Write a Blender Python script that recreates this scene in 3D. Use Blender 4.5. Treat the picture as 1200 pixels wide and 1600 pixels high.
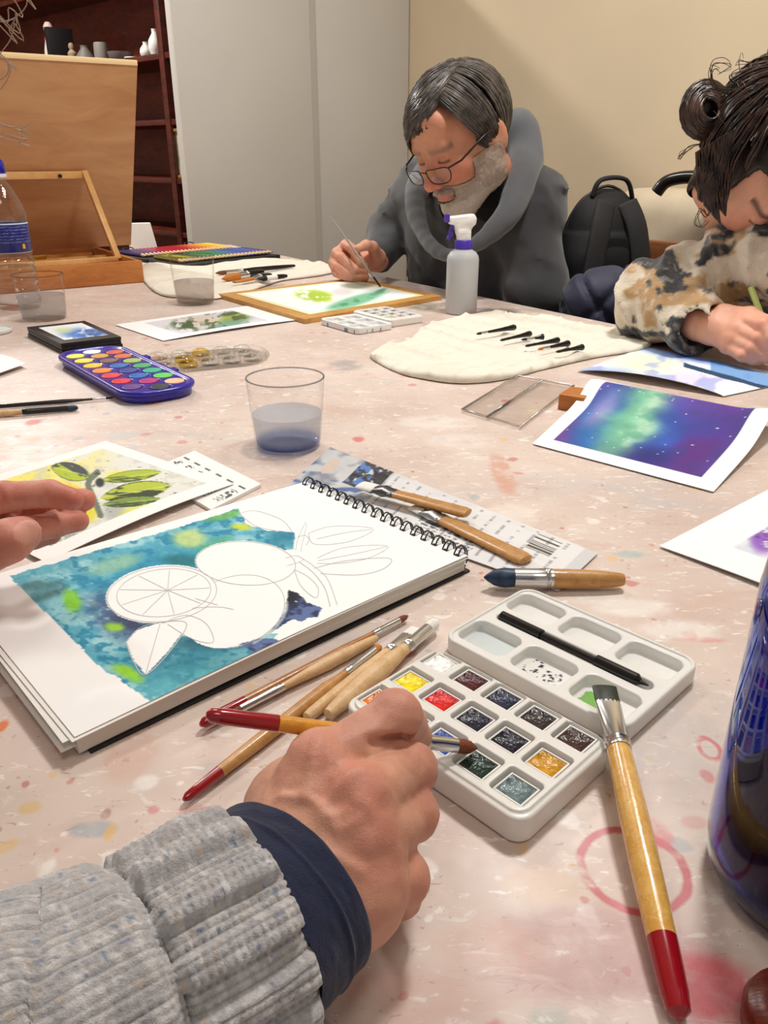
import bpy, bmesh, math, random
import numpy as np
from mathutils import Vector, Matrix
random.seed(7); rng = np.random.default_rng(7)
for o in list(bpy.data.objects): bpy.data.objects.remove(o)
S = bpy.context.scene
COL = S.collection

# ---------------------------------------------------------------- camera, light
TZ = 0.74            # table top height
CH = 0.29            # camera height above the table
FPX = 1235.0; TH = math.radians(24.3)
CAMZ = TZ + CH
cd = bpy.data.cameras.new('camera'); cam = bpy.data.objects.new('camera', cd); COL.objects.link(cam)
cam.location = (0, 0, CAMZ); cam.rotation_euler = (math.pi/2 - TH, 0, 0)
cd.sensor_fit = 'VERTICAL'; cd.sensor_height = 36; cd.lens = 36*FPX/1600; cd.clip_start = 0.01
S.camera = cam
vs = S.view_settings
vs.view_transform = 'Standard'; vs.look = 'None'; vs.gamma = 1; vs.use_curve_mapping = False
vs.exposure = -0.05
wd = bpy.data.worlds.new('world'); S.world = wd; wd.use_nodes = True
wd.node_tree.nodes['Background'].inputs[0].default_value = (1.0, 0.985, 0.955, 1)
wd.node_tree.nodes['Background'].inputs[1].default_value = 0.36
# the table runs along EV, its side runs along NV
NV = np.array([.828, .56]); EV = np.array([-.56, .828]); ANG = math.atan2(NV[1], NV[0])
def NE(n, e, z=0.0): p = NV*n + EV*e; return Vector((p[0], p[1], z))
CEIL = 2.7
def area_light(name, loc, size, power, col=(1, .975, .935)):
    l = bpy.data.lights.new(name, 'AREA'); l.shape = 'SQUARE'; l.size = size; l.energy = power; l.color = col
    o = bpy.data.objects.new(name, l); COL.objects.link(o); o.location = loc; return o
LAMPS = [((.50, 1.25), .28, 28), ((-.55, 2.1), .4, 13), (tuple(NE(.4, 4.24))[:2], .22, 62), ((.1, -.35), .5, 4)]  # second entry is an added fill lamp that brightens the far end
for (lx, ly), sz, pw in LAMPS:
    area_light('ceiling_lamp_light', (lx, ly, CEIL-.10), sz, pw)

# ---------------------------------------------------------------- pixel helpers (pixel -> direction; distance from the surface touched)
sT, cT = math.sin(TH), math.cos(TH)
def ray(u, v):
    a = (u-600)/FPX; b = (800-v)/FPX
    return Vector((a, cT+b*sT, -sT+b*cT))
def W(u, v, h=0.0):
    d = ray(u, v); return Vector((0, 0, CAMZ)) + d*((h-CH)/d.z)
def Wy(u, v, y):
    d = ray(u, v); return Vector((0, 0, CAMZ)) + d*(y/d.y)
def proj(P):
    P = np.asarray(P, float); z = P[..., 2]-CAMZ; y = P[..., 1]
    zc = y*cT - z*sT; yc = y*sT + z*cT
    return 600+FPX*P[..., 0]/zc, 800-FPX*yc/zc

# ---------------------------------------------------------------- noise
def _h(ix, iy, iz):
    n = (ix.astype(np.int64)*374761393 + iy.astype(np.int64)*668265263 + iz.astype(np.int64)*2147483647) & 0xffffffff
    n = ((n ^ (n >> 13))*1274126177) & 0xffffffff
    n = ((n ^ (n >> 16))*2246822519) & 0xffffffff
    return ((n ^ (n >> 15)) & 0xffff)/65535.0
def vn(x, y, z=0.0):
    x, y, z = np.broadcast_arrays(np.asarray(x, float), np.asarray(y, float), np.asarray(z, float))
    fx, fy, fz = np.floor(x), np.floor(y), np.floor(z)
    u, v, w = x-fx, y-fy, z-fz
    u = u*u*(3-2*u); v = v*v*(3-2*v); w = w*w*(3-2*w)
    r = 0
    for dx in (0, 1):
        for dy in (0, 1):
            for dz in (0, 1):
                r = r + _h(fx+dx, fy+dy, fz+dz)*(u if dx else 1-u)*(v if dy else 1-v)*(w if dz else 1-w)
    return r
def fbm(x, y, z=0.0, o=4):
    s = 0; a = .5; t = 0
    for i in range(o):
        s = s + a*vn(np.asarray(x)*2**i+17*i, np.asarray(y)*2**i+5*i, np.asarray(z)*2**i); t += a; a *= .5
    return s/t
def sm(a, b, x):
    t = np.clip((x-a)/(b-a), 0, 1); return t*t*(3-2*t)
def lin(c):
    c = np.asarray(c, float)/255.0
    return np.where(c <= .04045, c/12.92, ((np.clip(c, 0, None)+.055)/1.055)**2.4)
def mixc(c, col, m):
    m = np.asarray(m)[..., None]; return c*(1-m) + np.asarray(col, float)*m
def inpoly(X, Y, P):
    r = np.zeros(np.shape(X), bool); n = len(P)
    for i in range(n):
        x0, y0 = P[i]; x1, y1 = P[(i+1) % n]
        if y0 == y1: continue
        c = ((y0 > Y) != (y1 > Y)) & (X < (x1-x0)*(Y-y0)/(y1-y0)+x0)
        r ^= c
    return r
def inell(X, Y, cx, cy, rx, ry, a=0):
    c, s = math.cos(math.radians(a)), math.sin(math.radians(a))
    x = (X-cx)*c+(Y-cy)*s; y = -(X-cx)*s+(Y-cy)*c
    return np.sqrt((x/rx)**2+(y/ry)**2)
def blob(X, Y, cx, cy, rx, ry=None, a=0, soft=.5):
    return 1-sm(1-soft, 1+soft, inell(X, Y, cx, cy, rx, ry or rx, a))
def spline(P, n=8, closed=False):
    P = [np.asarray(p, float) for p in P]; out = []; N = len(P)
    for i in range(N if closed else N-1):
        g = (lambda k: P[k % N]) if closed else (lambda k: P[min(max(k, 0), N-1)])
        p0, p1, p2, p3 = g(i-1), g(i), g(i+1), g(i+2)
        for j in range(n):
            t = j/n
            out.append(.5*((2*p1)+(-p0+p2)*t+(2*p0-5*p1+4*p2-p3)*t*t+(-p0+3*p1-3*p2+p3)*t**3))
    if not closed: out.append(P[-1])
    return out

# ---------------------------------------------------------------- materials
MATS = {}
class NG:
    def __init__(s, name):
        s.m = bpy.data.materials.new(name); s.m.use_nodes = True; s.t = s.m.node_tree
        s.b = s.t.nodes['Principled BSDF']; s.out = s.t.nodes['Material Output']
    def n(s, typ, **kw):
        nd = s.t.nodes.new(typ)
        for k, v in kw.items():
            if k.startswith('i_'):
                key = k[2:]; key = int(key) if key.isdigit() else key.replace('_', ' ')
                s.put(nd.inputs[key], v)
            else: setattr(nd, k, v)
        return nd
    def put(s, sock, v):
        if hasattr(v, 'is_output'): s.t.links.new(v, sock)
        else: sock.default_value = v
    def math(s, op, a, b=0.0, c=None, clamp=False):
        nd = s.n('ShaderNodeMath', operation=op, use_clamp=clamp); s.put(nd.inputs[0], a); s.put(nd.inputs[1], b)
        if c is not None: s.put(nd.inputs[2], c)
        return nd.outputs[0]
    def mix(s, f, a, b):
        nd = s.n('ShaderNodeMix', data_type='RGBA'); s.put(nd.inputs[0], f)
        s.put(nd.inputs[6], a); s.put(nd.inputs[7], b); return nd.outputs[2]
    def ramp(s, x, a, b):
        nd = s.n('ShaderNodeMapRange', interpolation_type='SMOOTHSTEP'); s.put(nd.inputs[0], x)
        s.put(nd.inputs[1], a); s.put(nd.inputs[2], b); return nd.outputs[0]
    def coords(s, scale=(1, 1, 1), rot=(0, 0, 0), kind='Object'):
        tc = s.n('ShaderNodeTexCoord'); mp = s.n('ShaderNodeMapping')
        mp.inputs['Scale'].default_value = scale; mp.inputs['Rotation'].default_value = rot
        s.t.links.new(tc.outputs[kind], mp.inputs[0]); return mp.outputs[0]
    def noise(s, vec, scale, detail=4, rough=.5, dist=0):
        return s.n('ShaderNodeTexNoise', i_Vector=vec, i_Scale=scale, i_Detail=detail, i_Roughness=rough, i_Distortion=dist)
    def bump(s, h, strength, dist=.001, prev=None):
        nd = s.n('ShaderNodeBump', i_Strength=strength, i_Distance=dist, i_Height=h)
        if prev is not None: s.t.links.new(prev, nd.inputs['Normal'])
        return nd.outputs[0]
def rgba(c): l = lin(c); return (float(l[0]), float(l[1]), float(l[2]), 1)
def mat(name, col, rough=.5, metal=0, var=0, vscale=20, bump=0, bscale=200, coat=0, sheen=0, stretch=(1, 1, 1), trans=0, ior=1.45, col2=None, attr=False, sss=0):
    if name in MATS: return MATS[name]
    g = NG(name); b = g.b
    b.inputs['Roughness'].default_value = rough; b.inputs['Metallic'].default_value = metal
    b.inputs['Coat Weight'].default_value = coat; b.inputs['Sheen Weight'].default_value = sheen
    b.inputs['Transmission Weight'].default_value = trans; b.inputs['IOR'].default_value = ior
    if sss:
        b.inputs['Subsurface Weight'].default_value = sss; b.inputs['Subsurface Radius'].default_value = (.006, .0025, .0015)
        b.inputs['Subsurface Scale'].default_value = .6
    base = rgba(col)
    if attr:
        a = g.n('ShaderNodeAttribute', attribute_name='Col'); base = a.outputs[0]
    if var or col2 is not None:
        v = g.coords(stretch); nz = g.noise(v, vscale, 5)
        f = g.ramp(nz.outputs[0], .3, .7)
        if col2 is not None: base = g.mix(f, base, rgba(col2))
        else:
            k = g.math('MULTIPLY_ADD', f, 2*var, 1-var)
            hs = g.n('ShaderNodeHueSaturation', i_Value=k, i_Color=base); base = hs.outputs[0]
    g.put(b.inputs['Base Color'], base)
    if bump:
        v = g.coords(stretch); nz = g.noise(v, bscale, 4)
        g.put(b.inputs['Normal'], g.bump(nz.outputs[0], bump, .002))
    MATS[name] = g.m; return g.m
def wood(name, c1, c2, scale=18, rough=.45, stretch=(1, 12, 12), coat=0):
    if name in MATS: return MATS[name]
    g = NG(name); v = g.coords(stretch)
    n1 = g.noise(v, scale, 6, .6, 1.2); n2 = g.noise(v, scale*.25, 3)
    f = g.ramp(g.math('MULTIPLY_ADD', n2.outputs[0], .5, g.math('MULTIPLY', n1.outputs[0], .5)), .35, .65)
    g.put(g.b.inputs['Base Color'], g.mix(f, rgba(c1), rgba(c2)))
    g.b.inputs['Roughness'].default_value = rough; g.b.inputs['Coat Weight'].default_value = coat
    g.put(g.b.inputs['Normal'], g.bump(n1.outputs[0], .12, .001)); MATS[name] = g.m; return g.m
def clear(name, tint=(255, 255, 255), edge=(200, 205, 210), ior=1.45, rough=.03, refl=1.0, bump=0, bscale=60):
    """thin clear plastic or glass wall: light goes straight through, Fresnel reflection on top"""
    if name in MATS: return MATS[name]
    g = NG(name); t = g.t; t.nodes.remove(g.b)
    lw = g.n('ShaderNodeLayerWeight', i_Blend=.5); f0 = ((ior-1)/(ior+1))**2
    gl = g.n('ShaderNodeBsdfGlossy', i_Roughness=rough)
    if bump:
        nz = g.noise(g.coords(), bscale, 3); bo = g.bump(nz.outputs[0], bump, .004)
        for nd in (lw, gl): g.put(nd.inputs['Normal'], bo)
    tr = g.n('ShaderNodeBsdfTransparent', i_Color=g.mix(g.math('POWER', lw.outputs['Facing'], 4.0), rgba(tint), rgba(edge)))
    mx = g.n('ShaderNodeMixShader'); g.put(mx.inputs[0], g.math('MULTIPLY', g.math('MULTIPLY_ADD', g.math('POWER', lw.outputs['Facing'], 5.0), 1-f0, f0), refl, clamp=True))
    t.links.new(tr.outputs[0], mx.inputs[1]); t.links.new(gl.outputs[0], mx.inputs[2]); t.links.new(mx.outputs[0], g.out.inputs[0])
    MATS[name] = g.m; return g.m

# ---------------------------------------------------------------- mesh builder
class MB:
    def __init__(s): s.v = []; s.f = []; s.n = 0
    def add(s, V, F):
        V = np.asarray(V, float).reshape(-1, 3); o = s.n
        s.v.append(V); s.n += len(V); s.f.extend([tuple(int(i)+o for i in f) for f in F]); return s
    def bm(s, bm, M=None):
        bm.verts.ensure_lookup_table()
        V = [(M @ v.co) if M is not None else v.co.copy() for v in bm.verts]; bm.verts.index_update()
        s.add([tuple(v) for v in V], [[v.index for v in f.verts] for f in bm.faces]); bm.free(); return s
    def box(s, c, size, M=None, bevel=0, seg=2):
        bm = bmesh.new(); bmesh.ops.create_cube(bm, size=1)
        for v in bm.verts: v.co = Vector((v.co.x*size[0], v.co.y*size[1], v.co.z*size[2]))
        if bevel: bmesh.ops.bevel(bm, geom=list(bm.edges), offset=bevel, segments=seg, affect='EDGES', profile=.5)
        T = Matrix.Translation(Vector(c)); return s.bm(bm, T @ M if M is not None else T)
    def bar(s, a, b, w, h, up=(0, 0, 1), bevel=0):
        a, b = Vector(a), Vector(b); x = (b-a); L = x.length; x.normalize()
        y = Vector(up).cross(x); y = y.normalized() if y.length > 1e-6 else Vector((0, 1, 0)); z = x.cross(y)
        M = Matrix((x, y, z)).transposed().to_4x4(); return s.box((a+b)/2, (L, w, h), M, bevel)
    def prism(s, poly, z0, z1, bevel=0, seg=2, M=None):
        bm = bmesh.new(); vs_ = [bm.verts.new((p[0], p[1], z0)) for p in poly]; f = bm.faces.new(vs_)
        r = bmesh.ops.extrude_face_region(bm, geom=[f])
        for v in r['geom']:
            if isinstance(v, bmesh.types.BMVert): v.co.z = z1
        bmesh.ops.recalc_face_normals(bm, faces=list(bm.faces))
        if bevel:
            ed = [e for e in bm.edges if abs(e.verts[0].co.z-e.verts[1].co.z) < 1e-7]
            bmesh.ops.bevel(bm, geom=ed, offset=bevel, segments=seg, affect='EDGES', profile=.5)
        return s.bm(bm, M)
    def tube(s, pts, rad, sides=12, flat=1.0, up=None, caps=True, closed=False):
        P = np.asarray([tuple(p) for p in pts], float); n = len(P)
        R = np.full(n, rad, float) if np.isscalar(rad) else np.asarray(rad, float)
        if closed: T = np.roll(P, -1, 0)-np.roll(P, 1, 0)
        else:
            T = np.gradient(P, axis=0)
        T /= np.linalg.norm(T, axis=1)[:, None]+1e-12
        u = np.array(up if up is not None else ((0, 0, 1) if abs(T[0][2]) < .9 else (1, 0, 0)), float)
        a = np.linspace(0, 2*math.pi, sides, endpoint=False); V = []
        fl = np.full(n, flat, float) if np.isscalar(flat) else np.asarray(flat, float)
        for i in range(n):
            b = u-T[i]*np.dot(u, T[i]); b /= np.linalg.norm(b)+1e-12; c = np.cross(T[i], b); u = b if up is None else u
            V.append(P[i]+R[i]*(np.cos(a)[:, None]*c+fl[i]*np.sin(a)[:, None]*b))
        F = []
        for i in range(n if closed else n-1):
            j = (i+1) % n
            for k in range(sides):
                l = (k+1) % sides; F.append((i*sides+k, i*sides+l, j*sides+l, j*sides+k))
        if caps and not closed:
            F.append(tuple(range(sides-1, -1, -1))); F.append(tuple((n-1)*sides+k for k in range(sides)))
        return s.add(np.concatenate(V), F)
    def lathe(s, prof, seg=40, c=(0, 0, 0), M=None, flat=1.0, cap_top=True, cap_bot=True):
        a = np.linspace(0, 2*math.pi, seg, endpoint=False); V = []; F = []; n = len(prof)
        for r, z in prof: V.append(np.stack([r*np.cos(a), flat*r*np.sin(a), np.full(seg, z)], 1))
        for i in range(n-1):
            for k in range(seg):
                l = (k+1) % seg; F.append((i*seg+k, i*seg+l, (i+1)*seg+l, (i+1)*seg+k))
        if cap_bot and prof[0][0] > 1e-6: F.append(tuple(range(seg-1, -1, -1)))
        if cap_top and prof[-1][0] > 1e-6: F.append(tuple((n-1)*seg+k for k in range(seg)))
        V = np.concatenate(V)
        if M is not None: V = V @ np.array(M.to_3x3()).T + np.array(M.translation)
        return s.add(V+np.asarray(c, float), F)
    def obj(s, name, m, parent=None, smooth=40, loc=None, col=None):
        V = np.concatenate(s.v) if s.v else np.zeros((0, 3))
        return mkobj(name, V, s.f, m, parent, smooth, loc, col)
def mkobj(name, V, F, m, parent=None, smooth=40, loc=None, col=None):
    me = bpy.data.meshes.new(name); V = np.asarray(V, np.float32)
    if isinstance(F, np.ndarray):
        me.vertices.add(len(V)); me.vertices.foreach_set('co', V.ravel()); k = F.shape[1]
        me.loops.add(F.size); me.loops.foreach_set('vertex_index', F.astype(np.int32).ravel())
        me.polygons.add(len(F)); me.polygons.foreach_set('loop_start', np.arange(0, F.size, k, dtype=np.int32))
        me.update(calc_edges=True)
    else:
        me.from_pydata(V.tolist(), [], F); me.update()
    bad = me.validate()
    if col is not None:
        at = me.color_attributes.new('Col', 'FLOAT_COLOR', 'POINT')
        c = np.ones((len(V), 4), np.float32); c[:, :3] = lin(np.clip(col, 0, 255)); at.data.foreach_set('color', c.ravel())
    if smooth:
        me.shade_smooth()
        if smooth < 180: me.set_sharp_from_angle(angle=math.radians(smooth))
    me.materials.append(m)
    o = bpy.data.objects.new(name, me); COL.objects.link(o)
    if parent is not None: o.parent = parent
    if loc is not None: o.location = loc
    return o
def tag(o, label, cat, group=None):
    o['label'] = label; o['category'] = cat
    if group: o['group'] = group
    return o
def thing(name, label, cat, loc=(0, 0, 0), rz=0, group=None):
    o = bpy.data.objects.new(name, None); COL.objects.link(o); o.empty_display_size = .02
    o.location = loc; o.rotation_euler = (0, 0, rz); return tag(o, label, cat, group)
def struct(o): o['kind'] = 'structure'; return o
def rrect(w, d, r, seg=6, cx=0, cy=0):
    P = []
    for sx, sy, a0 in ((1, 1, 0), (-1, 1, 90), (-1, -1, 180), (1, -1, 270)):
        for i in range(seg+1):
            a = math.radians(a0+90*i/seg); P.append((cx+sx*(w/2-r)+r*math.cos(a), cy+sy*(d/2-r)+r*math.sin(a)))
    return P

# ---------------------------------------------------------------- distance fields -> smooth organic meshes
class Field:
    def __init__(s, lo, hi, vox):
        s.lo = np.asarray(lo, float); s.vox = vox; n = np.ceil((np.asarray(hi)-s.lo)/vox).astype(int)+1
        s.ax = [s.lo[i]+vox*np.arange(n[i]) for i in range(3)]; s.d = np.full(tuple(n), 1.0, np.float32)
    def op(s, lo, hi, fn, k=0.0, mode='u'):
        pad = max(k, 0)*1.05+2.5*s.vox; sl = []
        for i in range(3):
            a = int(np.floor((lo[i]-pad-s.lo[i])/s.vox)); b = int(np.ceil((hi[i]+pad-s.lo[i])/s.vox))+1
            a = max(a, 0); b = min(b, len(s.ax[i]))
            if a >= b: return s
            sl.append(slice(a, b))
        X = s.ax[0][sl[0]][:, None, None]; Y = s.ax[1][sl[1]][None, :, None]; Z = s.ax[2][sl[2]][None, None, :]
        b = fn(X, Y, Z); a = s.d[tuple(sl)]
        if mode == 's': a = -a
        if k > 0:
            h = np.maximum(k-np.abs(a-b), 0)/k; r = np.minimum(a, b)-h*h*k*.25
        else: r = np.minimum(a, b)
        s.d[tuple(sl)] = -r if mode == 's' else r
        return s
    def cone(s, a, b, ra, rb, k=.005, mode='u'):
        a = np.asarray(a, float); b = np.asarray(b, float); ab = b-a; L = max(ab.dot(ab), 1e-12); R = max(ra, rb)
        def fn(X, Y, Z):
            t = np.clip(((X-a[0])*ab[0]+(Y-a[1])*ab[1]+(Z-a[2])*ab[2])/L, 0, 1)
            return np.sqrt((X-a[0]-t*ab[0])**2+(Y-a[1]-t*ab[1])**2+(Z-a[2]-t*ab[2])**2)-(ra+(rb-ra)*t)
        return s.op(np.minimum(a, b)-R, np.maximum(a, b)+R, fn, k, mode)
    def chain(s, pts, rad, k=.004, mode='u'):
        for i in range(len(pts)-1): s.cone(pts[i], pts[i+1], rad[i], rad[i+1], k, mode)
        return s
    def ell(s, c, r, R=None, k=.005, mode='u'):
        c = np.asarray(c, float); r = np.asarray(r, float); A = np.eye(3) if R is None else np.array(R.to_3x3())
        e = np.full(3, r.max()) if R is not None else r
        def fn(X, Y, Z):
            x, y, z = X-c[0], Y-c[1], Z-c[2]
            q = [(A[0, i]*x+A[1, i]*y+A[2, i]*z) for i in range(3)]
            k0 = np.sqrt(sum((q[i]/r[i])**2 for i in range(3))); k1 = np.sqrt(sum((q[i]/r[i]**2)**2 for i in range(3)))+1e-9
            return k0*(k0-1)/k1
        return s.op(c-e, c+e, fn, k, mode)
    def rbox(s, c, size, r, R=None, k=0.0, mode='u'):
        c = np.asarray(c, float); h = np.asarray(size, float)/2; A = np.eye(3) if R is None else np.array(R.to_3x3())
        e = np.abs(A) @ h; rr = min(r, h.min())
        def fn(X, Y, Z):
            x, y, z = X-c[0], Y-c[1], Z-c[2]
            q = [np.abs(A[0, i]*x+A[1, i]*y+A[2, i]*z)-h[i]+rr for i in range(3)]
            return np.sqrt(sum(np.maximum(t, 0)**2 for t in q))+np.minimum(np.maximum(np.maximum(q[0], q[1]), q[2]), 0)-rr
        return s.op(c-e, c+e, fn, k, mode)
    def slab(s, c, w, d, z0, z1, rc, re, k=0.0, mode='u'):
        """upright prism of rounded rectangle (corner radius rc) with edge radius re"""
        c = np.asarray(c, float); zc, hz = (z0+z1)/2, (z1-z0)/2
        def fn(X, Y, Z):
            qx = np.abs(X-c[0])-w/2+rc; qy = np.abs(Y-c[1])-d/2+rc
            d2 = np.sqrt(np.maximum(qx, 0)**2+np.maximum(qy, 0)**2)+np.minimum(np.maximum(qx, qy), 0)-rc
            a = d2+re; b = np.abs(Z-zc)-hz+re
            return np.minimum(np.maximum(a, b), 0)+np.sqrt(np.maximum(a, 0)**2+np.maximum(b, 0)**2)-re
        return s.op((c[0]-w/2, c[1]-d/2, z0), (c[0]+w/2, c[1]+d/2, z1), fn, k, mode)
    def grid(s): return s.ax[0][:, None, None], s.ax[1][None, :, None], s.ax[2][None, None, :]
    def mesh(s, relax=1):
        d = s.d; sg = d < 0; n = d.shape
        cnt = np.zeros((n[0]-1, n[1]-1, n[2]-1), np.int8)
        for i in (0, 1):
            for j in (0, 1):
                for k in (0, 1): cnt += sg[i:n[0]-1+i, j:n[1]-1+j, k:n[2]-1+k]
        act = (cnt > 0) & (cnt < 8); I = np.argwhere(act); idx = np.full(act.shape, -1, np.int64); idx[act] = np.arange(len(I))
        acc = np.zeros((len(I), 3)); w = np.zeros(len(I))
        for ax in range(3):
            o1, o2 = [a for a in range(3) if a != ax]
            for p in (0, 1):
                for q in (0, 1):
                    A = I.copy(); A[:, o1] += p; A[:, o2] += q; B = A.copy(); B[:, ax] += 1
                    da = d[A[:, 0], A[:, 1], A[:, 2]]; db = d[B[:, 0], B[:, 1], B[:, 2]]; m = (da < 0) != (db < 0)
                    t = np.where(m, da/np.where(m, da-db, 1), 0); P = A.astype(float); P[:, ax] += t
                    acc[m] += P[m]; w[m] += 1
        V = acc/w[:, None]; F = []
        for ax in range(3):
            o1, o2 = (ax+1) % 3, (ax+2) % 3
            sa = [slice(None)]*3; sb = [slice(None)]*3; sa[ax] = slice(0, n[ax]-1); sb[ax] = slice(1, n[ax])
            a = sg[tuple(sa)]; b = sg[tuple(sb)]; E = np.argwhere(a != b)
            E = E[(E[:, o1] > 0) & (E[:, o2] > 0) & (E[:, o1] < n[o1]-1) & (E[:, o2] < n[o2]-1)]
            fl = a[E[:, 0], E[:, 1], E[:, 2]]
            def g(p, q):
                C = E.copy(); C[:, o1] -= p; C[:, o2] -= q; return idx[C[:, 0], C[:, 1], C[:, 2]]
            Q = np.stack([g(1, 1), g(0, 1), g(0, 0), g(1, 0)], 1); Q[~fl] = Q[~fl][:, ::-1]; F.append(Q)
        F = np.concatenate(F); V = V*s.vox+s.lo
        for _ in range(relax): V = relaxm(V, F, .5)
        return V, F
def relaxm(V, F, a=.5):
    S_ = np.zeros_like(V); c = np.zeros(len(V))
    for i in range(4):
        p, q = F[:, i], F[:, (i+1) % 4]
        for ax in range(3):
            S_[:, ax] += np.bincount(p, V[q, ax], len(V))+np.bincount(q, V[p, ax], len(V))
        c += np.bincount(p, minlength=len(V))+np.bincount(q, minlength=len(V))
    return V*(1-a)+a*S_/np.maximum(c, 1)[:, None]
def vnormals(V, F):
    N = np.zeros_like(V); fn = np.cross(V[F[:, 2]]-V[F[:, 0]], V[F[:, 3]]-V[F[:, 1]])
    for i in range(F.shape[1]):
        for ax in range(3): N[:, ax] += np.bincount(F[:, i], fn[:, ax], len(V))
    return N/(np.linalg.norm(N, axis=1)[:, None]+1e-12)
def xf(V, M): return V @ np.array(M.to_3x3()).T + np.array(M.translation)
def submesh(V, F, keep):
    f = F[keep[F].all(1)]; u, inv = np.unique(f, return_inverse=True); return u, inv.reshape(f.shape)

# a sheet of paper from four pixel corners on the table, coloured per vertex (flat print)
M_PRINT = mat('printed_paper', (255, 255, 255), .75, attr=True)
def quad_pts(c4, h): return [W(u, v, h) for u, v in c4]
def sheet(name, C, nx, ny, colf, zf=None, th=.0004, m=None, parent=None, smooth=40):
    """C: four world corners (s,t)=(0,0),(1,0),(1,1),(0,1); closed thin slab; colf(px,py,s,t)"""
    C = [np.array(c, float) for c in C]; s, t = np.meshgrid(np.linspace(0, 1, nx), np.linspace(0, 1, ny), indexing='ij')
    S1, T1 = s[..., None], t[..., None]
    P = C[0]*(1-S1)*(1-T1)+C[1]*S1*(1-T1)+C[2]*S1*T1+C[3]*(1-S1)*T1
    if zf is not None: P[..., 2] += zf(s, t)
    U, Vp = proj(P); c = np.broadcast_to(np.asarray(colf(U, Vp, s, t), float), P.shape)
    n = nx*ny; top = P.reshape(-1, 3); bot = top-np.array([0, 0, th]); V = np.concatenate([top, bot])
    i, j = np.meshgrid(np.arange(nx-1), np.arange(ny-1), indexing='ij'); a = (i*ny+j).ravel()
    Q = np.stack([a, a+ny, a+ny+1, a+1], 1)
    nrm = np.cross(C[1]-C[0], C[3]-C[0])
    if nrm[2] < 0: Q = Q[:, ::-1]
    Qb = Q[:, ::-1]+n
    ring = [k*ny for k in range(nx)]+[(nx-1)*ny+k for k in range(1, ny)]+[k*ny+ny-1 for k in range(nx-2, -1, -1)]+[k for k in range(ny-2, 0, -1)]
    r = np.array(ring); r2 = np.roll(r, -1); sd = np.stack([r, r+n, r2+n, r2], 1)
    if nrm[2] < 0: sd = sd[:, ::-1]
    cc = np.concatenate([c.reshape(-1, 3), np.full((n, 3), 245.)])
    return mkobj(name, V, np.concatenate([Q, Qb, sd]), m or M_PRINT, parent, smooth, None, cc)

# ================================================================ setting
WALLN = 2.15; PANE = 2.99; PANN0 = 1.155; PANH = 1.78
def ne_box(mb, n0, n1, e0, e1, z0, z1, bevel=0):
    return mb.box(NE((n0+n1)/2, (e0+e1)/2, (z0+z1)/2), (abs(n1-n0), abs(e1-e0), z1-z0), Matrix.Rotation(ANG, 4, 'Z'), bevel)
m_wall = mat('beige_plaster', (222, 203, 172), .85, var=.03, vscale=3, bump=.08, bscale=120)
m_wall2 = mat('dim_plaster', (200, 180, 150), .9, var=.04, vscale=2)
m_panel = mat('grey_panel_paint', (205, 201, 194), .6, var=.025, vscale=2.5, bump=.03, bscale=60)
m_floor = mat('floor_tile_brown', (120, 92, 70), .5, var=.12, vscale=4)
m_ceil = mat('ceiling_white', (235, 230, 222), .9)
struct(ne_box(MB(), -2.4, 3.0, -2.4, 8.0, -.10, 0).obj('floor', m_floor))
struct(ne_box(MB(), -2.4, 3.0, -2.4, 8.0, CEIL, CEIL+.1).obj('ceiling', m_ceil))
struct(ne_box(MB(), WALLN, WALLN+.12, -2.4, 8.0, 0, CEIL).obj('wall_right', m_wall))
struct(ne_box(MB(), -2.4, WALLN, 7.75, 7.9, 0, CEIL).obj('wall_back', m_wall2))
struct(ne_box(MB(), WALLN-.015, WALLN, -2.4, PANE-.01, 0, .09, .003).obj('baseboard_right', mat('baseboard_wood', (110, 72, 44), .5)))
# free-standing grey partition of two boards, standing square to the wall
pn = thing('partition_screen', 'tall pale grey room partition panel standing against the beige wall', 'partition', NE(1.65, PANE))
def local(o, mb_obj):  # parent a world-space mesh under an empty without moving it
    mb_obj.parent = o; mb_obj.matrix_parent_inverse = Matrix.Translation(o.location).inverted() @ Matrix.Identity(4) if o.rotation_euler.z == 0 else (Matrix.Translation(o.location) @ Matrix.Rotation(o.rotation_euler.z, 4, 'Z')).inverted()
    return mb_obj
mid = 1.70
local(pn, ne_box(MB(), PANN0, mid-.001, PANE, PANE+.035, .03, PANH, .003).obj('panel', m_panel))
local(pn, ne_box(MB(), mid+.001, WALLN-.004, PANE+.003, PANE+.035, .03, PANH, .003).obj('panel', m_panel))
local(pn, ne_box(MB(), mid-.012, mid+.012, PANE-.0015, PANE, .03, PANH).obj('joint_strip', mat('joint_strip_paint', (188, 184, 177), .6)))
local(pn, ne_box(MB(), PANN0-.006, PANN0, PANE-.002, PANE+.037, 0, PANH, .001).obj('edge_trim', mat('edge_trim_white', (226, 222, 214), .5)))
for nn in (PANN0+.1, WALLN-.12):
    local(pn, ne_box(MB(), nn-.03, nn+.03, PANE-.08, PANE+.12, 0, .03, .004).obj('foot', m_panel))
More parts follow.
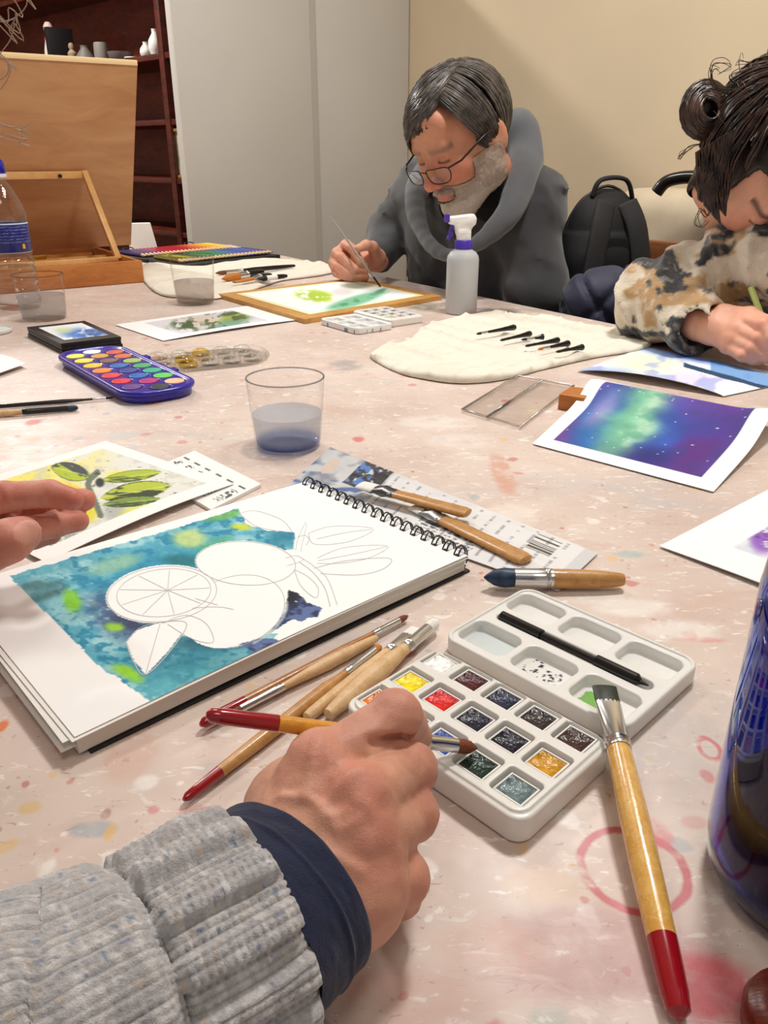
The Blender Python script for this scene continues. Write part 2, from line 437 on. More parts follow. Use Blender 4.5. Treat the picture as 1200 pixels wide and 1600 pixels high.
# ceiling lamps (above the frame), the one over the pencil case added as fill
m_em = NG('lamp_diffuser'); m_em.b.inputs['Emission Color'].default_value = (1, .94, .86, 1); m_em.b.inputs['Emission Strength'].default_value = 3
for (lx, ly), sz, pw in LAMPS:
    t = thing('ceiling_light', 'square white ceiling lamp ' + {.28: 'above the woman and the cobalt bottle', .4: 'added as fill light above the pencil case', .22: 'above the bookcase', .5: 'above the near end of the table'}[sz], 'lamp', (lx, ly, CEIL-.09), 0, 'ceiling lamps')
    MB().box((0, 0, .05), (sz+.06, sz+.06, .08), None, .004).obj('housing', mat('lamp_white', (235, 235, 232), .5), t)
    MB().box((0, 0, .005), (sz, sz, .01), None, .002).obj('diffuser', m_em.m, t)

# ---------------------------------------------------------------- bookcase of dark red wood behind the partition
m_mah = wood('mahogany', (96, 34, 16), (62, 18, 8), 10, .4, (3, 3, 14), .2)
m_mah2 = wood('mahogany_back', (150, 60, 32), (112, 38, 18), 9, .5, (3, 3, 12), .1)
BP0 = NE(1.44, 3.90); BD_ = Vector((-.72, .694, 0)).normalized(); BM_ = Vector((BD_.y, -BD_.x, 0)); BANG = math.atan2(BD_.y, BD_.x)
def bk_box(a0, a1, d0, d1, z0, z1, bevel=0):
    c = BP0+BD_*((a0+a1)/2)+BM_*((d0+d1)/2); return MB().box((c.x, c.y, (z0+z1)/2), (a1-a0, d1-d0, z1-z0), Matrix.Rotation(BANG, 4, 'Z') @ Matrix.Scale(1, 4), bevel)
BE0, BE1, BDP = -.55, 2.9, .34
bk = thing('bookcase', 'tall dark reddish brown wooden bookcase with open shelves', 'bookcase', Vector((BP0.x, BP0.y, 0)))
def bkpart(name, m, a0, a1, d0, d1, z0, z1, bv=.002):
    # depth axis is BM_; the local y axis of the box is -BM_, symmetric so only the centre matters
    local(bk, bk_box(a0, a1, d0, d1, z0, z1, bv).obj(name, m))
bkpart('back_panel', m_mah2, BE0, BE1, BDP-.02, BDP, 0, 2.35, 0)
UPR = [BE0, 0.0, BE1]
for e in UPR: bkpart('upright', m_mah, e-.02, e+.02, 0, BDP-.021, 0, 2.35, .003)
SHZ = [.08, .42, .69, .93, 1.18, 1.445, 1.80, 2.10]
for i in range(len(UPR)-1):
    for z in SHZ: bkpart('shelf', m_mah, UPR[i]+.021, UPR[i+1]-.021, .005, BDP-.021, z-.024, z)
bkpart('cornice', m_mah, BE0-.03, BE1+.03, -.02, BDP, 2.351, 2.40, .006)
BN0 = 0.0
def shelfpt(u, z, n=.1):   # where the sight line of column u meets the shelf row
    best = None
    for k in range(360):
        p = BP0+BD_*(-.55+k*.01)+BM_*n; p.z = z; uu, vv = proj(p)
        if best is None or abs(uu-u) < best[0]: best = (abs(uu-u), p)
    return best[1]
def shelf_lathe(name, label, cat, u, z, prof, col, group=None, rough=.6, n=.1):
    p = shelfpt(u, z, n)
    return tag(MB().lathe(prof, 24).obj(name, mat('ceramic_%d_%d_%d' % col, col, rough), loc=p+Vector((0, 0, .0005))), label, cat, group)
Z5 = SHZ[5]; Z4 = SHZ[4]; Z3 = SHZ[3]
def vase(h, rb, rm, rn, q=.4): return [(0, 0), (rb, 0), (rb*1.05, .004), (rm*.93, h*q*.6), (rm, h*q), (rm*.9, h*(q+.2)), (rn*1.05, h*.85), (rn, h*.94), (rn*1.1, h), (rn*.8, h), (0, h*.9)]
shelf_lathe('vase', 'tall white egg-shaped vase at the end of the bookcase shelf', 'vase', 246, Z5, vase(.115, .022, .036, .014), (226, 222, 214))
shelf_lathe('vase', 'small white egg-shaped vase beside the tall white vase', 'vase', 229, Z5, vase(.070, .018, .030, .012), (226, 222, 214))
shelf_lathe('dish', 'small flat white dish beside the small white vase', 'dish', 207, Z5, [(0, 0), (.02, 0), (.04, .012), (.038, .016), (.018, .006), (0, .005)], (200, 196, 188))
shelf_lathe('bowl', 'low grey pottery bowl on the bookcase shelf', 'bowl', 190, Z5, [(0, 0), (.035, 0), (.055, .02), (.062, .045), (.057, .045), (.04, .012), (0, .010)], (110, 104, 98))
shelf_lathe('jar', 'grey straight-sided pottery jar on the bookcase shelf', 'jar', 161, Z5, [(0, 0), (.035, 0), (.038, .01), (.036, .09), (.033, .10), (.030, .098), (.030, .02), (0, .018)], (124, 116, 108))
shelf_lathe('pot', 'squat grey pot with narrow neck beside the grey jar', 'pot', 136, Z5, vase(.10, .035, .05, .02, .35), (104, 96, 88))
shelf_lathe('figurine', 'small pale figurine beside the black book on the shelf', 'figurine', 117, Z5, [(0, 0), (.03, 0), (.032, .01), (.014, .035), (.022, .06), (.024, .075), (.010, .092), (.016, .105), (.012, .12), (0, .125)], (150, 130, 104))
pbk = shelfpt(100, Z5); bo = MB().box((0, 0, .1), (.035, .14, .20), None, .002).obj('book', mat('black_book_cover', (16, 14, 14), .6), None, 40, pbk+Vector((0, 0, .0005))); bo.rotation_euler = (0, 0, BANG); tag(bo, 'black upright book beside the red doll on the shelf', 'book')
dlp = shelfpt(86, Z5); dl = thing('doll', 'red and white doll standing on the bookcase shelf', 'doll', dlp+Vector((0, 0, .0005)))
MB().lathe([(0, 0), (.045, 0), (.05, .01), (.03, .10), (.022, .14), (.03, .16), (.015, .18), (0, .182)], 20).obj('dress', mat('doll_red', (150, 30, 34), .7), dl, 60)
MB().lathe([(0, .178), (.014, .184), (.024, .20), (.024, .22), (.012, .238), (0, .24)], 20).obj('head', mat('doll_face', (200, 176, 160), .6), dl, 60)
MB().tube([(0, -.03, .15), (.0, -.05, .10), (0, -.052, .02)], [.014, .018, .026], 10).obj('apron', mat('doll_white', (196, 180, 172), .8), dl, 60)
# framed picture leaning in the end bay
fp = shelfpt(296, SHZ[3], BN0+.02)
pf = thing('picture_frame', 'small gilt picture frame standing at the end of the bookcase', 'picture frame', fp+Vector((0, 0, .0008)), BANG+math.pi)
for a, b, c, d in ((0, .007, .20, .014), (0, .203, .20, .014)): MB().box((0, 0, b), (c, .018, d), None, .003).obj('frame_rail', mat('gilt_frame', (176, 128, 62), .4, .3), pf)
for sx in (-1, 1): MB().box((sx*.093, 0, .105), (.014, .018, .182), None, .003).obj('frame_rail', MATS['gilt_frame'], pf)
MB().box((0, .004, .105), (.172, .004, .182)).obj('picture', mat('pale_picture', (214, 204, 170), .7, col2=(150, 140, 90), vscale=16), pf)

# ================================================================ table
tb = thing('table', 'long work table hidden under a paint-stained plastic cover', 'table', NE(.45, .92))
local(tb, ne_box(MB(), -.29, 1.19, -.89, 2.74, TZ-.032, TZ-.0015, .003).obj('tabletop', wood('table_wood', (150, 110, 72), (120, 84, 52), 12)))
for n in (-.2, 1.1):
    for e in (-.8, 2.64): local(tb, ne_box(MB(), n-.03, n+.03, e-.03, e+.03, 0, TZ-.033, .004).obj('leg', MATS['table_wood']))
local(tb, ne_box(MB(), -.15, 1.05, -.75, 2.6, TZ-.10, TZ-.033, .002).obj('apron', MATS['table_wood']))

def cover_material():
    g = NG('paint_stained_cover'); v = g.coords(); sx = g.n('ShaderNodeSeparateXYZ', i_Vector=v)
    flat = g.n('ShaderNodeCombineXYZ', i_X=sx.outputs[0], i_Y=sx.outputs[1], i_Z=0.0).outputs[0]
    rot = g.n('ShaderNodeMapping', i_Vector=flat); rot.inputs['Rotation'].default_value = (0, 0, .35); rot.inputs['Scale'].default_value = (1, 2.2, 1)
    rot2 = g.n('ShaderNodeMapping', i_Vector=flat); rot2.inputs['Rotation'].default_value = (0, 0, -.5); rot2.inputs['Scale'].default_value = (1, 2.4, 1)
    N = lambda vec, sc, det=5, ro=.55, di=0: g.noise(vec, sc, det, ro, di).outputs[0]
    c = g.mix(g.ramp(N(flat, 5, 6), .35, .65), rgba((224, 207, 196)), rgba((210, 190, 179)))
    c = g.mix(g.math('MULTIPLY', g.ramp(N(rot.outputs[0], 9, 6, .6, .8), .5, .72), .5), c, rgba((205, 172, 160)))
    c = g.mix(g.math('MULTIPLY', g.ramp(N(rot2.outputs[0], 3.3, 5), .56, .72), .6), c, rgba((196, 190, 190)))
    c = g.mix(g.math('MULTIPLY', g.ramp(N(flat, 14, 6, .65), .60, .72), .35), c, rgba((214, 160, 148)))
    # scuffs and scratches, white and brown
    c = g.mix(g.math('MULTIPLY', g.ramp(N(rot.outputs[0], 40, 6, .62, 1.0), .575, .66), .42), c, rgba((246, 240, 234)))
    c = g.mix(g.math('MULTIPLY', g.ramp(N(rot2.outputs[0], 70, 5, .6, .7), .61, .66), .6), c, rgba((250, 246, 242)))
    c = g.mix(g.math('MULTIPLY', g.ramp(N(rot.outputs[0], 60, 4, .6, 2.0), .655, .70), .55), c, rgba((160, 122, 108)))
    c = g.mix(g.math('MULTIPLY', g.ramp(N(flat, 130, 4, .65, .3), .64, .69), .45), c, rgba((150, 116, 104)))
    c = g.mix(g.math('MULTIPLY', g.ramp(N(flat, 26, 5, .7, .4), .63, .70), .5), c, rgba((216, 176, 160)))
    # flecks of dried paint
    for sc, th, seed in ((42, .30, 0.0), (90, .26, 3.3)):
        dv = g.n('ShaderNodeVectorMath', operation='ADD'); g.put(dv.inputs[0], flat)
        nz = g.noise(flat, sc*1.3, 3); sca = g.n('ShaderNodeVectorMath', operation='SCALE', i_Scale=.55/sc); g.put(sca.inputs[0], nz.outputs[1]); g.put(dv.inputs[1], sca.outputs[0])
        vo = g.n('ShaderNodeTexVoronoi', i_Vector=dv.outputs[0], i_Scale=sc)
        sp = g.n('ShaderNodeSeparateColor', i_Color=vo.outputs['Color'])
        on = g.math('MULTIPLY', g.ramp(vo.outputs['Distance'], th, th-.12), g.math('GREATER_THAN', sp.outputs[0], .80))
        cr = g.n('ShaderNodeValToRGB', i_Fac=sp.outputs[1]); el = cr.color_ramp; el.interpolation = 'CONSTANT'
        cols = [(250, 246, 240), (212, 120, 112), (244, 238, 232), (226, 190, 120), (168, 178, 184), (240, 235, 230), (196, 84, 84)]
        while len(el.elements) < len(cols): el.elements.new(.5)
        for i, cc in enumerate(cols): el.elements[i].position = i/len(cols); el.elements[i].color = rgba(cc)
        c = g.mix(g.math('MULTIPLY', on, .6), c, cr.outputs[0])
    # stains with a shape of their own
    dn = g.noise(flat, 70, 4, .6); sub = g.n('ShaderNodeVectorMath', operation='SUBTRACT'); g.put(sub.inputs[0], dn.outputs[1]); sub.inputs[1].default_value = (.5, .5, .5)
    brk = N(flat, 45, 4)
    def stain(c, u, v, ru, rv, col, al, ring=0, dist=.02, soft=.35):
        p = W(u, v); rx = abs((W(u+ru, v)-p).x); ry = (W(u, v-rv)-W(u, v+rv)).length/2
        sc = g.n('ShaderNodeVectorMath', operation='SCALE', i_Scale=dist*min(1, 12*(rx+ry)/2/.5)); g.put(sc.inputs[0], sub.outputs[0])
        ad = g.n('ShaderNodeVectorMath', operation='ADD'); g.put(ad.inputs[0], flat); g.put(ad.inputs[1], sc.outputs[0])
        mp = g.n('ShaderNodeMapping', vector_type='TEXTURE', i_Vector=ad.outputs[0])
        mp.inputs['Location'].default_value = (p.x, p.y, 0); mp.inputs['Scale'].default_value = (rx, ry, 1)
        fl = g.n('ShaderNodeVectorMath', operation='MULTIPLY'); g.put(fl.inputs[0], mp.outputs[0]); fl.inputs[1].default_value = (1, 1, 0)
        ln = g.n('ShaderNodeVectorMath', operation='LENGTH'); g.put(ln.inputs[0], fl.outputs[0]); L = ln.outputs['Value']
        if ring:
            f = g.ramp(g.math('ABSOLUTE', g.math('SUBTRACT', L, 1.0)), ring, ring*.35)
            f = g.math('MULTIPLY', f, g.ramp(brk, .32, .5))
        else: f = g.math('MULTIPLY', g.ramp(L, 1+soft, 1-soft), g.ramp(brk, .25, .55))
        return g.mix(g.math('MULTIPLY', f, al), c, rgba(col))
    for a in STAINS: c = stain(c, *a)
    g.put(g.b.inputs['Base Color'], c)
    g.put(g.b.inputs['Roughness'], g.math('MULTIPLY_ADD', N(flat, 30, 4), .35, .26))
    b1 = g.bump(N(rot2.outputs[0], 26, 4, .6, .5), .12, .002); g.put(g.b.inputs['Normal'], g.bump(N(flat, 9, 3), .12, .01, b1))
    return g.m
STAINS = [(1000, 1130, 170, 95, (188, 182, 184), .45), (930, 1490, 190, 75, (186, 136, 134), .6), (1110, 1545, 75, 55, (214, 62, 82), .75),
    (640, 1560, 120, 50, (206, 150, 135), .4), (990, 1358, 80, 62, (196, 52, 72), .8, .13, .006), (1015, 1300, 28, 22, (214, 110, 118), .5, 0, .02),
    (1108, 1170, 15, 16, (205, 70, 92), .75, .35, .01), (1105, 1213, 10, 10, (205, 80, 95), .6), (785, 740, 16, 34, (212, 146, 120), .65), (560, 686, 9, 5, (214, 80, 80), .7),
    (540, 571, 26, 8, (150, 146, 150), .6), (52, 660, 12, 4, (205, 60, 60), .8), (112, 640, 9, 4, (226, 170, 60), .8), (240, 631, 14, 3, (226, 170, 90), .7),
    (3, 1135, 9, 9, (228, 116, 40), .85), (46, 1262, 16, 9, (224, 190, 110), .7), (145, 1296, 36, 12, (146, 166, 178), .6), (172, 1300, 9, 12, (226, 184, 96), .7),
    (312, 1270, 40, 11, (214, 110, 112), .65), (240, 1266, 10, 6, (212, 120, 118), .7), (113, 1406, 16, 13, (208, 86, 100), .7), (128, 1442, 9, 9, (205, 50, 70), .8),
    (22, 1506, 22, 18, (206, 50, 74), .75), (165, 1272, 8, 8, (150, 90, 90), .6), (180, 1345, 18, 10, (250, 248, 244), .8), (228, 1222, 18, 12, (250, 248, 244), .7),
    (985, 866, 22, 5, (166, 190, 192), .7), (1020, 785, 30, 10, (192, 190, 190), .5), (1090, 1000, 40, 4, (212, 110, 110), .6), (660, 478, 26, 6, (110, 116, 96), .75),
    (765, 487, 46, 6, (92, 90, 88), .8), (745, 494, 12, 5, (214, 110, 110), .7), (700, 476, 18, 4, (120, 110, 110), .6), (930, 690, 14, 8, (222, 170, 140), .3),
    (205, 700, 12, 4, (176, 200, 208), .6), (190, 680, 24, 5, (190, 202, 206), .5), (930, 930, 60, 12, (240, 234, 226), .6), (1060, 985, 60, 16, (242, 236, 228), .6), (990, 950, 60, 13, (242, 236, 228), .6),
    (680, 660, 60, 10, (242, 236, 228), .5), (720, 690, 55, 12, (240, 232, 224), .5), (800, 805, 36, 18, (238, 228, 218), .6), (850, 850, 36, 16, (240, 232, 224), .6),
    (205, 1180, 40, 40, (212, 170, 152), .5), (345, 1205, 40, 18, (150, 150, 146), .3), (850, 1380, 60, 30, (226, 190, 150), .35), (1035, 1310, 18, 12, (214, 84, 100), .55),
    (860, 1590, 30, 20, (150, 175, 165), .5), (760, 1480, 90, 40, (224, 178, 156), .35), (1085, 1285, 20, 10, (205, 120, 120), .4)]
cov = ne_box(MB(), -.30, 1.20, -.90, 2.75, TZ-.0014, TZ, .0005).obj('table_cover', cover_material())
tag(cov, 'clear glossy table cover smeared with old paint, scuffs and a red ring', 'table cover')

# ================================================================ brushes
m_steel = mat('ferrule_metal', (215, 215, 215), .22, 1)
m_bristle_w = mat('white_bristle', (240, 238, 232), .7, bump=.4, bscale=900)
m_bristle_s = mat('sable_bristle', (120, 60, 26), .55, bump=.4, bscale=900)
m_bristle_o = mat('orange_bristle', (196, 120, 40), .55, bump=.4, bscale=900)
m_bristle_g = mat('green_black_bristle', (30, 40, 24), .4, var=.4, vscale=300)
m_bristle_b = mat('blue_stained_bristle', (40, 66, 100), .45, col2=(20, 30, 50), vscale=200)
m_bristle_k = mat('black_bristle', (26, 24, 24), .5)
w_nat = wood('natural_beech', (226, 192, 146), (208, 168, 118), 60, .5, (8, 8, 8))
w_lac = wood('lacquered_yellow_wood', (232, 186, 104), (214, 158, 72), 60, .22, (8, 8, 8), .6)
w_tan = wood('tan_handle_wood', (200, 150, 88), (180, 126, 66), 60, .4, (8, 8, 8), .2)
w_dark = wood('brown_handle_wood', (176, 118, 60), (150, 94, 44), 60, .4, (8, 8, 8), .2)
m_red = mat('red_lacquer', (150, 12, 26), .18, coat=.6)
m_blk = mat('black_lacquer', (18, 17, 18), .25, coat=.3)
m_yellow_handle = wood('amber_handle', (222, 158, 58), (206, 138, 40), 60, .25, (8, 8, 8), .5)
def brush(label, A, B, bl, fl, rf, rmax, rend, wm, bm_, dip=None, flat=1.0, group=None, fm=None, tipmat=None, pointed=True, swell=.2, name='paint_brush', hflat=1.0, rad_b=None):
    A, B = Vector(A), Vector(B); d = (B-A).normalized(); L = (B-A).length
    t = thing(name, label, 'paint brush', ((A+B)/2).xyz, 0, group)
    at_ = lambda x: A+d*x
    rb = rad_b or rf
    if flat < 1: xs = [0, .02*bl, .5*bl, bl+.001]; rs = [rb*.92, rb, rb, rf]; fs = [flat*.5, flat*.6, flat, flat]
    elif pointed: xs = [0, .12*bl, .35*bl, .65*bl, bl+.001]; rs = [rb*.08, rb*.4, rb*.85, rb*1.05, rf*.95]; fs = [1]*5
    else: xs = [0, .1*bl, .3*bl, .7*bl, bl+.001]; rs = [rb*.35, rb*.7, rb*.95, rb*1.05, rf*.95]; fs = [1]*5
    local(t, MB().tube([at_(x) for x in xs], rs, 16, fs, (0, 0, 1)).obj('bristles', bm_))
    x0 = bl; x1 = bl+fl; r2 = min(rmax, rf) if flat == 1 else rmax*.92
    xs = [x0, x0+.002, x0+fl*.45, x1-.006, x1-.005, x1-.004, x1-.003, x1-.002, x1]
    a_ = rf; rs = [a_, a_*1.0, (a_+r2)/2, r2*1.04, r2*1.1, r2*1.0, r2*1.1, r2*1.0, r2*1.03]
    fs = [flat, flat, (flat+1)/2 if flat < 1 else 1] + [hflat]*6 if flat < 1 else [1]*9
    local(t, MB().tube([at_(x) for x in xs], rs, 18, fs, (0, 0, 1)).obj('ferrule', fm or m_steel))
    H = L-x1; q = [0, .06, swell, swell+.18, .6, .8, .93, .98, 1]
    rr = [r2*.95, r2*1.0, rmax, rmax*.97, rmax*.8+rend*.2, rmax*.4+rend*.6, rend, rend*.85, rend*.3]
    dl = 0 if dip is None else dip[0]/H
    qs = [x for x in q if x < 1-dl-.01]+([1-dl] if dl else [])
    if not dl: qs = q
    local(t, MB().tube([at_(x1-.001+H*x) for x in qs], [float(np.interp(x, q, rr)) for x in qs], 18, hflat, (0, 0, 1)).obj('handle', wm))
    if dl:
        q2 = [1-dl]+[x for x in q if x > 1-dl+.005]
        local(t, MB().tube([at_(x1-.001+H*x) for x in q2], [float(np.interp(x, q, rr))*1.02 for x in q2], 18, hflat, (0, 0, 1)).obj('handle_tip', dip[1]))
    return t
# brushes beside the sketchbook
brush('slim wooden brush with dark red end, lying against the sketchbook edge', W(638, 962, .004), W(310, 1134, .0055), .009, .024, .0022, .0030, .0034, w_dark, m_bristle_s, (.030, m_red))
brush('plain beech brush lying reversed, metal ferrule towards the sketchbook corner', W(352, 1120, .0048), W(592, 995, .0046), .010, .030, .0024, .0042, .0028, w_nat, m_bristle_s, None, swell=.45)
brush('long tan brush with bright red tapered end on the stained cover', W(596, 1009, .0046), W(284, 1252, .0042), .007, .030, .0028, .0042, .0027, w_tan, m_bristle_o, (.024, m_red), swell=.15)
brush('flat white-bristle brush with pale wooden handle beside the round white brush', W(653, 983, .0045), W(474, 1125, .0045), .010, .024, .0058, .0042, .0035, w_nat, m_bristle_w, None, flat=.35, swell=.3)
brush('thick pale wooden brush with pointed white bristles beside the paint set', W(685, 969, .0075), W(508, 1120, .0065), .013, .027, .0040, .0062, .0038, w_nat, m_bristle_w, None, swell=.35, rad_b=.0042)
brush('round mop brush with blue-stained bristles behind the open paint set', W(756, 902, .010), W(979, 906, .0075), .022, .028, .0072, .0072, .0050, w_tan, m_bristle_b, None, swell=.25, rad_b=.0070, pointed=True)
brush('big flat brush with red-dipped handle leaning on the open paint set', W(944, 1072, .0245), W(1064, 1597, .0062), .012, .034, .0066, .0068, .0052, w_lac, m_bristle_g, (.030, m_red), flat=.30, swell=.35)
# ================================================================ packaging under the wide brushes
def pack_col(u, v, s, t):
    c = np.zeros(u.shape+(3,))+np.array([214, 216, 220])
    c = mixc(c, (150, 156, 170), sm(.45, .7, fbm(u/26+3, v/12, 1, 3))*(s < .34))
    c = mixc(c, (90, 116, 176), sm(.5, .7, fbm(u/30, v/9, 4, 3))*(s < .30)*(t > .35))
    c = mixc(c, (58, 60, 70), ((s > .17) & (s < .30) & (t < .55))*1.0)
    c = mixc(c, (90, 140, 210), ((s > .17) & (s < .26) & (t < .5))*sm(.45, .55, fbm(u/9, v/5, 2, 3)))
    c = mixc(c, (210, 222, 236), ((s > .2) & (s < .28) & (t < .5))*sm(.6, .66, fbm(u/7, v/4, 9, 3)))
    lab = (s > .31) & (s < .965)
    c = mixc(c, (236, 237, 239), lab*1.0)
    ln = lab & (np.abs(((s-.31)*22) % 1-.5) < .10) & (fbm(t*40, np.floor((s-.31)*22)*3.3, 7, 2) > .45) & (t > .06) & (t < .94)
    c = mixc(c, (150, 152, 160), ln*.7)
    ink = lab & (s > .52) & (s < .72) & (t > .62) & (np.sin(t*260) > 0) & (vn(s*160, t*30) > .45)
    c = mixc(c, (60, 62, 70), ink*.8)
    bar = (s > .84) & (s < .93) & (t > .08) & (t < .46)
    c = mixc(c, (40, 42, 46), (bar & (vn(t*95, 3.3) > .5) & (s < .91))*.85)
    hole = inell(s, t, .075, .34, .028, .17)
    return mixc(c, (226, 208, 196), (hole < 1)*1.0)
PK = [W(516, 700, .001), W(934, 866, .001), W(872, 925, .001), W(440, 770, .001)]
pk = sheet('plastic_pouch', PK, 220, 60, pack_col, lambda s, t: .0012+.0025*fbm(s*9, t*5, 2, 3)*np.minimum(1, 8*np.minimum(np.minimum(s, 1-s), np.minimum(t, 1-t))), .0005, mat('glossy_pouch', (255, 255, 255), .22, attr=True, coat=.5))
tag(pk, 'silvery plastic brush packet with printed label and barcode, half under the sketchbook', 'packet')
brush('wide white-bristle brush with flat wooden handle lying across the other on the packet', W(562, 757, .013), W(735, 803, .013), .018, .022, .0085, .0080, .0085, w_tan, m_bristle_w, None, flat=.30, swell=.3, hflat=.42, fm=mat('dark_ferrule', (120, 120, 122), .3, 1))
brush('wide white-bristle brush with flat wooden handle under the other on the packet', W(648, 791, .0065), W(826, 877, .0065), .014, .024, .0085, .0085, .0090, w_tan, m_bristle_w, None, flat=.30, swell=.3, hflat=.42)
brush('slim black-handled brush on the table edge beside the blue paint set', W(178, 621, .003), W(-90, 642, .004), .010, .016, .0016, .0028, .0022, m_blk, m_bristle_k)
brush('wooden brush with black ferrule and blue-stained tip beside the black brush', W(122, 637, .004), W(-80, 652, .005), .012, .052, .0036, .0042, .0040, w_nat, m_bristle_b, None, fm=m_blk, pointed=False)

# ================================================================ sketchbook
PH = .0145
A_, B_, C_ = W(478, 752, PH), W(731, 868, PH), W(141, 1181, PH)
xs_ = (B_-A_); xs_.z = 0; WD = xs_.length; xs_.normalize(); ys_ = Vector((xs_.y, -xs_.x, 0))
if ys_.dot(C_-B_) < 0: ys_ = -ys_
LN = (C_-B_).dot(ys_)
sb = thing('sketchbook', 'open spiral-bound sketchbook with a half-painted lemon watercolour on its page', 'sketchbook', Vector(((A_+C_)/2).xy.to_3d())+Vector((0, 0, TZ)))
def bookq(h, o=(0, 0, 0, 0), a=0):
    P = [A_+xs_*o[0]+ys_*o[2], A_+xs_*(WD+o[1])+ys_*o[2], A_+xs_*(WD+o[1])+ys_*(LN+o[3]), A_+xs_*o[0]+ys_*(LN+o[3])]
    c = (P[0]+P[2])/2; R = Matrix.Rotation(math.radians(a), 3, 'Z'); P = [c+R@(p-c) for p in P]
    return [Vector((p.x, p.y, TZ+h)) for p in P]
zpage = lambda s, t: .0035*sm(.25, 1, t)*(1-s)**1.3 + .0022*np.sin(np.pi*np.clip(t, 0, 1))*s*0 + .0015*np.sin(np.pi*t)
OUT = [(14, 900), (160, 858), (280, 824), (372, 794), (385, 818), (420, 830), (461, 832), (459, 858), (440, 862), (436, 985), (398, 1040), (360, 1065), (300, 1092), (245, 1103), (150, 1036), (85, 970)]
LEAF1 = [(197, 1003), (213, 985), (245, 974), (290, 972), (284, 990), (262, 1018), (228, 1054), (208, 1030)]
LEAF2 = [(258, 972), (290, 960), (320, 972), (333, 1003), (312, 1000), (275, 990)]
NAVY = [(450, 921), (468, 928), (480, 940), (503, 950), (497, 964), (480, 966), (470, 972), (458, 968), (436, 981), (420, 990), (447, 955)]
NAVY2 = [(372, 1006), (405, 997), (432, 998), (446, 1012), (440, 1024), (412, 1030), (396, 1018)]
def page_col(u, v, s, t):
    wu = u+7*(fbm(u/14, v/10, 1, 3)-.5); wv = v+5*(fbm(u/14, v/10, 5, 3)-.5)
    c = np.zeros(u.shape+(3,))+np.array([250, 250, 249])
    paint = inpoly(wu, wv, OUT)
    white = (inell(u, v, 253, 928, 88, 45, -6) < 1) | (inell(u, v, 384, 880, 79, 35, 3) < 1) | (inell(u, v, 366, 955, 82, 55, -18) < 1) | inpoly(u, v, LEAF1) | inpoly(u, v, LEAF2) | ((u > 398) & (v > 900) & (v < 990)) | ((u > 330) & (v > 900) & (v < 985))
    P = np.zeros_like(c)+np.array([92, 174, 196.])
    n1 = fbm(u/34, v/17, 3, 5); n2 = fbm(u/13+9, v/7, 8, 4); n3 = fbm(u/70+2, v/40, 6, 3)
    P = mixc(P, (158, 212, 220), sm(.40, .62, n1)); P = mixc(P, (36, 132, 168), sm(.5, .66, n2)*.85)
    P = mixc(P, (24, 138, 178), blob(u, v, 240, 885, 100, 24, -16, .8)*.7)
    P = mixc(P, (120, 190, 200), blob(u, v, 60, 925, 60, 30, 20, .8)*.7)
    P = mixc(P, (70, 88, 128), blob(u, v, 192, 965, 55, 30, 25, .7)*sm(.3, .55, n2+.12)*.95)
    P = mixc(P, (44, 56, 92), blob(u, v, 205, 975, 28, 9, 20, .6)*.8)
    P = mixc(P, (26, 112, 130), blob(u, v, 300, 1030, 90, 40, 0, .8)*.6); P = mixc(P, (18, 84, 110), blob(u, v, 330, 1005, 60, 10, 0, .7)*.75)
    P = mixc(P, (92, 178, 190), blob(u, v, 290, 1070, 80, 22, -12, .7)*sm(.4, .6, n2))
    P = mixc(P, (20, 110, 116), blob(u, v, 285, 876, 30, 9, 5, .6)*.8); P = mixc(P, (30, 120, 150), blob(u, v, 440, 842, 22, 14, 0, .6)*.7)
    for cx, cy, rx, ry, a, col, al in ((112, 938, 17, 13, 70, (130, 206, 40), .95), (180, 980, 15, 6, 0, (150, 210, 50), .95), (200, 1052, 24, 9, 25, (150, 214, 50), .95), (296, 842, 26, 14, 0, (200, 220, 140), .9),
            (378, 823, 16, 5, 0, (206, 216, 60), .95), (180, 882, 40, 12, -15, (170, 208, 170), .7), (350, 806, 30, 5, -14, (120, 190, 90), .8), (335, 850, 30, 7, -20, (90, 180, 120), .6), (300, 1072, 20, 5, 0, (200, 224, 170), .4)):
        P = mixc(P, col, blob(wu, wv, cx, cy, rx, ry, a, .5)*al)
    P = P*(1+.10*(fbm(u/5, v/4, 2, 2)-.5))[..., None]
    edge = fbm(u/6, v/4, 12, 2)
    m = (paint & ~white)*1.0
    c = np.where(m[..., None] > 0, mixc(P, (250, 250, 250), (edge > .93)*.5), c)
    for pl in (NAVY, NAVY2):
        k = inpoly(u+5*(n2-.5), v+4*(n1-.5), pl)*(edge < .88)
        q = mixc(np.zeros_like(c)+np.array([92, 112, 160.]), (40, 52, 96), sm(.4, .65, n2)); q = mixc(q, (16, 20, 34), blob(u, v, 455, 932, 14, 14, 0, .8))
        c = np.where((k > 0)[..., None], q, c)
    c = mixc(c, (190, 205, 204), ((np.abs(inell(u, v, 366, 955, 84, 57, -18)-1) < .035) & (u > 395) & (v > 940))*.7)
    hole = (np.abs(((s*17.0) % 1)-.5) < .17) & (t > .012) & (t < .026)
    c = mixc(c, (30, 30, 32), hole*1.0)
    c = mixc(c, (226, 228, 230), (np.abs(t-.052) < .0016)*.6)
    c = mixc(c, (232, 238, 240), ((np.abs(v-(1066+(u-160)*.49)) < 2.2) & (u < 246) & (u > 60))*.0)
    return c
pg = sheet('page', bookq(PH), 240, 340, page_col, zpage, .0004, None); local(sb, pg)
blk = lambda u, v, s, t: np.zeros(u.shape+(3,))+np.array([240, 238, 232])
m_edge = NG('page_block_edges')
_v = m_edge.coords((1, 1, 1)); _s = m_edge.n('ShaderNodeSeparateXYZ', i_Vector=_v)
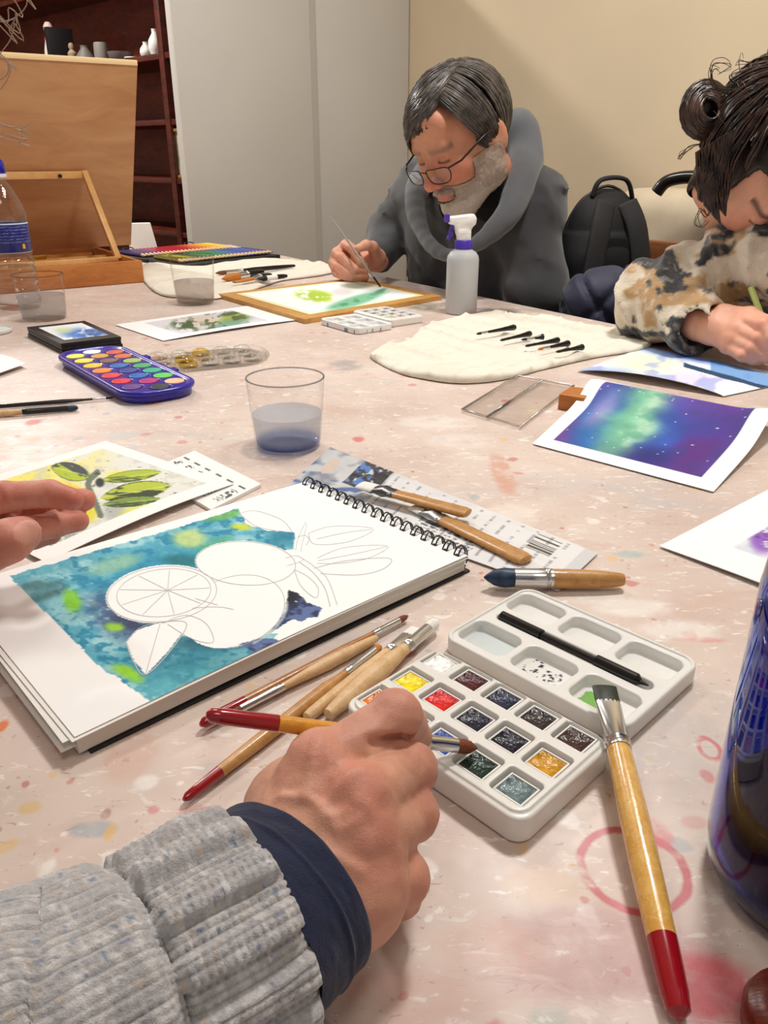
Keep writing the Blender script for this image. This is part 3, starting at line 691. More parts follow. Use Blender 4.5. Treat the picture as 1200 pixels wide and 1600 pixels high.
_w = m_edge.math('SINE', m_edge.math('MULTIPLY', _s.outputs[2], 9000.0)); m_edge.put(m_edge.b.inputs['Base Color'], m_edge.mix(m_edge.ramp(_w, -1, 1), rgba((206, 198, 186)), rgba((238, 234, 226)))); m_edge.b.inputs['Roughness'].default_value = .8
local(sb, sheet('page', bookq(PH-.0009, (.002, .001, 0, .003), .4), 40, 50, blk, zpage, .0004))
local(sb, sheet('page', bookq(PH-.0018, (.0, -.0005, 0, .005), -.5), 40, 50, blk, zpage, .0004))
local(sb, sheet('page', bookq(PH-.0070, (.0, -.001, 0, .007), -.3), 30, 40, blk, lambda s, t: zpage(s, t)*.8, .0004))
local(sb, sheet('page_block', bookq(PH-.0026, (.001, -.001, .002, -.001)), 40, 50, blk, lambda s, t: zpage(s, t)*.9, PH-.0026-.0022, m_edge.m))
local(sb, sheet('back_cover', bookq(.0019, (0, .001, -.002, -.006)), 8, 8, lambda u, v, s, t: np.zeros(u.shape+(3,))+np.array([34, 34, 36]), None, .0017, mat('black_card', (34, 34, 36), .6)))
m_wire = mat('black_wire', (14, 14, 15), .3, coat=.3)
for i in range(17):
    q = (i+.5)/17*WD; mb = MB()
    for dx in (-.0016, .0016):
        cen = A_+xs_*(q+dx)+ys_*.0012; cen.z = TZ+.0104
        pts = []
        for k in range(22):
            a = 2*math.pi*k/22; p = cen+ys_*(.0062*math.cos(a))+Vector((0, 0, .0098*math.sin(a)))+xs_*(dx*.35*math.cos(a)); pts.append(p)
        mb.tube(pts, .00062, 6, closed=True)
    local(sb, mb.obj('binding_coil', m_wire, None, 180))
# pencil drawing on the page
def onpage(u, v, lift=.0002):
    h = PH
    for _ in range(4):
        p = W(u, v, h); d = p-A_; s = d.dot(xs_)/WD; t = d.dot(ys_)/LN; h = PH+float(zpage(np.float64(min(max(s, 0), 1)), np.float64(min(max(t, 0), 1))))+lift
    return W(u, v, h)
def ribbon(mb, pts, w):
    P = [Vector(p) for p in pts]; V = []; F = []
    for i, p in enumerate(P):
        d = (P[min(i+1, len(P)-1)]-P[max(i-1, 0)]); n = Vector((-d.y, d.x, 0)).normalized()*w/2; V += [tuple(p-n), tuple(p+n)]
        if i: F.append((2*i-2, 2*i, 2*i+1, 2*i-1))
    mb.add(V, F)
pm = MB()
def ell_pts(cx, cy, rx, ry, a, n=40, a0=0, a1=360):
    c, s = math.cos(math.radians(a)), math.sin(math.radians(a)); o = []
    for i in range(n+1):
        th = math.radians(a0+(a1-a0)*i/n); x, y = rx*math.cos(th), ry*math.sin(th); o.append((cx+x*c-y*s, cy+x*s+y*c))
    return o
LINES = [ell_pts(253, 928, 86, 43, -6), ell_pts(256, 926, 74, 37, -6), ell_pts(384, 880, 78, 34, 3), ell_pts(366, 955, 81, 54, -18, 30, -100, 110)]
for a in range(0, 360, 40): LINES.append([(262, 922), ell_pts(256, 926, 72, 35, -6, 360)[a]])
LINES += [spline(x, 6) for x in ([(197, 1003), (225, 978), (290, 972), (270, 1012), (228, 1054), (208, 1032), (197, 1003)], [(228, 1052), (240, 1010), (250, 975)], [(258, 972), (290, 961), (322, 974), (333, 1003), (300, 998), (262, 975)],
    [(375, 802), (400, 798), (440, 812), (456, 830)], [(378, 806), (405, 824), (456, 832)], [(482, 833), (520, 822), (583, 826), (545, 846), (492, 850), (482, 833)], [(495, 872), (540, 855), (606, 853), (575, 872), (530, 880), (495, 880)],
    [(490, 888), (540, 876), (608, 872), (600, 888), (560, 898), (500, 896)], [(472, 872), (490, 884), (512, 905), (527, 945)], [(468, 878), (490, 895), (508, 920), (516, 948)], [(460, 890), (480, 900), (497, 918), (493, 934), (470, 915), (460, 890)],
    [(462, 860), (466, 840), (478, 815)], [(470, 862), (474, 842), (480, 818)], [(446, 872), (462, 868), (474, 874), (462, 880), (448, 884)], [(464, 840), (475, 836), (483, 842), (478, 852)], [(300, 950), (340, 948), (365, 952)], [(305, 935), (340, 945)], [(495, 842), (540, 832), (580, 827)], [(497, 876), (550, 866), (604, 854)])]
for l in LINES:
    w = .00045+.0002*random.random(); ribbon(pm, [onpage(*p) for p in l], w)
pl = pm.obj('pencil_drawing', mat('graphite_line', (196, 196, 198), .8)); pl.parent = pg

# ================================================================ watercolour paint sets (moulded white plastic)
m_plas = mat('white_moulded_plastic', (232, 230, 224), .32, attr=True, coat=.15)
m_pan = mat('pan_white_plastic', (240, 239, 236), .35)
m_plainplas = mat('plain_white_plastic', (232, 230, 224), .32, coat=.15)
def wet(col): return mat('paint_%d_%d_%d' % col, col, .16, var=.35, vscale=260, bump=.5, bscale=330)
def paint_block(w, d, h, seed):
    n = 9; V = []; F = []
    for i in range(n):
        for j in range(n):
            x, y = (i/(n-1)-.5), (j/(n-1)-.5); r = max(abs(x), abs(y))*2
            V.append((x*w, y*d, h-.0012*(1-r**3)*1.0+.0006*float(vn(i*.9+seed*7, j*.9, seed))))
    for i in range(n-1):
        for j in range(n-1): F.append((i*n+j, (i+1)*n+j, (i+1)*n+j+1, i*n+j+1))
    return MB().add(V, F)
def paint_set(label, cen, rz, L, D, Hh, vox, pans, pitch, lidcen, lidL, lidD, wells, lidcol, groove, rec=(.0200, .0190), pan=(.0168, .0154)):
    t = thing('paint_set', label, 'paint set', cen, rz)
    f = Field((-L/2-.004, -D/2-.004, -.002), (L/2+.004, D/2+.004, Hh+.004), vox)
    f.slab((0, 0), L, D, 0, Hh-.0014, .009, .0018); f.slab((0, 0), L-.006, D-.006, .004, Hh, .0075, .0008)
    for (x, y, c) in pans: f.slab((x, y), rec[0], rec[1], Hh-.0085, Hh+.01, .0022, .0006, 0, 's')
    V, F = f.mesh(1); col = np.zeros((len(V), 3))+np.array([232, 230, 224]); mkobj('tray', V, F, m_plas, t, 60, None, col)
    for i, (x, y, c) in enumerate(pans):
        b = MB(); w, d = pan; z0, z1 = Hh-.0083, Hh-.0022
        for sx in (-1, 1): b.box((x+sx*(w/2-.0005), y, (z0+z1)/2), (.001, d, z1-z0), None, .0002, 1)
        for sy in (-1, 1): b.box((x, y+sy*(d/2-.0005), (z0+z1)/2), (w-.002, .001, z1-z0), None, .0002, 1)
        b.box((x, y, z0+.0004), (w-.002, d-.002, .0008)); pn_ = b.obj('paint_pan', m_pan, t)
        if c is not None:
            k = paint_block(w-.0021, d-.0021, Hh-.0030, i+1.3); o = k.obj('paint_cake', wet(c), pn_, 60); o.location = (x, y, 0)
    # lid
    f = Field((-lidL/2-.004, -lidD/2-.004, -.002), (lidL/2+.004, lidD/2+.004, .016), vox); LH = .0120
    f.slab((0, 0), lidL, lidD, 0, LH, .011, .0018); f.slab((0, 0), lidL-.005, lidD-.005, LH-.0013, LH+.01, .009, .0005, 0, 's')
    for (x, y, w, d) in wells:
        f.slab((x, y), w, d, LH-.0085, LH+.012, min(.0062, d*.25), .0026, .0008, 's')
    if groove:
        (gx, gy, gw, gd) = groove; f.slab((gx, gy), gw, gd, LH-.0075, LH+.012, gd*.48, .002, .001, 's')
    V, F = f.mesh(1); lo = mkobj('lid', V, F, m_plas, t, 60, None, lidcol(V)); lo.location = lidcen
    return t
T0, T1, T2, T3 = [W(u, v, .0155) for u, v in ((684, 1014), (956, 1160), (812, 1284), (540, 1098))]
cx = (T0+T1+T2+T3)/4; xd = ((T1-T0)+(T2-T3)).normalized(); rz = math.atan2(xd.y, xd.x)
Lx = ((T1-T0).length+(T2-T3).length)/2+.003; Dy = ((T0-T3).length+(T1-T2).length)/2+.003
RZ = Matrix.Rotation(-rz, 3, 'Z'); tolocal = lambda p: RZ @ (Vector((p.x, p.y, 0))-Vector((cx.x, cx.y, 0)))
g00, g04, g24 = tolocal(W(684, 1043, .013)), tolocal(W(899, 1158, .013)), tolocal(W(806, 1236, .013))
sx_ = (g04.x-g00.x)/4; sy_ = (g04.y-g24.y)/2; mx_ = (g00.x+g04.x)/2; my_ = (g04.y+g24.y)/2
PC = [[(244, 242, 240), (70, 10, 22), (24, 32, 62), (44, 36, 36), (58, 34, 32)], [(240, 214, 20), (206, 28, 24), (18, 20, 44), (14, 16, 34), (196, 140, 24)], [(226, 120, 30), (130, 20, 50), (44, 84, 170), (14, 44, 34), (96, 116, 118)]]
pans = [(mx_+(i-2)*sx_, my_+(1-j)*sy_, PC[j][i]) for j in range(3) for i in range(5)]
LC = [tolocal(W(u, v, .0115)) for u, v in ((704, 1000), (812, 914), (1086, 1026), (982, 1150))]
lc = sum(LC, Vector())/4; lL = (LC[2].x-LC[1].x+LC[3].x-LC[0].x)/2+.003; lD = (LC[1].y-LC[0].y+LC[2].y-LC[3].y)/2
tl = lambda u, v, h=.006: tolocal(W(u, v, h))-lc
# wells: three by the far edge, three by the hinge
xw = [-.0420, -.001, .0400]; sc_ = lL/.128
wells = [(x*sc_, lD*.285, .0355*sc_, .0255) for x in xw]+[(x*sc_, -lD*.262, .0355*sc_, .0265) for x in xw]
print('PALETTE', Lx, Dy, lL, lD, sx_, sy_, [tuple(round(a, 4) for a in tl(u, v)) for u, v in ((832, 940), (921, 977), (1023, 1022), (759, 1005), (853, 1050), (945, 1092), (766, 962), (1027, 1068))])
def lidcol(V):
    c = np.zeros((len(V), 3))+np.array([234, 233, 229]); x, y, z = V.T; ins = z < .0075
    n = fbm(x*420, y*420, 3, 3); w4, w5, w6 = wells[3], wells[4], wells[5]
    c = mixc(c, (204, 214, 216), (ins & (np.abs(x-w4[0]) < .017) & (np.abs(y-w4[1]) < .012))*.8)
    c = mixc(c, (20, 28, 48), (ins & (n > .60) & (np.abs(x-w5[0]) < .014) & (np.abs(y-w5[1]) < .010))*.95)
    c = mixc(c, (110, 178, 70), (ins & (inell(x, y, w6[0]-.006, w6[1], .0085, .0075) < .8+.5*n))*.9)
    return c
ps1 = paint_set('open white paint set with fifteen colour pans beside the hand', Vector((cx.x, cx.y, TZ+.0003)), rz, Lx, Dy, .0165, .00076, pans, None, Vector((lc.x, lc.y, 0)), lL, lD, wells, lidcol, (0, .002, lL*.86, .0095))
hm = MB()
for k in (-.3, 0, .3): hm.tube([(k*Lx-.012, Dy/2+.0012, .0090), (k*Lx+.012, Dy/2+.0012, .0090)], .0024, 10)
hm.obj('hinge', m_plainplas, ps1)
# black travel brush in the lid groove
RW = Matrix.Rotation(rz, 3, 'Z'); lw_ = lambda x, y, z: Vector((cx.x, cx.y, TZ+.0003)) + RW @ (lc+Vector((x, y, 0))) + Vector((0, 0, z))
tbx = thing('travel_brush', 'black folding travel brush lying in the groove of the white lid', 'paint brush', lw_(0, .002, .0055))
gl_ = lL*.41
local(tbx, MB().tube([lw_(-gl_, .002, .0105), lw_(-gl_*.4, .002, .0105)], .0036, 12).obj('cap', m_blk))
local(tbx, MB().tube([lw_(-gl_*.4, .002, .0100), lw_(gl_*.5, .002, .0100)], .0026, 12).obj('handle', m_blk))
local(tbx, MB().tube([lw_(gl_*.35, .002, .0105), lw_(gl_*.86, .002, .0105), lw_(gl_*.90, .002, .0105)], [.0040, .0040, .002], 12).obj('sleeve', m_blk))
local(tbx, MB().tube([lw_(gl_*.88, .002, .0105), lw_(gl_*1.0, .002, .0105)], [.0018, .0004], 8).obj('bristles', m_bristle_k))

# the man's small white paint set
Q = [W(u, v, .012) for u, v in ((545, 486), (621, 509), (566, 521), (490, 504))]; q2 = [W(u, v, .012) for u, v in ((591, 477), (669, 492), (621, 509), (545, 486))]
c2 = sum(q2, Vector())/4; xd2 = ((q2[1]-q2[0])+(q2[2]-q2[3])).normalized(); rz2 = math.atan2(xd2.y, xd2.x); c1 = sum(Q, Vector())/4
R2 = Matrix.Rotation(-rz2, 3, 'Z'); off = R2 @ (c1-c2); off.z = 0
P2 = [(44, 60, 110), (20, 30, 50), (60, 90, 130), (30, 60, 120), (80, 60, 50), (30, 24, 40), (40, 40, 60), (200, 60, 40), (30, 80, 60), (60, 50, 90), (130, 160, 60), (220, 210, 60)]
pn2 = [((i-1.5)*.026, (1-j)*.024, P2[j*4+i]) for j in range(3) for i in range(4)]
off.x *= .5; off.y = math.copysign(.0865, off.y)
def lidcol2(V):
    c = np.zeros((len(V), 3))+np.array([236, 236, 234]); x, y, z = V.T; n = fbm(x*160, y*160, 8, 3)
    return mixc(c, (60, 110, 150), ((z < .007) & (n > .64))*.8)
paint_set('small open white paint set beside the drawing board and spray bottle', Vector((c2.x, c2.y, TZ+.0003)), rz2, .122, .083, .0150, .0013, pn2, None, off, .122, .083, [((i-1)*.038, s*.02, .034, .03) for i in range(3) for s in (-1, 1)], lidcol2, None, (.021, .0185), (.0180, .0160))

# ================================================================ blue tray of round paints
def uvset():
    cpx = {'l': [(335, 161), (375, 181), (412, 203), (455, 225), (496, 247), (540, 272), (588, 298)], 'm': [(408, 142), (445, 160), (490, 180), (537, 202), (580, 224), (613, 248), (660, 271), (707, 297)], 'r': [(512, 143), (550, 160), (592, 180), (635, 202), (680, 223), (727, 246), (775, 271)]}
    cc = {'l': [(250, 240, 70), (250, 226, 40), (248, 200, 40), (244, 140, 30), (230, 40, 50), (220, 20, 50), (96, 50, 130)], 'm': [(248, 246, 240), (206, 160, 50), (120, 90, 70), (30, 100, 180), (40, 60, 140), (20, 100, 190), (180, 30, 120), (40, 46, 54)], 'r': [(206, 90, 50), (212, 110, 50), (160, 190, 90), (70, 170, 110), (50, 176, 140), (100, 210, 90), (246, 196, 160)]}
    H0 = .0150; P = []
    for k in 'lmr':
        for (a, b), c in zip(cpx[k], cc[k]): P.append((W(a*.35, 500+b*.35, H0), c, k))
    a, b = P[0][0], P[6][0]; xd = (b-a); xd.z = 0; xd.normalize(); rz = math.atan2(xd.y, xd.x); cen = sum((p[0] for p in P), Vector())/len(P)
    R = Matrix.Rotation(-rz, 3, 'Z'); t = thing('paint_tray', 'royal blue plastic tray of round bright paint pans beside the black case', 'paint set', Vector((cen.x, cen.y, TZ+.0003)), rz)
    loc = [(R @ (p-cen), c, k) for p, c, k in P]
    rows = {k: sum(q.y for q, c, kk in loc if kk == k)/sum(1 for q, c, kk in loc if kk == k) for k in 'lmr'}
    L = max(q.x for q, c, k in loc)-min(q.x for q, c, k in loc)+.052; pitch = (loc[6][0].x-loc[0][0].x)/6; D = abs(rows['l']-rows['r'])+.048
    rr = min(pitch*.40, abs(rows['l']-rows['r'])/2*.46)
    f = Field((-L/2-.006, -D/2-.006, -.002), (L/2+.006, D/2+.006, .024), .0016)
    f.slab((0, 0), L-.008, D-.008, 0, .012, .036, .004); f.slab((0, 0), L, D, .0095, .0165, .040, .0022, .002)
    f.slab((0, 0), L-.014, D-.014, .0145, .03, .034, .001, .001, 's')
    for q, c, k in loc: f.op((q.x-rr, rows[k]-rr, .011), (q.x+rr, rows[k]+rr, .03), lambda X, Y, Z, q=q, k=k: np.maximum(np.sqrt((X-q.x)**2+(Y-rows[k])**2)-rr-.001, .0118-Z), 0, 's')
    V, F = f.mesh(1); mkobj('tray', V, F, mat('royal_blue_plastic', (38, 30, 160), .28, coat=.3), t, 60)
    for q, c, k in loc:
        MB().lathe([(0, .0119), (rr, .0119), (rr, .0146), (rr*.93, .0152), (rr*.8, .0150), (0, .0146)], 24).obj('paint_cake', mat('gouache_%d_%d_%d' % c, c, .5, var=.06, vscale=200), t, 50, (q.x, rows[k], 0))
    for sx in (-1, 1): MB().box((sx*L*.16, (D/2+.003)*(1 if rows['r'] > 0 else -1), .012), (.016, .009, .006), None, .0012).obj('hinge_tab', MATS['royal_blue_plastic'], t)
    MB().box((-L/2-.002, 0, .012), (.008, .03, .006), None, .0012).obj('clasp', MATS['royal_blue_plastic'], t)
    print('BLUE', L, D, rr)
uvset()

# ================================================================ glasses and bottles
m_clear = clear('clear_plastic_wall', (255, 255, 255), (226, 228, 230), 1.45, .02, .6)
m_water = clear('clear_water', (248, 249, 250), (222, 226, 230), 1.33, .02)
def water_mat(name, top, bottom, z0, z1, edge):
    g = NG(name); t = g.t; t.nodes.remove(g.b)
    sx = g.n('ShaderNodeSeparateXYZ', i_Vector=g.coords()); f = g.ramp(sx.outputs[2], z0, z1)
    lw = g.n('ShaderNodeLayerWeight', i_Blend=.5); gl = g.n('ShaderNodeBsdfGlossy', i_Roughness=.02)
    col = g.mix(f, rgba(bottom), rgba(top))
    tr = g.n('ShaderNodeBsdfTransparent', i_Color=col); df = g.n('ShaderNodeBsdfDiffuse', i_Color=g.mix(f, rgba(edge), rgba(top)))
    m0 = g.n('ShaderNodeMixShader', i_Fac=.22); t.links.new(tr.outputs[0], m0.inputs[1]); t.links.new(df.outputs[0], m0.inputs[2])
    mx = g.n('ShaderNodeMixShader'); g.put(mx.inputs[0], g.math('MULTIPLY_ADD', g.math('POWER', lw.outputs['Facing'], 5.0), .55, .02)); t.links.new(m0.outputs[0], mx.inputs[1]); t.links.new(gl.outputs[0], mx.inputs[2]); t.links.new(mx.outputs[0], g.out.inputs[0]); return g.m
def tumbler(label, p, r0, r1, h, wl, wm, seg=64):
    t = thing('tumbler', label, 'glass', Vector((p.x, p.y, TZ+.0004)))
    w = .0010; R = lambda z: r0+(r1-r0)*(z/h)**.8
    zs = np.linspace(0, h, 12)
    prof = [(0, 0.0), (r0*.9, 0), (r0, .0015)]+[(R(z), z) for z in zs[1:]]+[(R(h)-w*.2, h+.0002)]
    MB().lathe(prof, seg, cap_top=False).obj('wall', m_clear, t, 60)
    MB().lathe([(R(h)+.0001, h-.0006), (R(h)+.0005, h), (R(h)+.0001, h+.0008), (R(h)-w, h+.0008), (R(h)-w-.0003, h), (R(h)-w, h-.0006), (R(h)+.0001, h-.0006)], seg, cap_top=False, cap_bot=False).obj('rim', clear('plastic_rim', (206, 208, 212), (170, 174, 180)), t, 60)
    zz = np.linspace(.0042, wl, 6)
    MB().lathe([(0, .0034), (r0-w-.001, .0036)]+[(R(z)-w-.0003, z) for z in zz]+[(0, wl)], seg).obj('water', wm, t, 60)
    return t
m_wblue = water_mat('bluish_paint_water', (230, 234, 240), (140, 162, 206), .003, .014, (90, 116, 180))
m_wgrey = water_mat('grey_paint_water', (228, 222, 218), (222, 214, 206), .003, .02, (150, 140, 130))
m_wclear = water_mat('barely_grey_water', (226, 224, 222), (214, 212, 210), .003, .02, (200, 198, 196))
tumbler('clear tumbler half full of bluish paint water near the sketchbook coils', W(451, 697), .0345, .0412, .0765, .038, m_wblue)
tumbler('clear tumbler of grey paint water in front of the cream brush cloth', W(306, 474), .0385, .0460, .098, .047, m_wgrey)
tumbler('clear tumbler of almost clean water beside the plastic water bottle', W(70, 498), .040, .0465, .083, .045, m_wclear)
# bottle of water
bp = W(32, 482)
wb = thing('water_bottle', 'clear plastic water bottle with dark blue label and blue cap', 'bottle', Vector((bp.x, bp.y, TZ+.0004)))
rb_ = .0435
def ribs(z): return rb_-.0015+.0022*math.cos(z*2*math.pi/.019)
pr = [(0, .004), (rb_*.6, .001), (rb_*.9, .002), (rb_, .012)]+[(ribs(z), z) for z in np.linspace(.018, .108, 30)]+[(rb_*.97, .112), (rb_*.97, .168), (rb_*1.0, .176), (rb_*.98, .185), (rb_*.86, .205), (rb_*.62, .228), (rb_*.38, .243), (.0165, .249), (.0165, .262), (0, .262)]
MB().lathe(pr, 48).obj('bottle_body', clear('crinkled_bottle_plastic', (252, 252, 253), (206, 210, 214), 1.5, .04, 1.6, .5, 55), wb, 50)
MB().lathe([(0, .0055)]+[(ribs(z)-.0015, z) for z in np.linspace(.012, .085, 22)]+[(0, .085)], 40).obj('water', m_water, wb, 50)
g = NG('blue_bottle_label'); sx = g.n('ShaderNodeSeparateXYZ', i_Vector=g.coords()); nz = g.noise(g.coords((1, 1, 6)), 140, 2)
z_ = sx.outputs[2]; bandw = g.math('MULTIPLY', g.ramp(g.math('SINE', g.math('MULTIPLY', z_, 1100.0)), .1, .5), g.math('MULTIPLY', g.ramp(nz.outputs[0], .46, .52), g.ramp(z_, .128, .132)))
c = g.mix(g.math('MULTIPLY', bandw, .45), rgba((24, 26, 110)), rgba((150, 160, 210)))
c = g.mix(g.math('ADD', g.math('GREATER_THAN', z_, .1655), g.math('LESS_THAN', z_, .1135), clamp=True), c, rgba((190, 205, 230)))
g.put(g.b.inputs['Base Color'], c); g.b.inputs['Roughness'].default_value = .3
MB().lathe([(rb_*.975, .1125), (rb_*.985, .1130), (rb_*.985, .1675), (rb_*.975, .168)], 48, cap_top=False, cap_bot=False).obj('label_band', g.m, wb, 60)
a0 = math.atan2(-bp.y, -bp.x)+.62
yq = MB()
for k in range(4):
    a1, a2 = a0+k*.035, a0+(k+1)*.035; r_ = rb_*.992
    yq.add([(r_*math.cos(a1), r_*math.sin(a1), .120), (r_*math.cos(a2), r_*math.sin(a2), .120), (r_*math.cos(a2), r_*math.sin(a2), .129), (r_*math.cos(a1), r_*math.sin(a1), .129)], [(0, 1, 2, 3)])
yq.obj('label_mark', mat('label_yellow', (236, 176, 50), .4), wb)
MB().lathe([(.0175, .250), (.0195, .251), (.0195, .2565), (.0175, .257)], 32, cap_top=False, cap_bot=False).obj('cap_ring', mat('cap_white', (225, 230, 240), .4), wb)
MB().lathe([(.0188, .2575), (.0192, .2585), (.0180, .276), (.0155, .2815), (.012, .283), (0, .283)], 32).obj('cap', mat('cap_blue', (28, 24, 150), .25, coat=.3), wb, 50)
# white lid beside the bottle
lp = W(-14, 520); tag(MB().lathe([(0, 0), (.034, 0), (.036, .002), (.036, .006), (.0345, .0065), (.033, .004), (0, .0035)], 40).obj('white_saucer', mat('jar_lid_white', (224, 228, 224), .4), None, 50, Vector((lp.x, lp.y, TZ+.0004))), 'small round white saucer in front of the plastic water bottle', 'saucer')
# spray bottle
sp = W(720, 489)
st = thing('spray_bottle', 'translucent white spray bottle with purple collar and trigger', 'spray bottle', Vector((sp.x, sp.y, TZ+.0004)), math.pi+.15)
rs = .0315
g = NG('milky_plastic'); g.b.inputs['Base Color'].default_value = rgba((226, 228, 230)); g.b.inputs['Roughness'].default_value = .35; g.b.inputs['Transmission Weight'].default_value = .35; g.b.inputs['IOR'].default_value = 1.2
g2 = NG('milky_plastic_filled'); g2.b.inputs['Base Color'].default_value = rgba((200, 204, 208)); g2.b.inputs['Roughness'].default_value = .4
MB().lathe([(0, 0), (rs*.92, 0), (rs, .003), (rs, .103), (rs*.96, .110), (rs*.8, .117), (.0165, .122), (.0155, .128), (0, .128)], 48).obj('bottle_body', g.m, st, 50)
MB().lathe([(0, .002), (rs*.93, .003), (rs*.965, .006), (rs*.965, .082), (0, .082)], 48).obj('liquid', g2.m, st, 50)
m_pur = mat('purple_plastic', (78, 52, 168), .35); m_spw = mat('sprayer_white', (244, 243, 240), .35)
MB().lathe([(.0160, .1225), (.0172, .1235), (.0172, .1385), (.0155, .140), (0, .140)], 32).obj('collar', m_pur, st, 50)
f = Field((-.05, -.02, .135), (.06, .02, .195), .0009)
hp = [(.014, .1385), (.018, .150), (.030, .160), (.034, .178)]
f.rbox((0, 0, .146), (.026, .022, .022), .005); f.rbox((.002, 0, .164), (.034, .021, .020), .006, Matrix.Rotation(.35, 3, 'Y'), .008)
f.rbox((.006, 0, .1775), (.052, .020, .015), .005, Matrix.Rotation(.10, 3, 'Y'), .008); f.rbox((-.014, 0, .174), (.016, .020, .016), .005, None, .006)
V, F = f.mesh(1); mkobj('sprayer_head', V, F, m_spw, st, 180)
MB().box((.0345, 0, .1795), (.008, .017, .015), None, .002).obj('nozzle', m_pur, st)
MB().tube(spline([(.020, 0, .168), (.026, 0, .158), (.026, 0, .150), (.032, 0, .140)], 5), [.004]*6+[.0045]*5+[.0040]*4+[.003], 10, 1.0, (0, 1, 0)).obj('trigger', m_pur, st, 50)
# blue glass bottle
gp = Vector((.1865, .2480, TZ+.0004))
gb = thing('glass_bottle', 'deep cobalt blue glass bottle with embossed marks and dark liquid', 'bottle', gp)
R_ = .0455
out = [(0, .006), (R_*.55, .004), (R_*.72, .0008), (R_*.86, .0015), (R_*.97, .009), (R_, .020), (R_, .140), (R_*.98, .150), (R_*.90, .162), (R_*.72, .176), (R_*.48, .190), (.0165, .204), (.0150, .225), (.0150, .262), (.0175, .264), (.0175, .272), (.0150, .274)]
inn = [(r-.0032 if r > .006 else 0, z+.004) for r, z in out if z < .27][::-1]
g = NG('cobalt_glass'); g.b.inputs['Base Color'].default_value = rgba((30, 58, 180)); g.b.inputs['Roughness'].default_value = .03; g.b.inputs['Transmission Weight'].default_value = 1; g.b.inputs['IOR'].default_value = 1.18; g.b.inputs['Specular IOR Level'].default_value = .9; g.b.inputs['Coat Weight'].default_value = .6
MB().lathe(out+[(.0118, .274)]+inn, 72).obj('glass_wall', g.m, gb, 50)
MB().lathe([(0, .0102), (R_*.70-.0036, .0060), (R_-.0046, .016), (R_-.0040, .026), (R_-.0040, .040), (0, .040)], 56).obj('liquid', mat('navy_liquid', (8, 10, 34), .05), gb, 50)
em = MB(); a0 = math.atan2(-gp.y, -gp.x)-.25
def on_b(a, z): r = R_+.0002; return (r*math.cos(a0+a), r*math.sin(a0+a), z)
STR = [[(x0, .119), (x0, .094)] for x0 in (.0, .30)]+[[(x0, z), (x0+.18, z)] for x0 in (.0, .30) for z in (.119, .107, .094)]+[
       [(.05, .085), (-.1, .078), (.0, .066), (.22, .062), (.4, .068), (.5, .080), (.36, .086), (.24, .078)], [(.0, .086), (-.16, .076), (-.02, .060), (.25, .056), (.48, .064), (.7, .080), (.9, .084)], [(-.22, .126), (-.22, .135), (0, .138), (.3, .136), (.6, .138)], [(.3, .050), (.36, .054), (.42, .050), (.36, .047), (.3, .050)]]
for s_ in STR: em.tube(spline([on_b(a, z) for a, z in s_], 6), .0013, 8)
em.obj('embossed_mark', g.m, gb, 180)
MB().lathe([(.0182, .262), (.0186, .264), (.0186, .280), (.017, .283), (0, .283)], 32).obj('cap', m_blk, gb, 50)

# ================================================================ prints and paintings on the table
def lemon_col(u, v, s, t):
    c = np.zeros(u.shape+(3,))+np.array([248, 247, 244]); ins = (s > .09) & (s < .90) & (t > .085) & (t < .915)
    n = fbm(u/22, v/12, 2, 4); n2 = fbm(u/7, v/5, 6, 3)
    P = np.zeros_like(c)+np.array([228, 229, 220]); P = mixc(P, (246, 232, 110), blob(u, v, 60, 745, 90, 34, -20, .7)*sm(.25, .5, n)); P = mixc(P, (206, 206, 196), sm(.55, .7, n)*.7)
    P = mixc(P, (244, 226, 60), blob(u, v, 190, 742, 22, 6, 0, .6)*.9); P = mixc(P, (250, 206, 20), blob(u, v, 100, 790, 46, 34, 10, .25)*.98); P = mixc(P, (222, 214, 40), blob(u, v, 130, 800, 22, 16, 0, .5)*.8)
    P = mixc(P, (150, 156, 154), blob(u, v, 60, 855, 60, 16, -20, .6)*sm(.35, .55, n2)); P = mixc(P, (160, 164, 160), blob(u, v, 180, 800, 18, 16, 0, .6)*.7); P = mixc(P, (222, 226, 100), blob(u, v, 210, 800, 26, 12, -30, .7)*.8)
    def leaf(P, cx, cy, rx, ry, a, dark, lime, side):
        c_, s_ = math.cos(math.radians(a)), math.sin(math.radians(a)); lx = ((u-cx)*c_+(v-cy)*s_)/rx; ly = (-(u-cx)*s_+(v-cy)*c_)/ry
        w = np.clip(1-lx*lx, 0, 1)**.8; ins_ = (np.abs(lx) < 1) & (np.abs(ly) < w); st = fbm(lx*2.2+cx, (ly-lx*.8)*3.2, 3, 3)
        P = mixc(P, dark, ins_*1.0); P = mixc(P, lime, (ins_ & (np.abs(ly) < w*.9))*sm(.40, .56, st+.22*np.tanh(ly*side*4))*.95); P = mixc(P, (220, 226, 140), (ins_ & (np.abs(ly) < .06))*.6); return P
    P = leaf(P, 111, 737, 33, 14, 14, (70, 78, 76), (184, 204, 50), 1.0); P = leaf(P, 205, 744, 48, 9, -8, (86, 104, 36), (180, 198, 56), -.3)
    P = leaf(P, 212, 768, 56, 15, -10, (54, 68, 40), (190, 204, 60), -.4); P = leaf(P, 205, 784, 46, 8, -6, (66, 86, 44), (130, 156, 60), -.6)
    stem = spline([(152, 738), (138, 755), (146, 778), (157, 805)], 6)
    for x, y in stem: P = mixc(P, (110, 124, 104), (inell(u, v, x, y, 5, 5) < 1)*1.0)
    P = mixc(P, (46, 50, 48), blob(u, v, 156, 754, 7, 7, 0, .3)); P = mixc(P, (40, 44, 40), (n2 > .78)*.6)
    return np.where(ins[..., None], P, c)
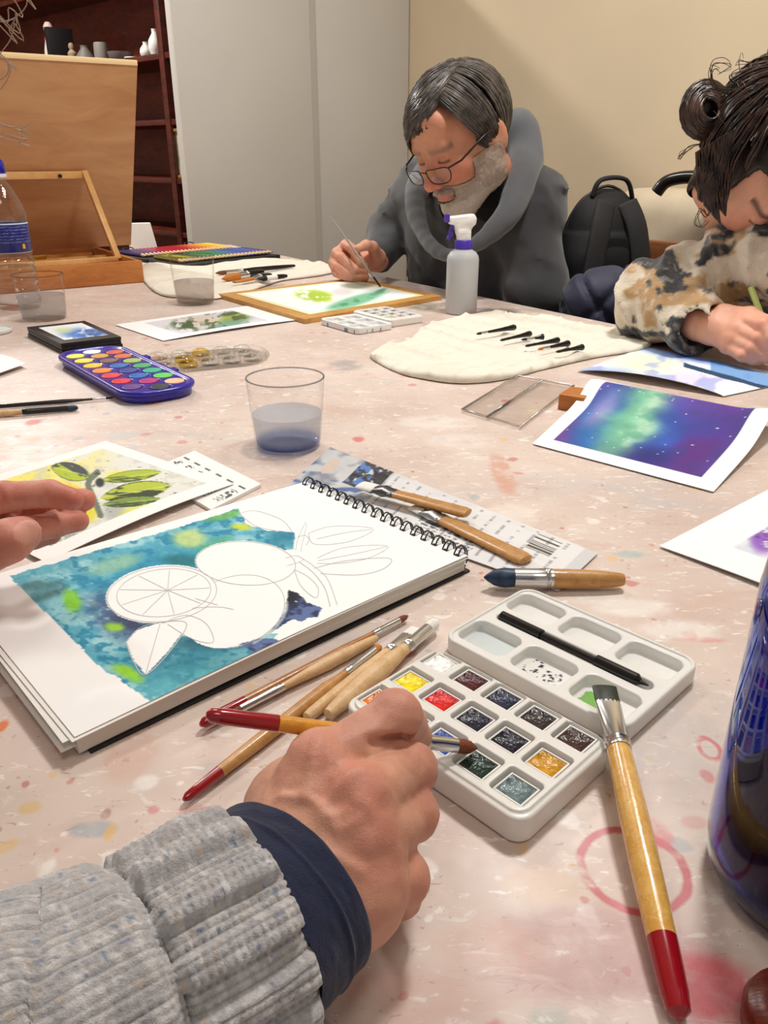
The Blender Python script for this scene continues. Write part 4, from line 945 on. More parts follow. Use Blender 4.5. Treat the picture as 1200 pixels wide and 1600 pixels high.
LM = [W(165, 690, .003), W(366, 757, .004), W(72, 880, .003)]
LM.append(LM[0]+LM[2]-LM[1])
tag(sheet('lemon_print', LM, 160, 160, lemon_col, lambda s, t: .0035*np.sin(np.pi*t)*s+.001, .0005), 'print of yellow lemons and green leaves under the raised hand', 'print')
def card_col(u, v, s, t):
    c = np.zeros(u.shape+(3,))+np.array([246, 245, 242]); row = (np.abs((t*6) % 1-.5) < .26) & (vn(np.floor(t*6)*3.1, 1.7) > -.1)
    k = row & (s > .12+.1*vn(np.floor(t*6), 2.2)) & (s < .62) & (vn(s*70, t*34) > .52)
    c = mixc(c, (66, 66, 68), k*.85); c = mixc(c, (40, 40, 42), ((s > .70) & (s < .74) & row)*.7)
    return mixc(c, (20, 20, 22), ((t < .03) & (s < .3))*1.0)
CC = [W(304, 704, .0035), W(408, 756, .0035), W(330, 796, .0035)]; CC.append(CC[0]+CC[2]-CC[1]); CC = [CC[3], CC[0], CC[1], CC[2]]
tag(sheet('swatch_card', CC, 70, 90, card_col, None, .0030, None), 'white card with rows of dark handwriting tucked under the lemon print', 'card')
def gal_col(u, v, s, t):
    c = np.zeros(u.shape+(3,))+np.array([250, 250, 249]); ins = (s > .085) & (s < .90) & (t > .10) & (t < .91)
    n = fbm(s*4, t*4, 1, 5); n2 = fbm(s*11, t*11, 5, 4)
    P = np.zeros_like(c)+np.array([74, 56, 140]); x = s+.20*(n-.5)+.10*(t-.5)
    P = mixc(P, (112, 62, 150), 1-sm(.05, .24, x)); P = mixc(P, (40, 112, 186), blob(x, t, .24, .35, .14, .5, 0, .7)*.9)
    P = mixc(P, (176, 150, 204), blob(s, t, .18, .55, .06, .18, 0, .8)*.7)
    P = mixc(P, (118, 190, 156), blob(x, t, .40, .6, .14, .62, 0, .6)*.98); P = mixc(P, (200, 226, 196), blob(x, t, .43, .66, .05, .5, 0, .9)*.65*sm(.3, .6, n2))
    P = mixc(P, (44, 84, 176), blob(x, t, .58, .35, .10, .5, 0, .7)*.9); P = mixc(P, (40, 30, 110), blob(s, t, .62, .15, .12, .12, 0, .8)*.8)
    P = mixc(P, (94, 36, 128), blob(x, t, .78, .4, .11, .45, 0, .8)*.85*sm(.25, .5, n2+.1)); P = mixc(P, (52, 62, 150), blob(s, t, .72, .62, .12, .12, 0, .9)*.7); P = mixc(P, (110, 70, 170), blob(s, t, .62, .8, .14, .1, 0, .8)*.6)
    P = P*(1+.22*(n2-.5))[..., None]
    for i in range(46):
        x, y = rng.random(2); P = mixc(P, (250, 250, 255), (inell(s, t, .09+.8*x, .1+.8*y, .0034+.002*(i % 4 == 0), .0030) < 1)*.95)
    return np.where(ins[..., None], P, c)
GL = [W(832, 693, .002), W(1115, 768, .002), W(1222, 648, .016), W(935, 597, .018)]
tag(sheet('galaxy_painting', GL, 150, 160, gal_col, lambda s, t: .010*sm(.62, .95, t)*np.sin(np.pi*(t-.0))*0+.014*np.exp(-((t-.82)/.16)**2)*(1-.2*s)-.010*sm(.85, 1, t)*s+.008*np.exp(-((s-.98)/.1)**2-((t-.75)/.2)**2), .0006), 'curling galaxy painting in purple, blue and green with white border', 'painting')
WBc = W(893, 640); wbk = ne_box(MB(), -.02, .02, -.016, .016, 0, .014, .0008)
b_ = MB().box((0, 0, .0095), (.032, .044, .019), None, .0008).obj('wooden_block', wood('orange_wood_block', (196, 124, 56), (174, 100, 40), 40), None, 40, Vector((WBc.x+.008, WBc.y+.012, TZ+.0003))); b_.rotation_euler = (0, 0, -.55)
tag(b_, 'small orange-brown wooden block propping up the galaxy painting', 'block')
def wp_col(u, v, s, t):
    n = fbm(u/30, v/12, 3, 4); c = np.zeros(u.shape+(3,))+np.array([236, 240, 250])
    c = mixc(c, (236, 240, 200), blob(u, v, 1010, 566, 60, 18, 0, .8)*.8); c = mixc(c, (110, 150, 230), blob(u, v, 1050, 550, 50, 9, 10, .7)*.8); c = mixc(c, (120, 156, 226), blob(u, v, 950, 583, 40, 8, 0, .8)*.6)
    c = mixc(c, (226, 212, 236), blob(u, v, 1080, 592, 50, 12, 0, .8)*.7); c = mixc(c, (120, 140, 220), sm(.55, .75, n)*.45); c = mixc(c, (90, 130, 220), blob(u, v, 1090, 558, 40, 7, 15, .6)*.7)
    ln = 572+(u-1075)*.28; c = mixc(c, (22, 60, 96), ((np.abs(v-ln) < 3.2+3*(n-.4)) & (u > 1068))*.95); c = mixc(c, (50, 120, 200), ((v < ln-3) & (v > ln-22) & (u > 1110))*.6)
    return c
WP = [W(902, 581, .001), W(1130, 620, .001), W(1262, 592, .001), W(1008, 543, .001)]
tag(sheet('cloud_painting', WP, 160, 100, wp_col, lambda s, t: .001+.011*sm(.55, 0, t)*np.sin(np.pi*s)**.7, .0006), 'pale blue cloud painting with dark hills under the drawing hand', 'painting')
def rp_col(u, v, s, t):
    c = np.zeros(u.shape+(3,))+np.array([249, 249, 248]); ins = (s > .20) & (t > .14) & (t < .9); n = fbm(u/24, v/16, 4, 4)
    P = np.zeros_like(c)+np.array([214, 220, 230]); P = mixc(P, (150, 176, 212), blob(u, v, 1095, 850, 40, 22, -20, .8)*.7); P = mixc(P, (238, 236, 236), sm(.5, .65, n)*.7)
    P = mixc(P, (146, 96, 190), blob(u, v, 1195, 840, 24, 24, 0, .4)*sm(.3, .5, fbm(u/7, v/7, 2, 3))); P = mixc(P, (90, 50, 130), (blob(u, v, 1195, 832, 16, 10, 0, .5) > .3)*(fbm(u/5, v/5, 9, 3) > .55)*.8)
    return np.where(ins[..., None], P, c)
RP = [W(1030, 855, .001), W(1205, 764, .001)]; dx_ = RP[1]-RP[0]; nrm_ = Vector((dx_.y, -dx_.x, 0)).normalized()*.205
RP = [RP[0], RP[0]+nrm_, RP[0]+nrm_+dx_.normalized()*.29, RP[0]+dx_.normalized()*.29]
tag(sheet('flower_painting', RP, 90, 120, rp_col, lambda s, t: .0012+.002*np.sin(np.pi*s), .0006), 'pale watercolour with a purple flower behind the cobalt bottle', 'painting')
def frog_col(u, v, s, t):
    c = np.zeros(u.shape+(3,))+np.array([243, 243, 244]); ins = (s > .16) & (s < .80) & (t > .12) & (t < .88); n = fbm(u/9, v/5, 4, 4)
    P = np.zeros_like(c)+np.array([214, 212, 216]); P = mixc(P, (206, 190, 176), blob(u, v, 318, 502, 30, 9, 0, .5)*.9)
    P = mixc(P, (70, 92, 56), blob(u, v, 292, 507, 24, 9, 0, .4)*sm(.35, .5, n)); P = mixc(P, (150, 170, 60), blob(u, v, 365, 498, 22, 8, -10, .4)*.95); P = mixc(P, (110, 150, 130), blob(u, v, 350, 510, 40, 8, -18, .5)*.9)
    P = mixc(P, (60, 78, 44), blob(u, v, 360, 490, 18, 3, -10, .5)*.8); P = mixc(P, (70, 84, 40), (n > .62)*blob(u, v, 330, 503, 60, 13, -8, .4)*.8)
    return np.where(ins[..., None], P, c)
FR = [W(u, v, .001) for u, v in ((180, 508), (390, 478), (470, 500), (255, 533))]
tag(sheet('leaf_print', FR, 130, 90, frog_col, lambda s, t: .001+.003*np.sin(np.pi*s)*t, .0006), 'white printed sheet with a green leaf study in front of the drawing board', 'print')
def lsh(u, v, s, t): return np.zeros(u.shape+(3,))+np.array([248, 248, 246])
LS = [W(40, 568, .006), W(-10, 552, .003), W(-110, 575, .002), W(-50, 600, .006)]
tag(sheet('paper_sheet', LS, 12, 12, lsh, lambda s, t: .003*np.sin(np.pi*s), .0006), 'blank white sheet of paper beside the black case', 'paper')
# drawing board with the man's painting
BD = [W(u, v, .009) for u, v in ((340, 459), (476, 499), (690, 462), (556, 434))]
dbt = thing('drawing_board', 'flat wooden drawing board with a green leaf painting taped on it', 'drawing board', Vector((sum(BD, Vector())/4).xy.to_3d())+Vector((0, 0, TZ)))
local(dbt, sheet('board', BD, 4, 4, lambda u, v, s, t: np.zeros(u.shape+(3,)), None, .0085, wood('board_ochre_wood', (206, 156, 84), (188, 134, 62), 10, .5, (4, 4, 4))))
def mp_col(u, v, s, t):
    c = np.zeros(u.shape+(3,))+np.array([246, 247, 244]); n = fbm(u/9, v/4, 4, 4)
    c = mixc(c, (236, 220, 160), ((s < .035) | (s > .965) | (t < .035) | (t > .965))*.8)
    c = mixc(c, (170, 200, 60), blob(u, v, 492, 462, 30, 9, 6, .4)*sm(.3, .5, n)); c = mixc(c, (110, 180, 140), blob(u, v, 555, 470, 46, 8, -16, .4)*.9); c = mixc(c, (60, 140, 90), blob(u, v, 560, 468, 36, 4, -16, .5)*sm(.4, .6, n))
    c = mixc(c, (120, 120, 90), blob(u, v, 556, 446, 22, 5, 0, .5)*.8); c = mixc(c, (206, 198, 196), blob(u, v, 535, 456, 18, 6, 0, .5)*.7); c = mixc(c, (90, 160, 130), blob(u, v, 592, 456, 12, 3, -25, .5)*.9)
    return c
cB = sum(BD, Vector())/4; PPp = [cB+(p-cB)*.84+Vector((0, 0, .0008)) for p in BD]
local(dbt, sheet('painting', PPp, 150, 120, mp_col, None, .0005))
# black case stack with a small blue watercolour card
KC = [W(u, v, .017) for u, v in ((42, 511), (95, 537), (189, 526), (132, 501))]
kt = thing('black_case', 'stack of flat black cases topped by a small blue watercolour', 'case', Vector((sum(KC, Vector())/4).xy.to_3d())+Vector((0, 0, TZ)))
m_case = mat('black_case_plastic', (24, 23, 25), .4)
zc_ = lambda u, v, s, t: np.zeros(u.shape+(3,))+np.array([24, 23, 25])
for dz, a in ((-.0115, 1.012), (-.0057, .99), (0, 1.0)):
    c0 = sum(KC, Vector())/4; local(kt, sheet('case', [c0+(p-c0)*a+Vector((0, 0, dz)) for p in KC], 3, 3, zc_, None, .0050, m_case))
def kc_col(u, v, s, t):
    n = fbm(u/10, v/5, 4, 4); c = np.zeros(u.shape+(3,))+np.array([232, 236, 238]); c = mixc(c, (60, 110, 190), blob(u, v, 135, 522, 34, 9, 0, .6)*sm(.35, .55, n)); c = mixc(c, (40, 70, 140), blob(u, v, 145, 520, 16, 5, 0, .5)*.7); c = mixc(c, (200, 214, 150), blob(u, v, 100, 516, 14, 4, 0, .6)*.7); return c
c0 = sum(KC, Vector())/4; local(kt, sheet('watercolour_card', [c0+(p-c0)*.74+Vector((0, 0, .0008)) for p in KC], 70, 60, kc_col, None, .0006))
# clear bubble palette
BPp = [W(u, v, .004) for u, v in ((222, 540), (350, 532), (420, 580), (300, 597))]
bc = sum(BPp, Vector())/4; bx = (BPp[1]-BPp[0]+BPp[2]-BPp[3]).normalized()
bt = thing('bubble_palette', 'clear plastic palette with round wells and yellow paint smears', 'palette', Vector((bc.x, bc.y, TZ+.0004)), math.atan2(bx.y, bx.x))
m_bub = clear('bubble_plastic', (255, 255, 254), (240, 240, 238), 1.5, .05, .9)
m_bub2 = clear('yellow_smeared_plastic', (254, 240, 180), (240, 220, 140), 1.5, .05, .9)
MB().prism(rrect(.19, .125, .055, 8), 0, .0022, .0006).obj('base_sheet', m_bub, bt)
bm_ = MB(); bm_.tube([Vector((x, y, .006)) for x, y in rrect(.19, .125, .055, 8)], .003, 8, closed=True); bm_.obj('rim', m_bub, bt, 180)
for i in range(5):
    for j in range(3):
        x, y = (i-2)*.033, (j-1)*.034
        MB().lathe([(.0145, .0023), (.0140, .006), (.0115, .0095), (.007, .0115), (0, .0122)], 20).obj('well', m_bub2 if (i, j) in ((1, 1), (2, 2), (1, 0)) else m_bub, bt, 180, (x, y, 0))
# clear plastic sleeve
SL = [W(u, v, .003) for u, v in ((722, 641), (808, 588), (897, 604), (812, 668))]
slt = thing('clear_sleeve', 'clear flat plastic box lid lying beside the wooden block', 'plastic lid', Vector((sum(SL, Vector())/4).xy.to_3d())+Vector((0, 0, TZ)))
m_slv = clear('sleeve_plastic', (252, 251, 250), (244, 242, 240), 1.5, .10, .45)
local(slt, sheet('sheet', SL, 6, 6, lsh, None, .0020, m_slv))
sr = MB(); sr.tube([p+Vector((0, 0, .001)) for p in SL], .0016, 6, closed=True); sr.tube([(SL[0]*.55+SL[3]*.45)+Vector((0, 0, .001)), (SL[1]*.55+SL[2]*.45)+Vector((0, 0, .001))], .0018, 6)
local(slt, sr.obj('ridge', clear('sleeve_ridge', (236, 234, 232), (240, 238, 236), 1.6, .15, 3.0), None, 180))
# brown object at the corner of the cover
cp = W(1196, 1592)
k_ = MB().lathe([(0, 0), (.016, 0), (.0185, .003), (.019, .010), (.0175, .014), (.010, .0155), (0, .015)], 28).obj('wooden_disc', wood('red_brown_knob', (120, 44, 22), (86, 26, 12), 60, .3), None, 60, Vector((cp.x+.007, cp.y-.007, TZ+.0004)))
tag(k_, 'glossy red-brown round wooden disc beside the cobalt bottle', 'disc')

# ================================================================ cream cloth brush rolls
m_cloth = mat('cream_canvas', (244, 238, 224), .9, var=.03, vscale=30, bump=.35, bscale=500, attr=True)
def cloth(name, label, outline, h, zf, res=.006, th=.0035):
    P = [W(u, v, h) for u, v in outline]; P2 = spline([(p.x, p.y) for p in P], 4, True); P2 = [(float(p[0]), float(p[1])) for p in P2]
    xs = [p[0] for p in P2]; ys = [p[1] for p in P2]; pad = .02
    f = Field((min(xs)-pad, min(ys)-pad, TZ-.004), (max(xs)+pad, max(ys)+pad, TZ+.05), res*.5)
    X, Y = np.meshgrid(f.ax[0], f.ax[1], indexing='ij'); ins = inpoly(X, Y, P2); D = np.full(X.shape, 9.)
    for i in range(len(P2)):
        a = np.array(P2[i]); b = np.array(P2[(i+1) % len(P2)]); ab = b-a; t = np.clip(((X-a[0])*ab[0]+(Y-a[1])*ab[1])/(ab@ab+1e-12), 0, 1)
        D = np.minimum(D, np.hypot(X-a[0]-t*ab[0], Y-a[1]-t*ab[1]))
    D = np.where(ins, -D, D); top = zf(X, Y, D)
    Zt = (f.ax[2][None, None, :]-TZ-top[..., None]); Zb = TZ+.0006-f.ax[2][None, None, :]
    f.d = np.maximum(np.maximum(D[..., None], Zt), Zb).astype(np.float32)
    V, F = f.mesh(1); c = np.zeros((len(V), 3))+np.array([230, 223, 208]); o = mkobj(name, V, F, m_cloth, None, 180, None, c); return tag(o, label, 'cloth')
CR = [(578, 549), (600, 538), (640, 527), (664, 506), (735, 488), (800, 487), (880, 497), (960, 512), (1016, 527), (1005, 541), (930, 553), (850, 571), (780, 588), (715, 592), (660, 585), (625, 577), (592, 562)]
def zr(X, Y, D):
    fo = fbm(X*7+3, Y*7, 2, 3); w_ = np.abs(np.sin(X*38+Y*26+7*fo)); z = .0030+.0035*np.minimum(1, -D/.004)*(D < 0)+.005*(fbm(X*14, Y*14, 2, 3)-.5)+.0065*(1-w_)**4*sm(.35, .55, fo)+.003*(1-np.abs(np.sin(X*70-Y*50+9*fo)))**5; U, V = proj(np.stack([X, Y, np.full(X.shape, TZ+.01)], -1))
    return z+.006*blob(U, V, 720, 580, 70, 12, 0, .8)+.003*blob(U, V, 630, 555, 50, 6, 25, .8)-.003*blob(U, V, 640, 562, 40, 4, 25, .8)
cloth('brush_roll', 'cream canvas brush roll with six dark brushes beside the spray bottle', CR, .008, zr)
CL = [(214, 418), (236, 411), (300, 414), (352, 408), (430, 402), (505, 410), (530, 418), (500, 426), (440, 434), (400, 447), (340, 462), (285, 460), (248, 455), (226, 438)]
def zl(X, Y, D):
    fo = fbm(X*6+3, Y*6, 4, 3); w_ = np.abs(np.sin(X*30-Y*20+7*fo)); return .006+.006*np.minimum(1, -D/.02)*(D < 0)+.010*(fbm(X*11, Y*11, 7, 3)-.5)+.006*(1-w_)**3*sm(.4, .6, fo)
cloth('brush_wrap', 'cream canvas brush wrap spread beside the wooden easel box', CL, .010, zl, .008)
for i, (a, b) in enumerate((((744, 522), (806, 511)), ((781, 532), (830, 521)), ((814, 531), (850, 526)), ((820, 541), (874, 531)), ((840, 546), (890, 536)), ((868, 550), (912, 542)))):
    brush('short dark brush in the canvas roll, %s from the spray bottle' % ('first', 'second', 'third', 'fourth', '', 'sixth')[i] if i != 4 else 'short dark brush with orange bristles tucked into the canvas roll', W(a[0], a[1], .0165), W(b[0], b[1], .0190), .010, .014, .0022, .0032, .0052, m_blk, m_bristle_o if i == 4 else m_bristle_k, None, group='brushes in the canvas roll', fm=m_blk if i % 2 else m_steel, swell=.5)
brush('long black brush lying across the cream brush wrap', W(336, 427, .020), W(462, 415, .020), .03, .05, .005, .006, .004, m_blk, m_bristle_s, None, fm=m_steel)
brush('orange round brush with black handle on the cream brush wrap', W(346, 436, .020), W(412, 424, .024), .055, .03, .0085, .008, .006, m_blk, m_bristle_o, None, rad_b=.009)
brush('orange flat brush with black handle on the cream brush wrap', W(366, 441, .020), W(424, 430, .022), .06, .03, .008, .008, .006, m_blk, m_bristle_o, None, flat=.5)
brush('short black brush with white ring on the cream brush wrap', W(405, 436, .020), W(449, 431, .020), .02, .03, .006, .006, .004, m_blk, m_bristle_k, None, fm=mat('white_ring', (240, 240, 240), .3))

# ================================================================ coloured pencil case
pc0 = NE(0, 0)
PQ = [W(u, v, .020) for u, v in ((198, 391), (345, 376), (418, 397), (262, 410))]
cA = sum(PQ, Vector())/4; px_ = (PQ[1]-PQ[0]+PQ[2]-PQ[3]); Lp = px_.length/2; px_.normalize(); py_ = Vector((-px_.y, px_.x, 0))
Dp = abs((PQ[0]-PQ[3]).dot(py_)+(PQ[1]-PQ[2]).dot(py_))/2
pt = thing('pencil_case', 'open black case holding two rows of coloured pencils', 'pencil case', Vector((cA.x, cA.y, TZ+.0005)), math.atan2(px_.y, px_.x))
print('PENCIL', Lp, Dp)
m_pc = mat('black_pencil_case', (22, 21, 24), .5)
for sy in (-1, 1):
    MB().prism(rrect(Lp, Dp*.49, .012, 4, 0, sy*Dp*.25), 0, .010, .001).obj('case_half', m_pc, pt)
for sx in (-.32, .32): MB().tube(spline([(sx*Lp-.02, Dp*.5, .008), (sx*Lp-.015, Dp*.5+.015, .022), (sx*Lp+.015, Dp*.5+.015, .022), (sx*Lp+.02, Dp*.5, .008)], 5), .0016, 6).obj('elastic_loop', m_pc, pt, 180)
MB().tube([(-Lp*.5, 0, .007), (Lp*.5, 0, .007)], .004, 8).obj('spine', m_pc, pt)
def lerpcol(keys, t):
    ks = [k for k, _ in keys]; return tuple(int(np.interp(t, ks, [c[i] for _, c in keys])) for i in range(3))
TOPC = [(0, (70, 60, 110)), (.12, (96, 60, 120)), (.25, (180, 60, 110)), (.4, (200, 20, 40)), (.55, (190, 30, 60)), (.68, (230, 90, 30)), (.8, (246, 180, 20)), (.92, (250, 214, 40)), (1, (244, 236, 200))]
BOTC = [(0, (120, 110, 60)), (.14, (200, 190, 50)), (.24, (50, 80, 60)), (.38, (60, 150, 60)), (.5, (40, 140, 100)), (.62, (70, 120, 170)), (.75, (40, 80, 180)), (.88, (90, 100, 190)), (1, (60, 60, 90))]
def cname(c):
    r, g_, b = c
    if max(c)-min(c) < 40: return 'pale' if min(c) > 180 else 'grey'
    if r > 200 and g_ > 150 and b < 120: return 'yellow'
    if r > 200 and g_ > 70 and b < 90: return 'orange'
    if r > 150 and g_ < 80: return 'crimson' if b > 60 else 'red'
    if r > 110 and g_ > 100 and b < 100: return 'olive'
    if b >= max(r, g_): return 'violet' if r > 80 else 'blue'
    return 'green' if g_ > b else 'teal'
NP = 24
ORD = ['first', 'second', 'third', 'fourth', 'fifth', 'sixth', 'seventh', 'eighth', 'ninth', 'tenth', 'eleventh', 'twelfth', 'thirteenth', 'fourteenth', 'fifteenth', 'sixteenth', 'seventeenth', 'eighteenth', 'nineteenth', 'twentieth', 'twenty-first', 'twenty-second', 'twenty-third', 'last']
for row, keys, sy, rn in ((0, TOPC, 1, 'far'), (1, BOTC, -1, 'near')):
    for i in range(NP):
        c = lerpcol(keys, (i+.5)/NP); x = ((i+.5)/NP-.5)*Lp*.94; y0, y1 = sy*Dp*.25-Dp*.20, sy*Dp*.25+Dp*.20; r = Lp*.94/NP*.44
        nm = cname(c); o = thing('coloured_pencil', '%s coloured pencil, %s from the wooden easel, in the row beside the %s' % (nm, ORD[i], 'partition' if row == 0 else 'brush wrap'), 'pencil', Vector((cA.x, cA.y, TZ+.0005)), math.atan2(px_.y, px_.x), 'coloured pencils in the %s row' % rn)
        pmn = mat('pencil_%d_%d_%d' % c, c, .35, coat=.3)
        MB().tube([(x, y0+.03, .0105+r), (x, y1, .0105+r)], r, 6).obj('barrel', pmn, o, 20)
        MB().tube([(x, y0+.008, .0105+r), (x, y0+.03, .0105+r)], [r*.35, r], 8).obj('sharpened_wood', w_nat, o, 60)
        MB().tube([(x, y0, .0105+r), (x, y0+.008, .0105+r)], [r*.05, r*.35], 8).obj('lead', pmn, o, 60)

# ================================================================ table easel seen from behind
m_ew = wood('easel_ply', (202, 152, 106), (180, 126, 84), 5, .5, (1.2, 1.2, 5)); m_ew2 = wood('easel_beech', (226, 176, 112), (206, 150, 86), 12, .45, (3, 3, 3)); m_ew3 = wood('easel_box_wood', (196, 126, 62), (172, 102, 44), 12, .45, (2, 2, 8))
ef = W(226, 441); EF = ef.x*EV[0]+ef.y*EV[1]; NR = ef.x*NV[0]+ef.y*NV[1]; EBk = EF+.40; NL = NR-.46; HB = .052
es = thing('table_easel', 'wooden table easel box with prop frame and a tall plywood board', 'easel', NE((NR+NL)/2, EF+.2, TZ+.0005))
zb = TZ+.0008
for nm, (a, b, c, d) in (('box_front', (NL, NR, EF, EF+.012)), ('box_back', (NL, NR, EBk-.012, EBk)), ('box_side', (NL, NL+.012, EF+.012, EBk-.012)), ('box_side', (NR-.012, NR, EF+.012, EBk-.012))):
    local(es, ne_box(MB(), a, b, c, d, zb, zb+HB, .0015).obj(nm, m_ew3))
local(es, ne_box(MB(), NL+.012, NR-.012, EF+.012, EBk-.012, zb, zb+.006).obj('box_floor', m_ew3))
local(es, ne_box(MB(), NL+.012, NR-.012, EBk-.14, EBk-.132, zb+.006, zb+.042).obj('divider', m_ew2))
# leaning board: bottom at the back of the box, top leaning towards us
nR = NR+.093; nL = nR-.66; e0, e1 = EBk-.02, EBk-.25; zt = 1.232; z0 = TZ+HB+.004
bd_ = MB(); d_ = Vector((0, 0, 0)); pa, pb = NE((nR+nL)/2, e0, z0), NE((nR+nL)/2, e1, zt); ax = (pb-pa); 
bd_.bar(pa, pb, nR-nL, .012, up=tuple(Vector((EV[0], EV[1], .5)).normalized()), bevel=.001); local(es, bd_.obj('board', m_ew))
tp = MB().bar(NE(nL, e1, zt+.003), NE(nR, e1, zt+.003), .016, .012, bevel=.001); local(es, tp.obj('board_edge', mat('pale_ply_edge', (244, 214, 164), .5)))
q_ = .43; eb, zbq = e0+(e1-e0)*q_-.02, z0+(zt-z0)*q_
fr_ = lambda n, e, z: NE(n, e, z)
nr2, nl2 = NR-.02, NL+.02; ee = EF+.13
local(es, MB().bar(fr_(nl2, eb, zbq), fr_(nr2-.02, eb, zbq), .012, .018, bevel=.002).obj('prop_top_bar', m_ew2))
for n_ in (nl2, nr2): local(es, MB().bar(fr_(n_ if n_ == nl2 else n_-.02, eb, zbq+.008), fr_(n_, ee, TZ+HB-.008), .016, .012, bevel=.002).obj('prop_side_bar', m_ew2))
local(es, MB().bar(fr_(nl2, ee, TZ+HB-.006), fr_(nr2, ee, TZ+HB-.006), .010, .012, bevel=.002).obj('prop_bottom_bar', m_ew2))
for q in (.25, .80): local(es, MB().tube([fr_(nl2+(nr2-nl2)*q, eb-.012, zbq-.002), fr_(nl2+(nr2-nl2)*q, eb-.002, zbq-.002)], .005, 10).obj('peg', m_blk))
local(es, MB().box(fr_(NR-.19, EBk-.135, zb+.046), (.045, .012, .012), Matrix.Rotation(ANG, 4, 'Z'), .002).obj('brass_latch', mat('brass', (200, 150, 60), .3, 1)))
# crumpled rag in the box
rg = Field((-.15, -.07, 0), (.15, .07, .05), .004); X, Y, Z = rg.grid(); hh = .026+.018*(fbm(X*22, Y*22, 1, 3)-.5)*2; rg.d = np.maximum(np.maximum(np.abs(X)-.13, np.abs(Y)-.055), np.maximum(Z-hh, .003-Z)).astype(np.float32)
V, F = rg.mesh(3); o = mkobj('paint_rag', V, F, mat('rag_cloth', (222, 208, 196), .9, var=.1, vscale=40), None, 180, None); o.location = NE(NR-.19, EF+.075, zb+.0045); o.rotation_euler = (0, 0, ANG); tag(o, 'crumpled pale rag inside the wooden easel box', 'rag')
# white box behind the pencil case
wbp = W(221, 396); 
f_ = MB().prism([(-.045, 0), (.045, 0), (.030, .085), (-.040, .085)], -.02, .02, .003, 2, Matrix.Rotation(math.pi/2, 4, 'X')).obj('white_box', mat('white_card_box', (232, 232, 228), .5), None, 40, Vector((wbp.x-.02, wbp.y+.10, TZ+.0005))); f_.rotation_euler = (0, 0, .35); tag(f_, 'small white tapered box standing behind the pencil case', 'box')

# ================================================================ people
def skin_mat(name, rough=.5, bs=700):
    g = NG(name); a = g.n('ShaderNodeAttribute', attribute_name='Col'); v = g.coords()
    n = g.noise(v, 90, 4); hs = g.n('ShaderNodeHueSaturation', i_Color=a.outputs[0], i_Value=g.math('MULTIPLY_ADD', n.outputs[0], .22, .89))
    g.put(g.b.inputs['Base Color'], hs.outputs[0]); g.b.inputs['Roughness'].default_value = rough
    g.b.inputs['Subsurface Weight'].default_value = .12; g.b.inputs['Subsurface Radius'].default_value = (.006, .0022, .0014); g.b.inputs['Subsurface Scale'].default_value = .5
    vo = g.n('ShaderNodeTexVoronoi', i_Vector=v, i_Scale=bs, feature='DISTANCE_TO_EDGE'); n2 = g.noise(v, bs*.6, 3)
    b1 = g.bump(g.ramp(vo.outputs[0], 0, .12), .25, .0004); g.put(g.b.inputs['Normal'], g.bump(n2.outputs[0], .3, .0006, b1)); return g.m
m_skin = skin_mat('skin'); m_skin_far = skin_mat('skin_far', .5, 350)
def join(parts):
    V = []; F = []; C = []; o = 0
    for v, f, c in parts: V.append(v); F.append(f+o); C.append(c); o += len(v)
    return np.concatenate(V), np.concatenate(F), np.concatenate(C)
def bounds(P, pad):
    A = np.array([tuple(p) for p in P]); return A.min(0)-pad, A.max(0)+pad
def redden(c, V, pts, r, col, a):
    for p in pts:
        d = np.linalg.norm(V-np.array(tuple(p)), axis=1); c = mixc(c, col, np.clip(1-d/r, 0, 1)**1.5*a)
    return c
def frame_dir(f0, pitch, roll=0):
    f0 = Vector((f0[0], f0[1], 0)).normalized(); p = math.radians(pitch); z = Vector((0, 0, 1))
    y = f0*math.cos(p)-z*math.sin(p); u = f0*math.sin(p)+z*math.cos(p); x = y.cross(u)
    if roll: R = Matrix.Rotation(math.radians(roll), 3, y); u = R @ u; x = R @ x
    return Matrix((x, y, u)).transposed()
def head_mesh(vox=.0028, sex='m'):
    f = Field((-.105, -.13, -.20), (.105, .145, .15), vox)
    f.ell((0, -.012, .030), (.076, .098, .086), None, .01); f.ell((0, .034, -.022), (.061, .058, .085), None, .035)
    f.cone((0, .064, -.100), (0, .058, -.092), .024, .024, .03)
    for s in (-1, 1):
        f.cone((s*.052, .0, -.065), (s*.014, .066, -.104), .022, .019, .025); f.ell((s*.043, .062, -.026), (.021, .022, .024), None, .018)
        f.cone((s*.055, -.005, -.04), (s*.052, 0, -.07), .024, .022, .02)
    f.cone((-.036, .082, .022), (.036, .082, .022), .011, .011, .014); f.ell((0, .072, .060), (.052, .026, .034), None, .02)
    for s in (-1, 1): f.ell((s*.032, .101, .001), (.017, .014, .011), None, .010, 's')
    for s in (-1, 1): f.ell((s*.031, .079, .000), (.0150, .0140, .0125), None, .003)
    f.cone((0, .090, .010), (0, .112, -.032), .0075, .0115, .010); f.ell((0, .114, -.036), (.0125, .0115, .0105), None, .006)
    for s in (-1, 1): f.ell((s*.0125, .103, -.040), (.0085, .010, .0075), None, .005)
    f.ell((0, .092, -.0635), (.025, .012, .0065), None, .005); f.ell((0, .090, -.0745), (.022, .012, .0075), None, .005)
    f.cone((-.022, .103, -.0690), (.022, .103, -.0690), .0016, .0016, .002, 's'); f.ell((0, .098, -.086), (.018, .009, .006), None, .006, 's')
    for s in (-1, 1):
        R = Matrix.Rotation(s*.35, 3, 'Z'); f.ell((s*.080, -.012, -.008), (.0075, .021, .034), R, .006); f.ell((s*.090, -.006, -.004), (.006, .011, .018), R, .004, 's')
    f.cone((0, -.022, -.05), (0, -.032, -.085), .050, .048, .03)
    return f.mesh(1)
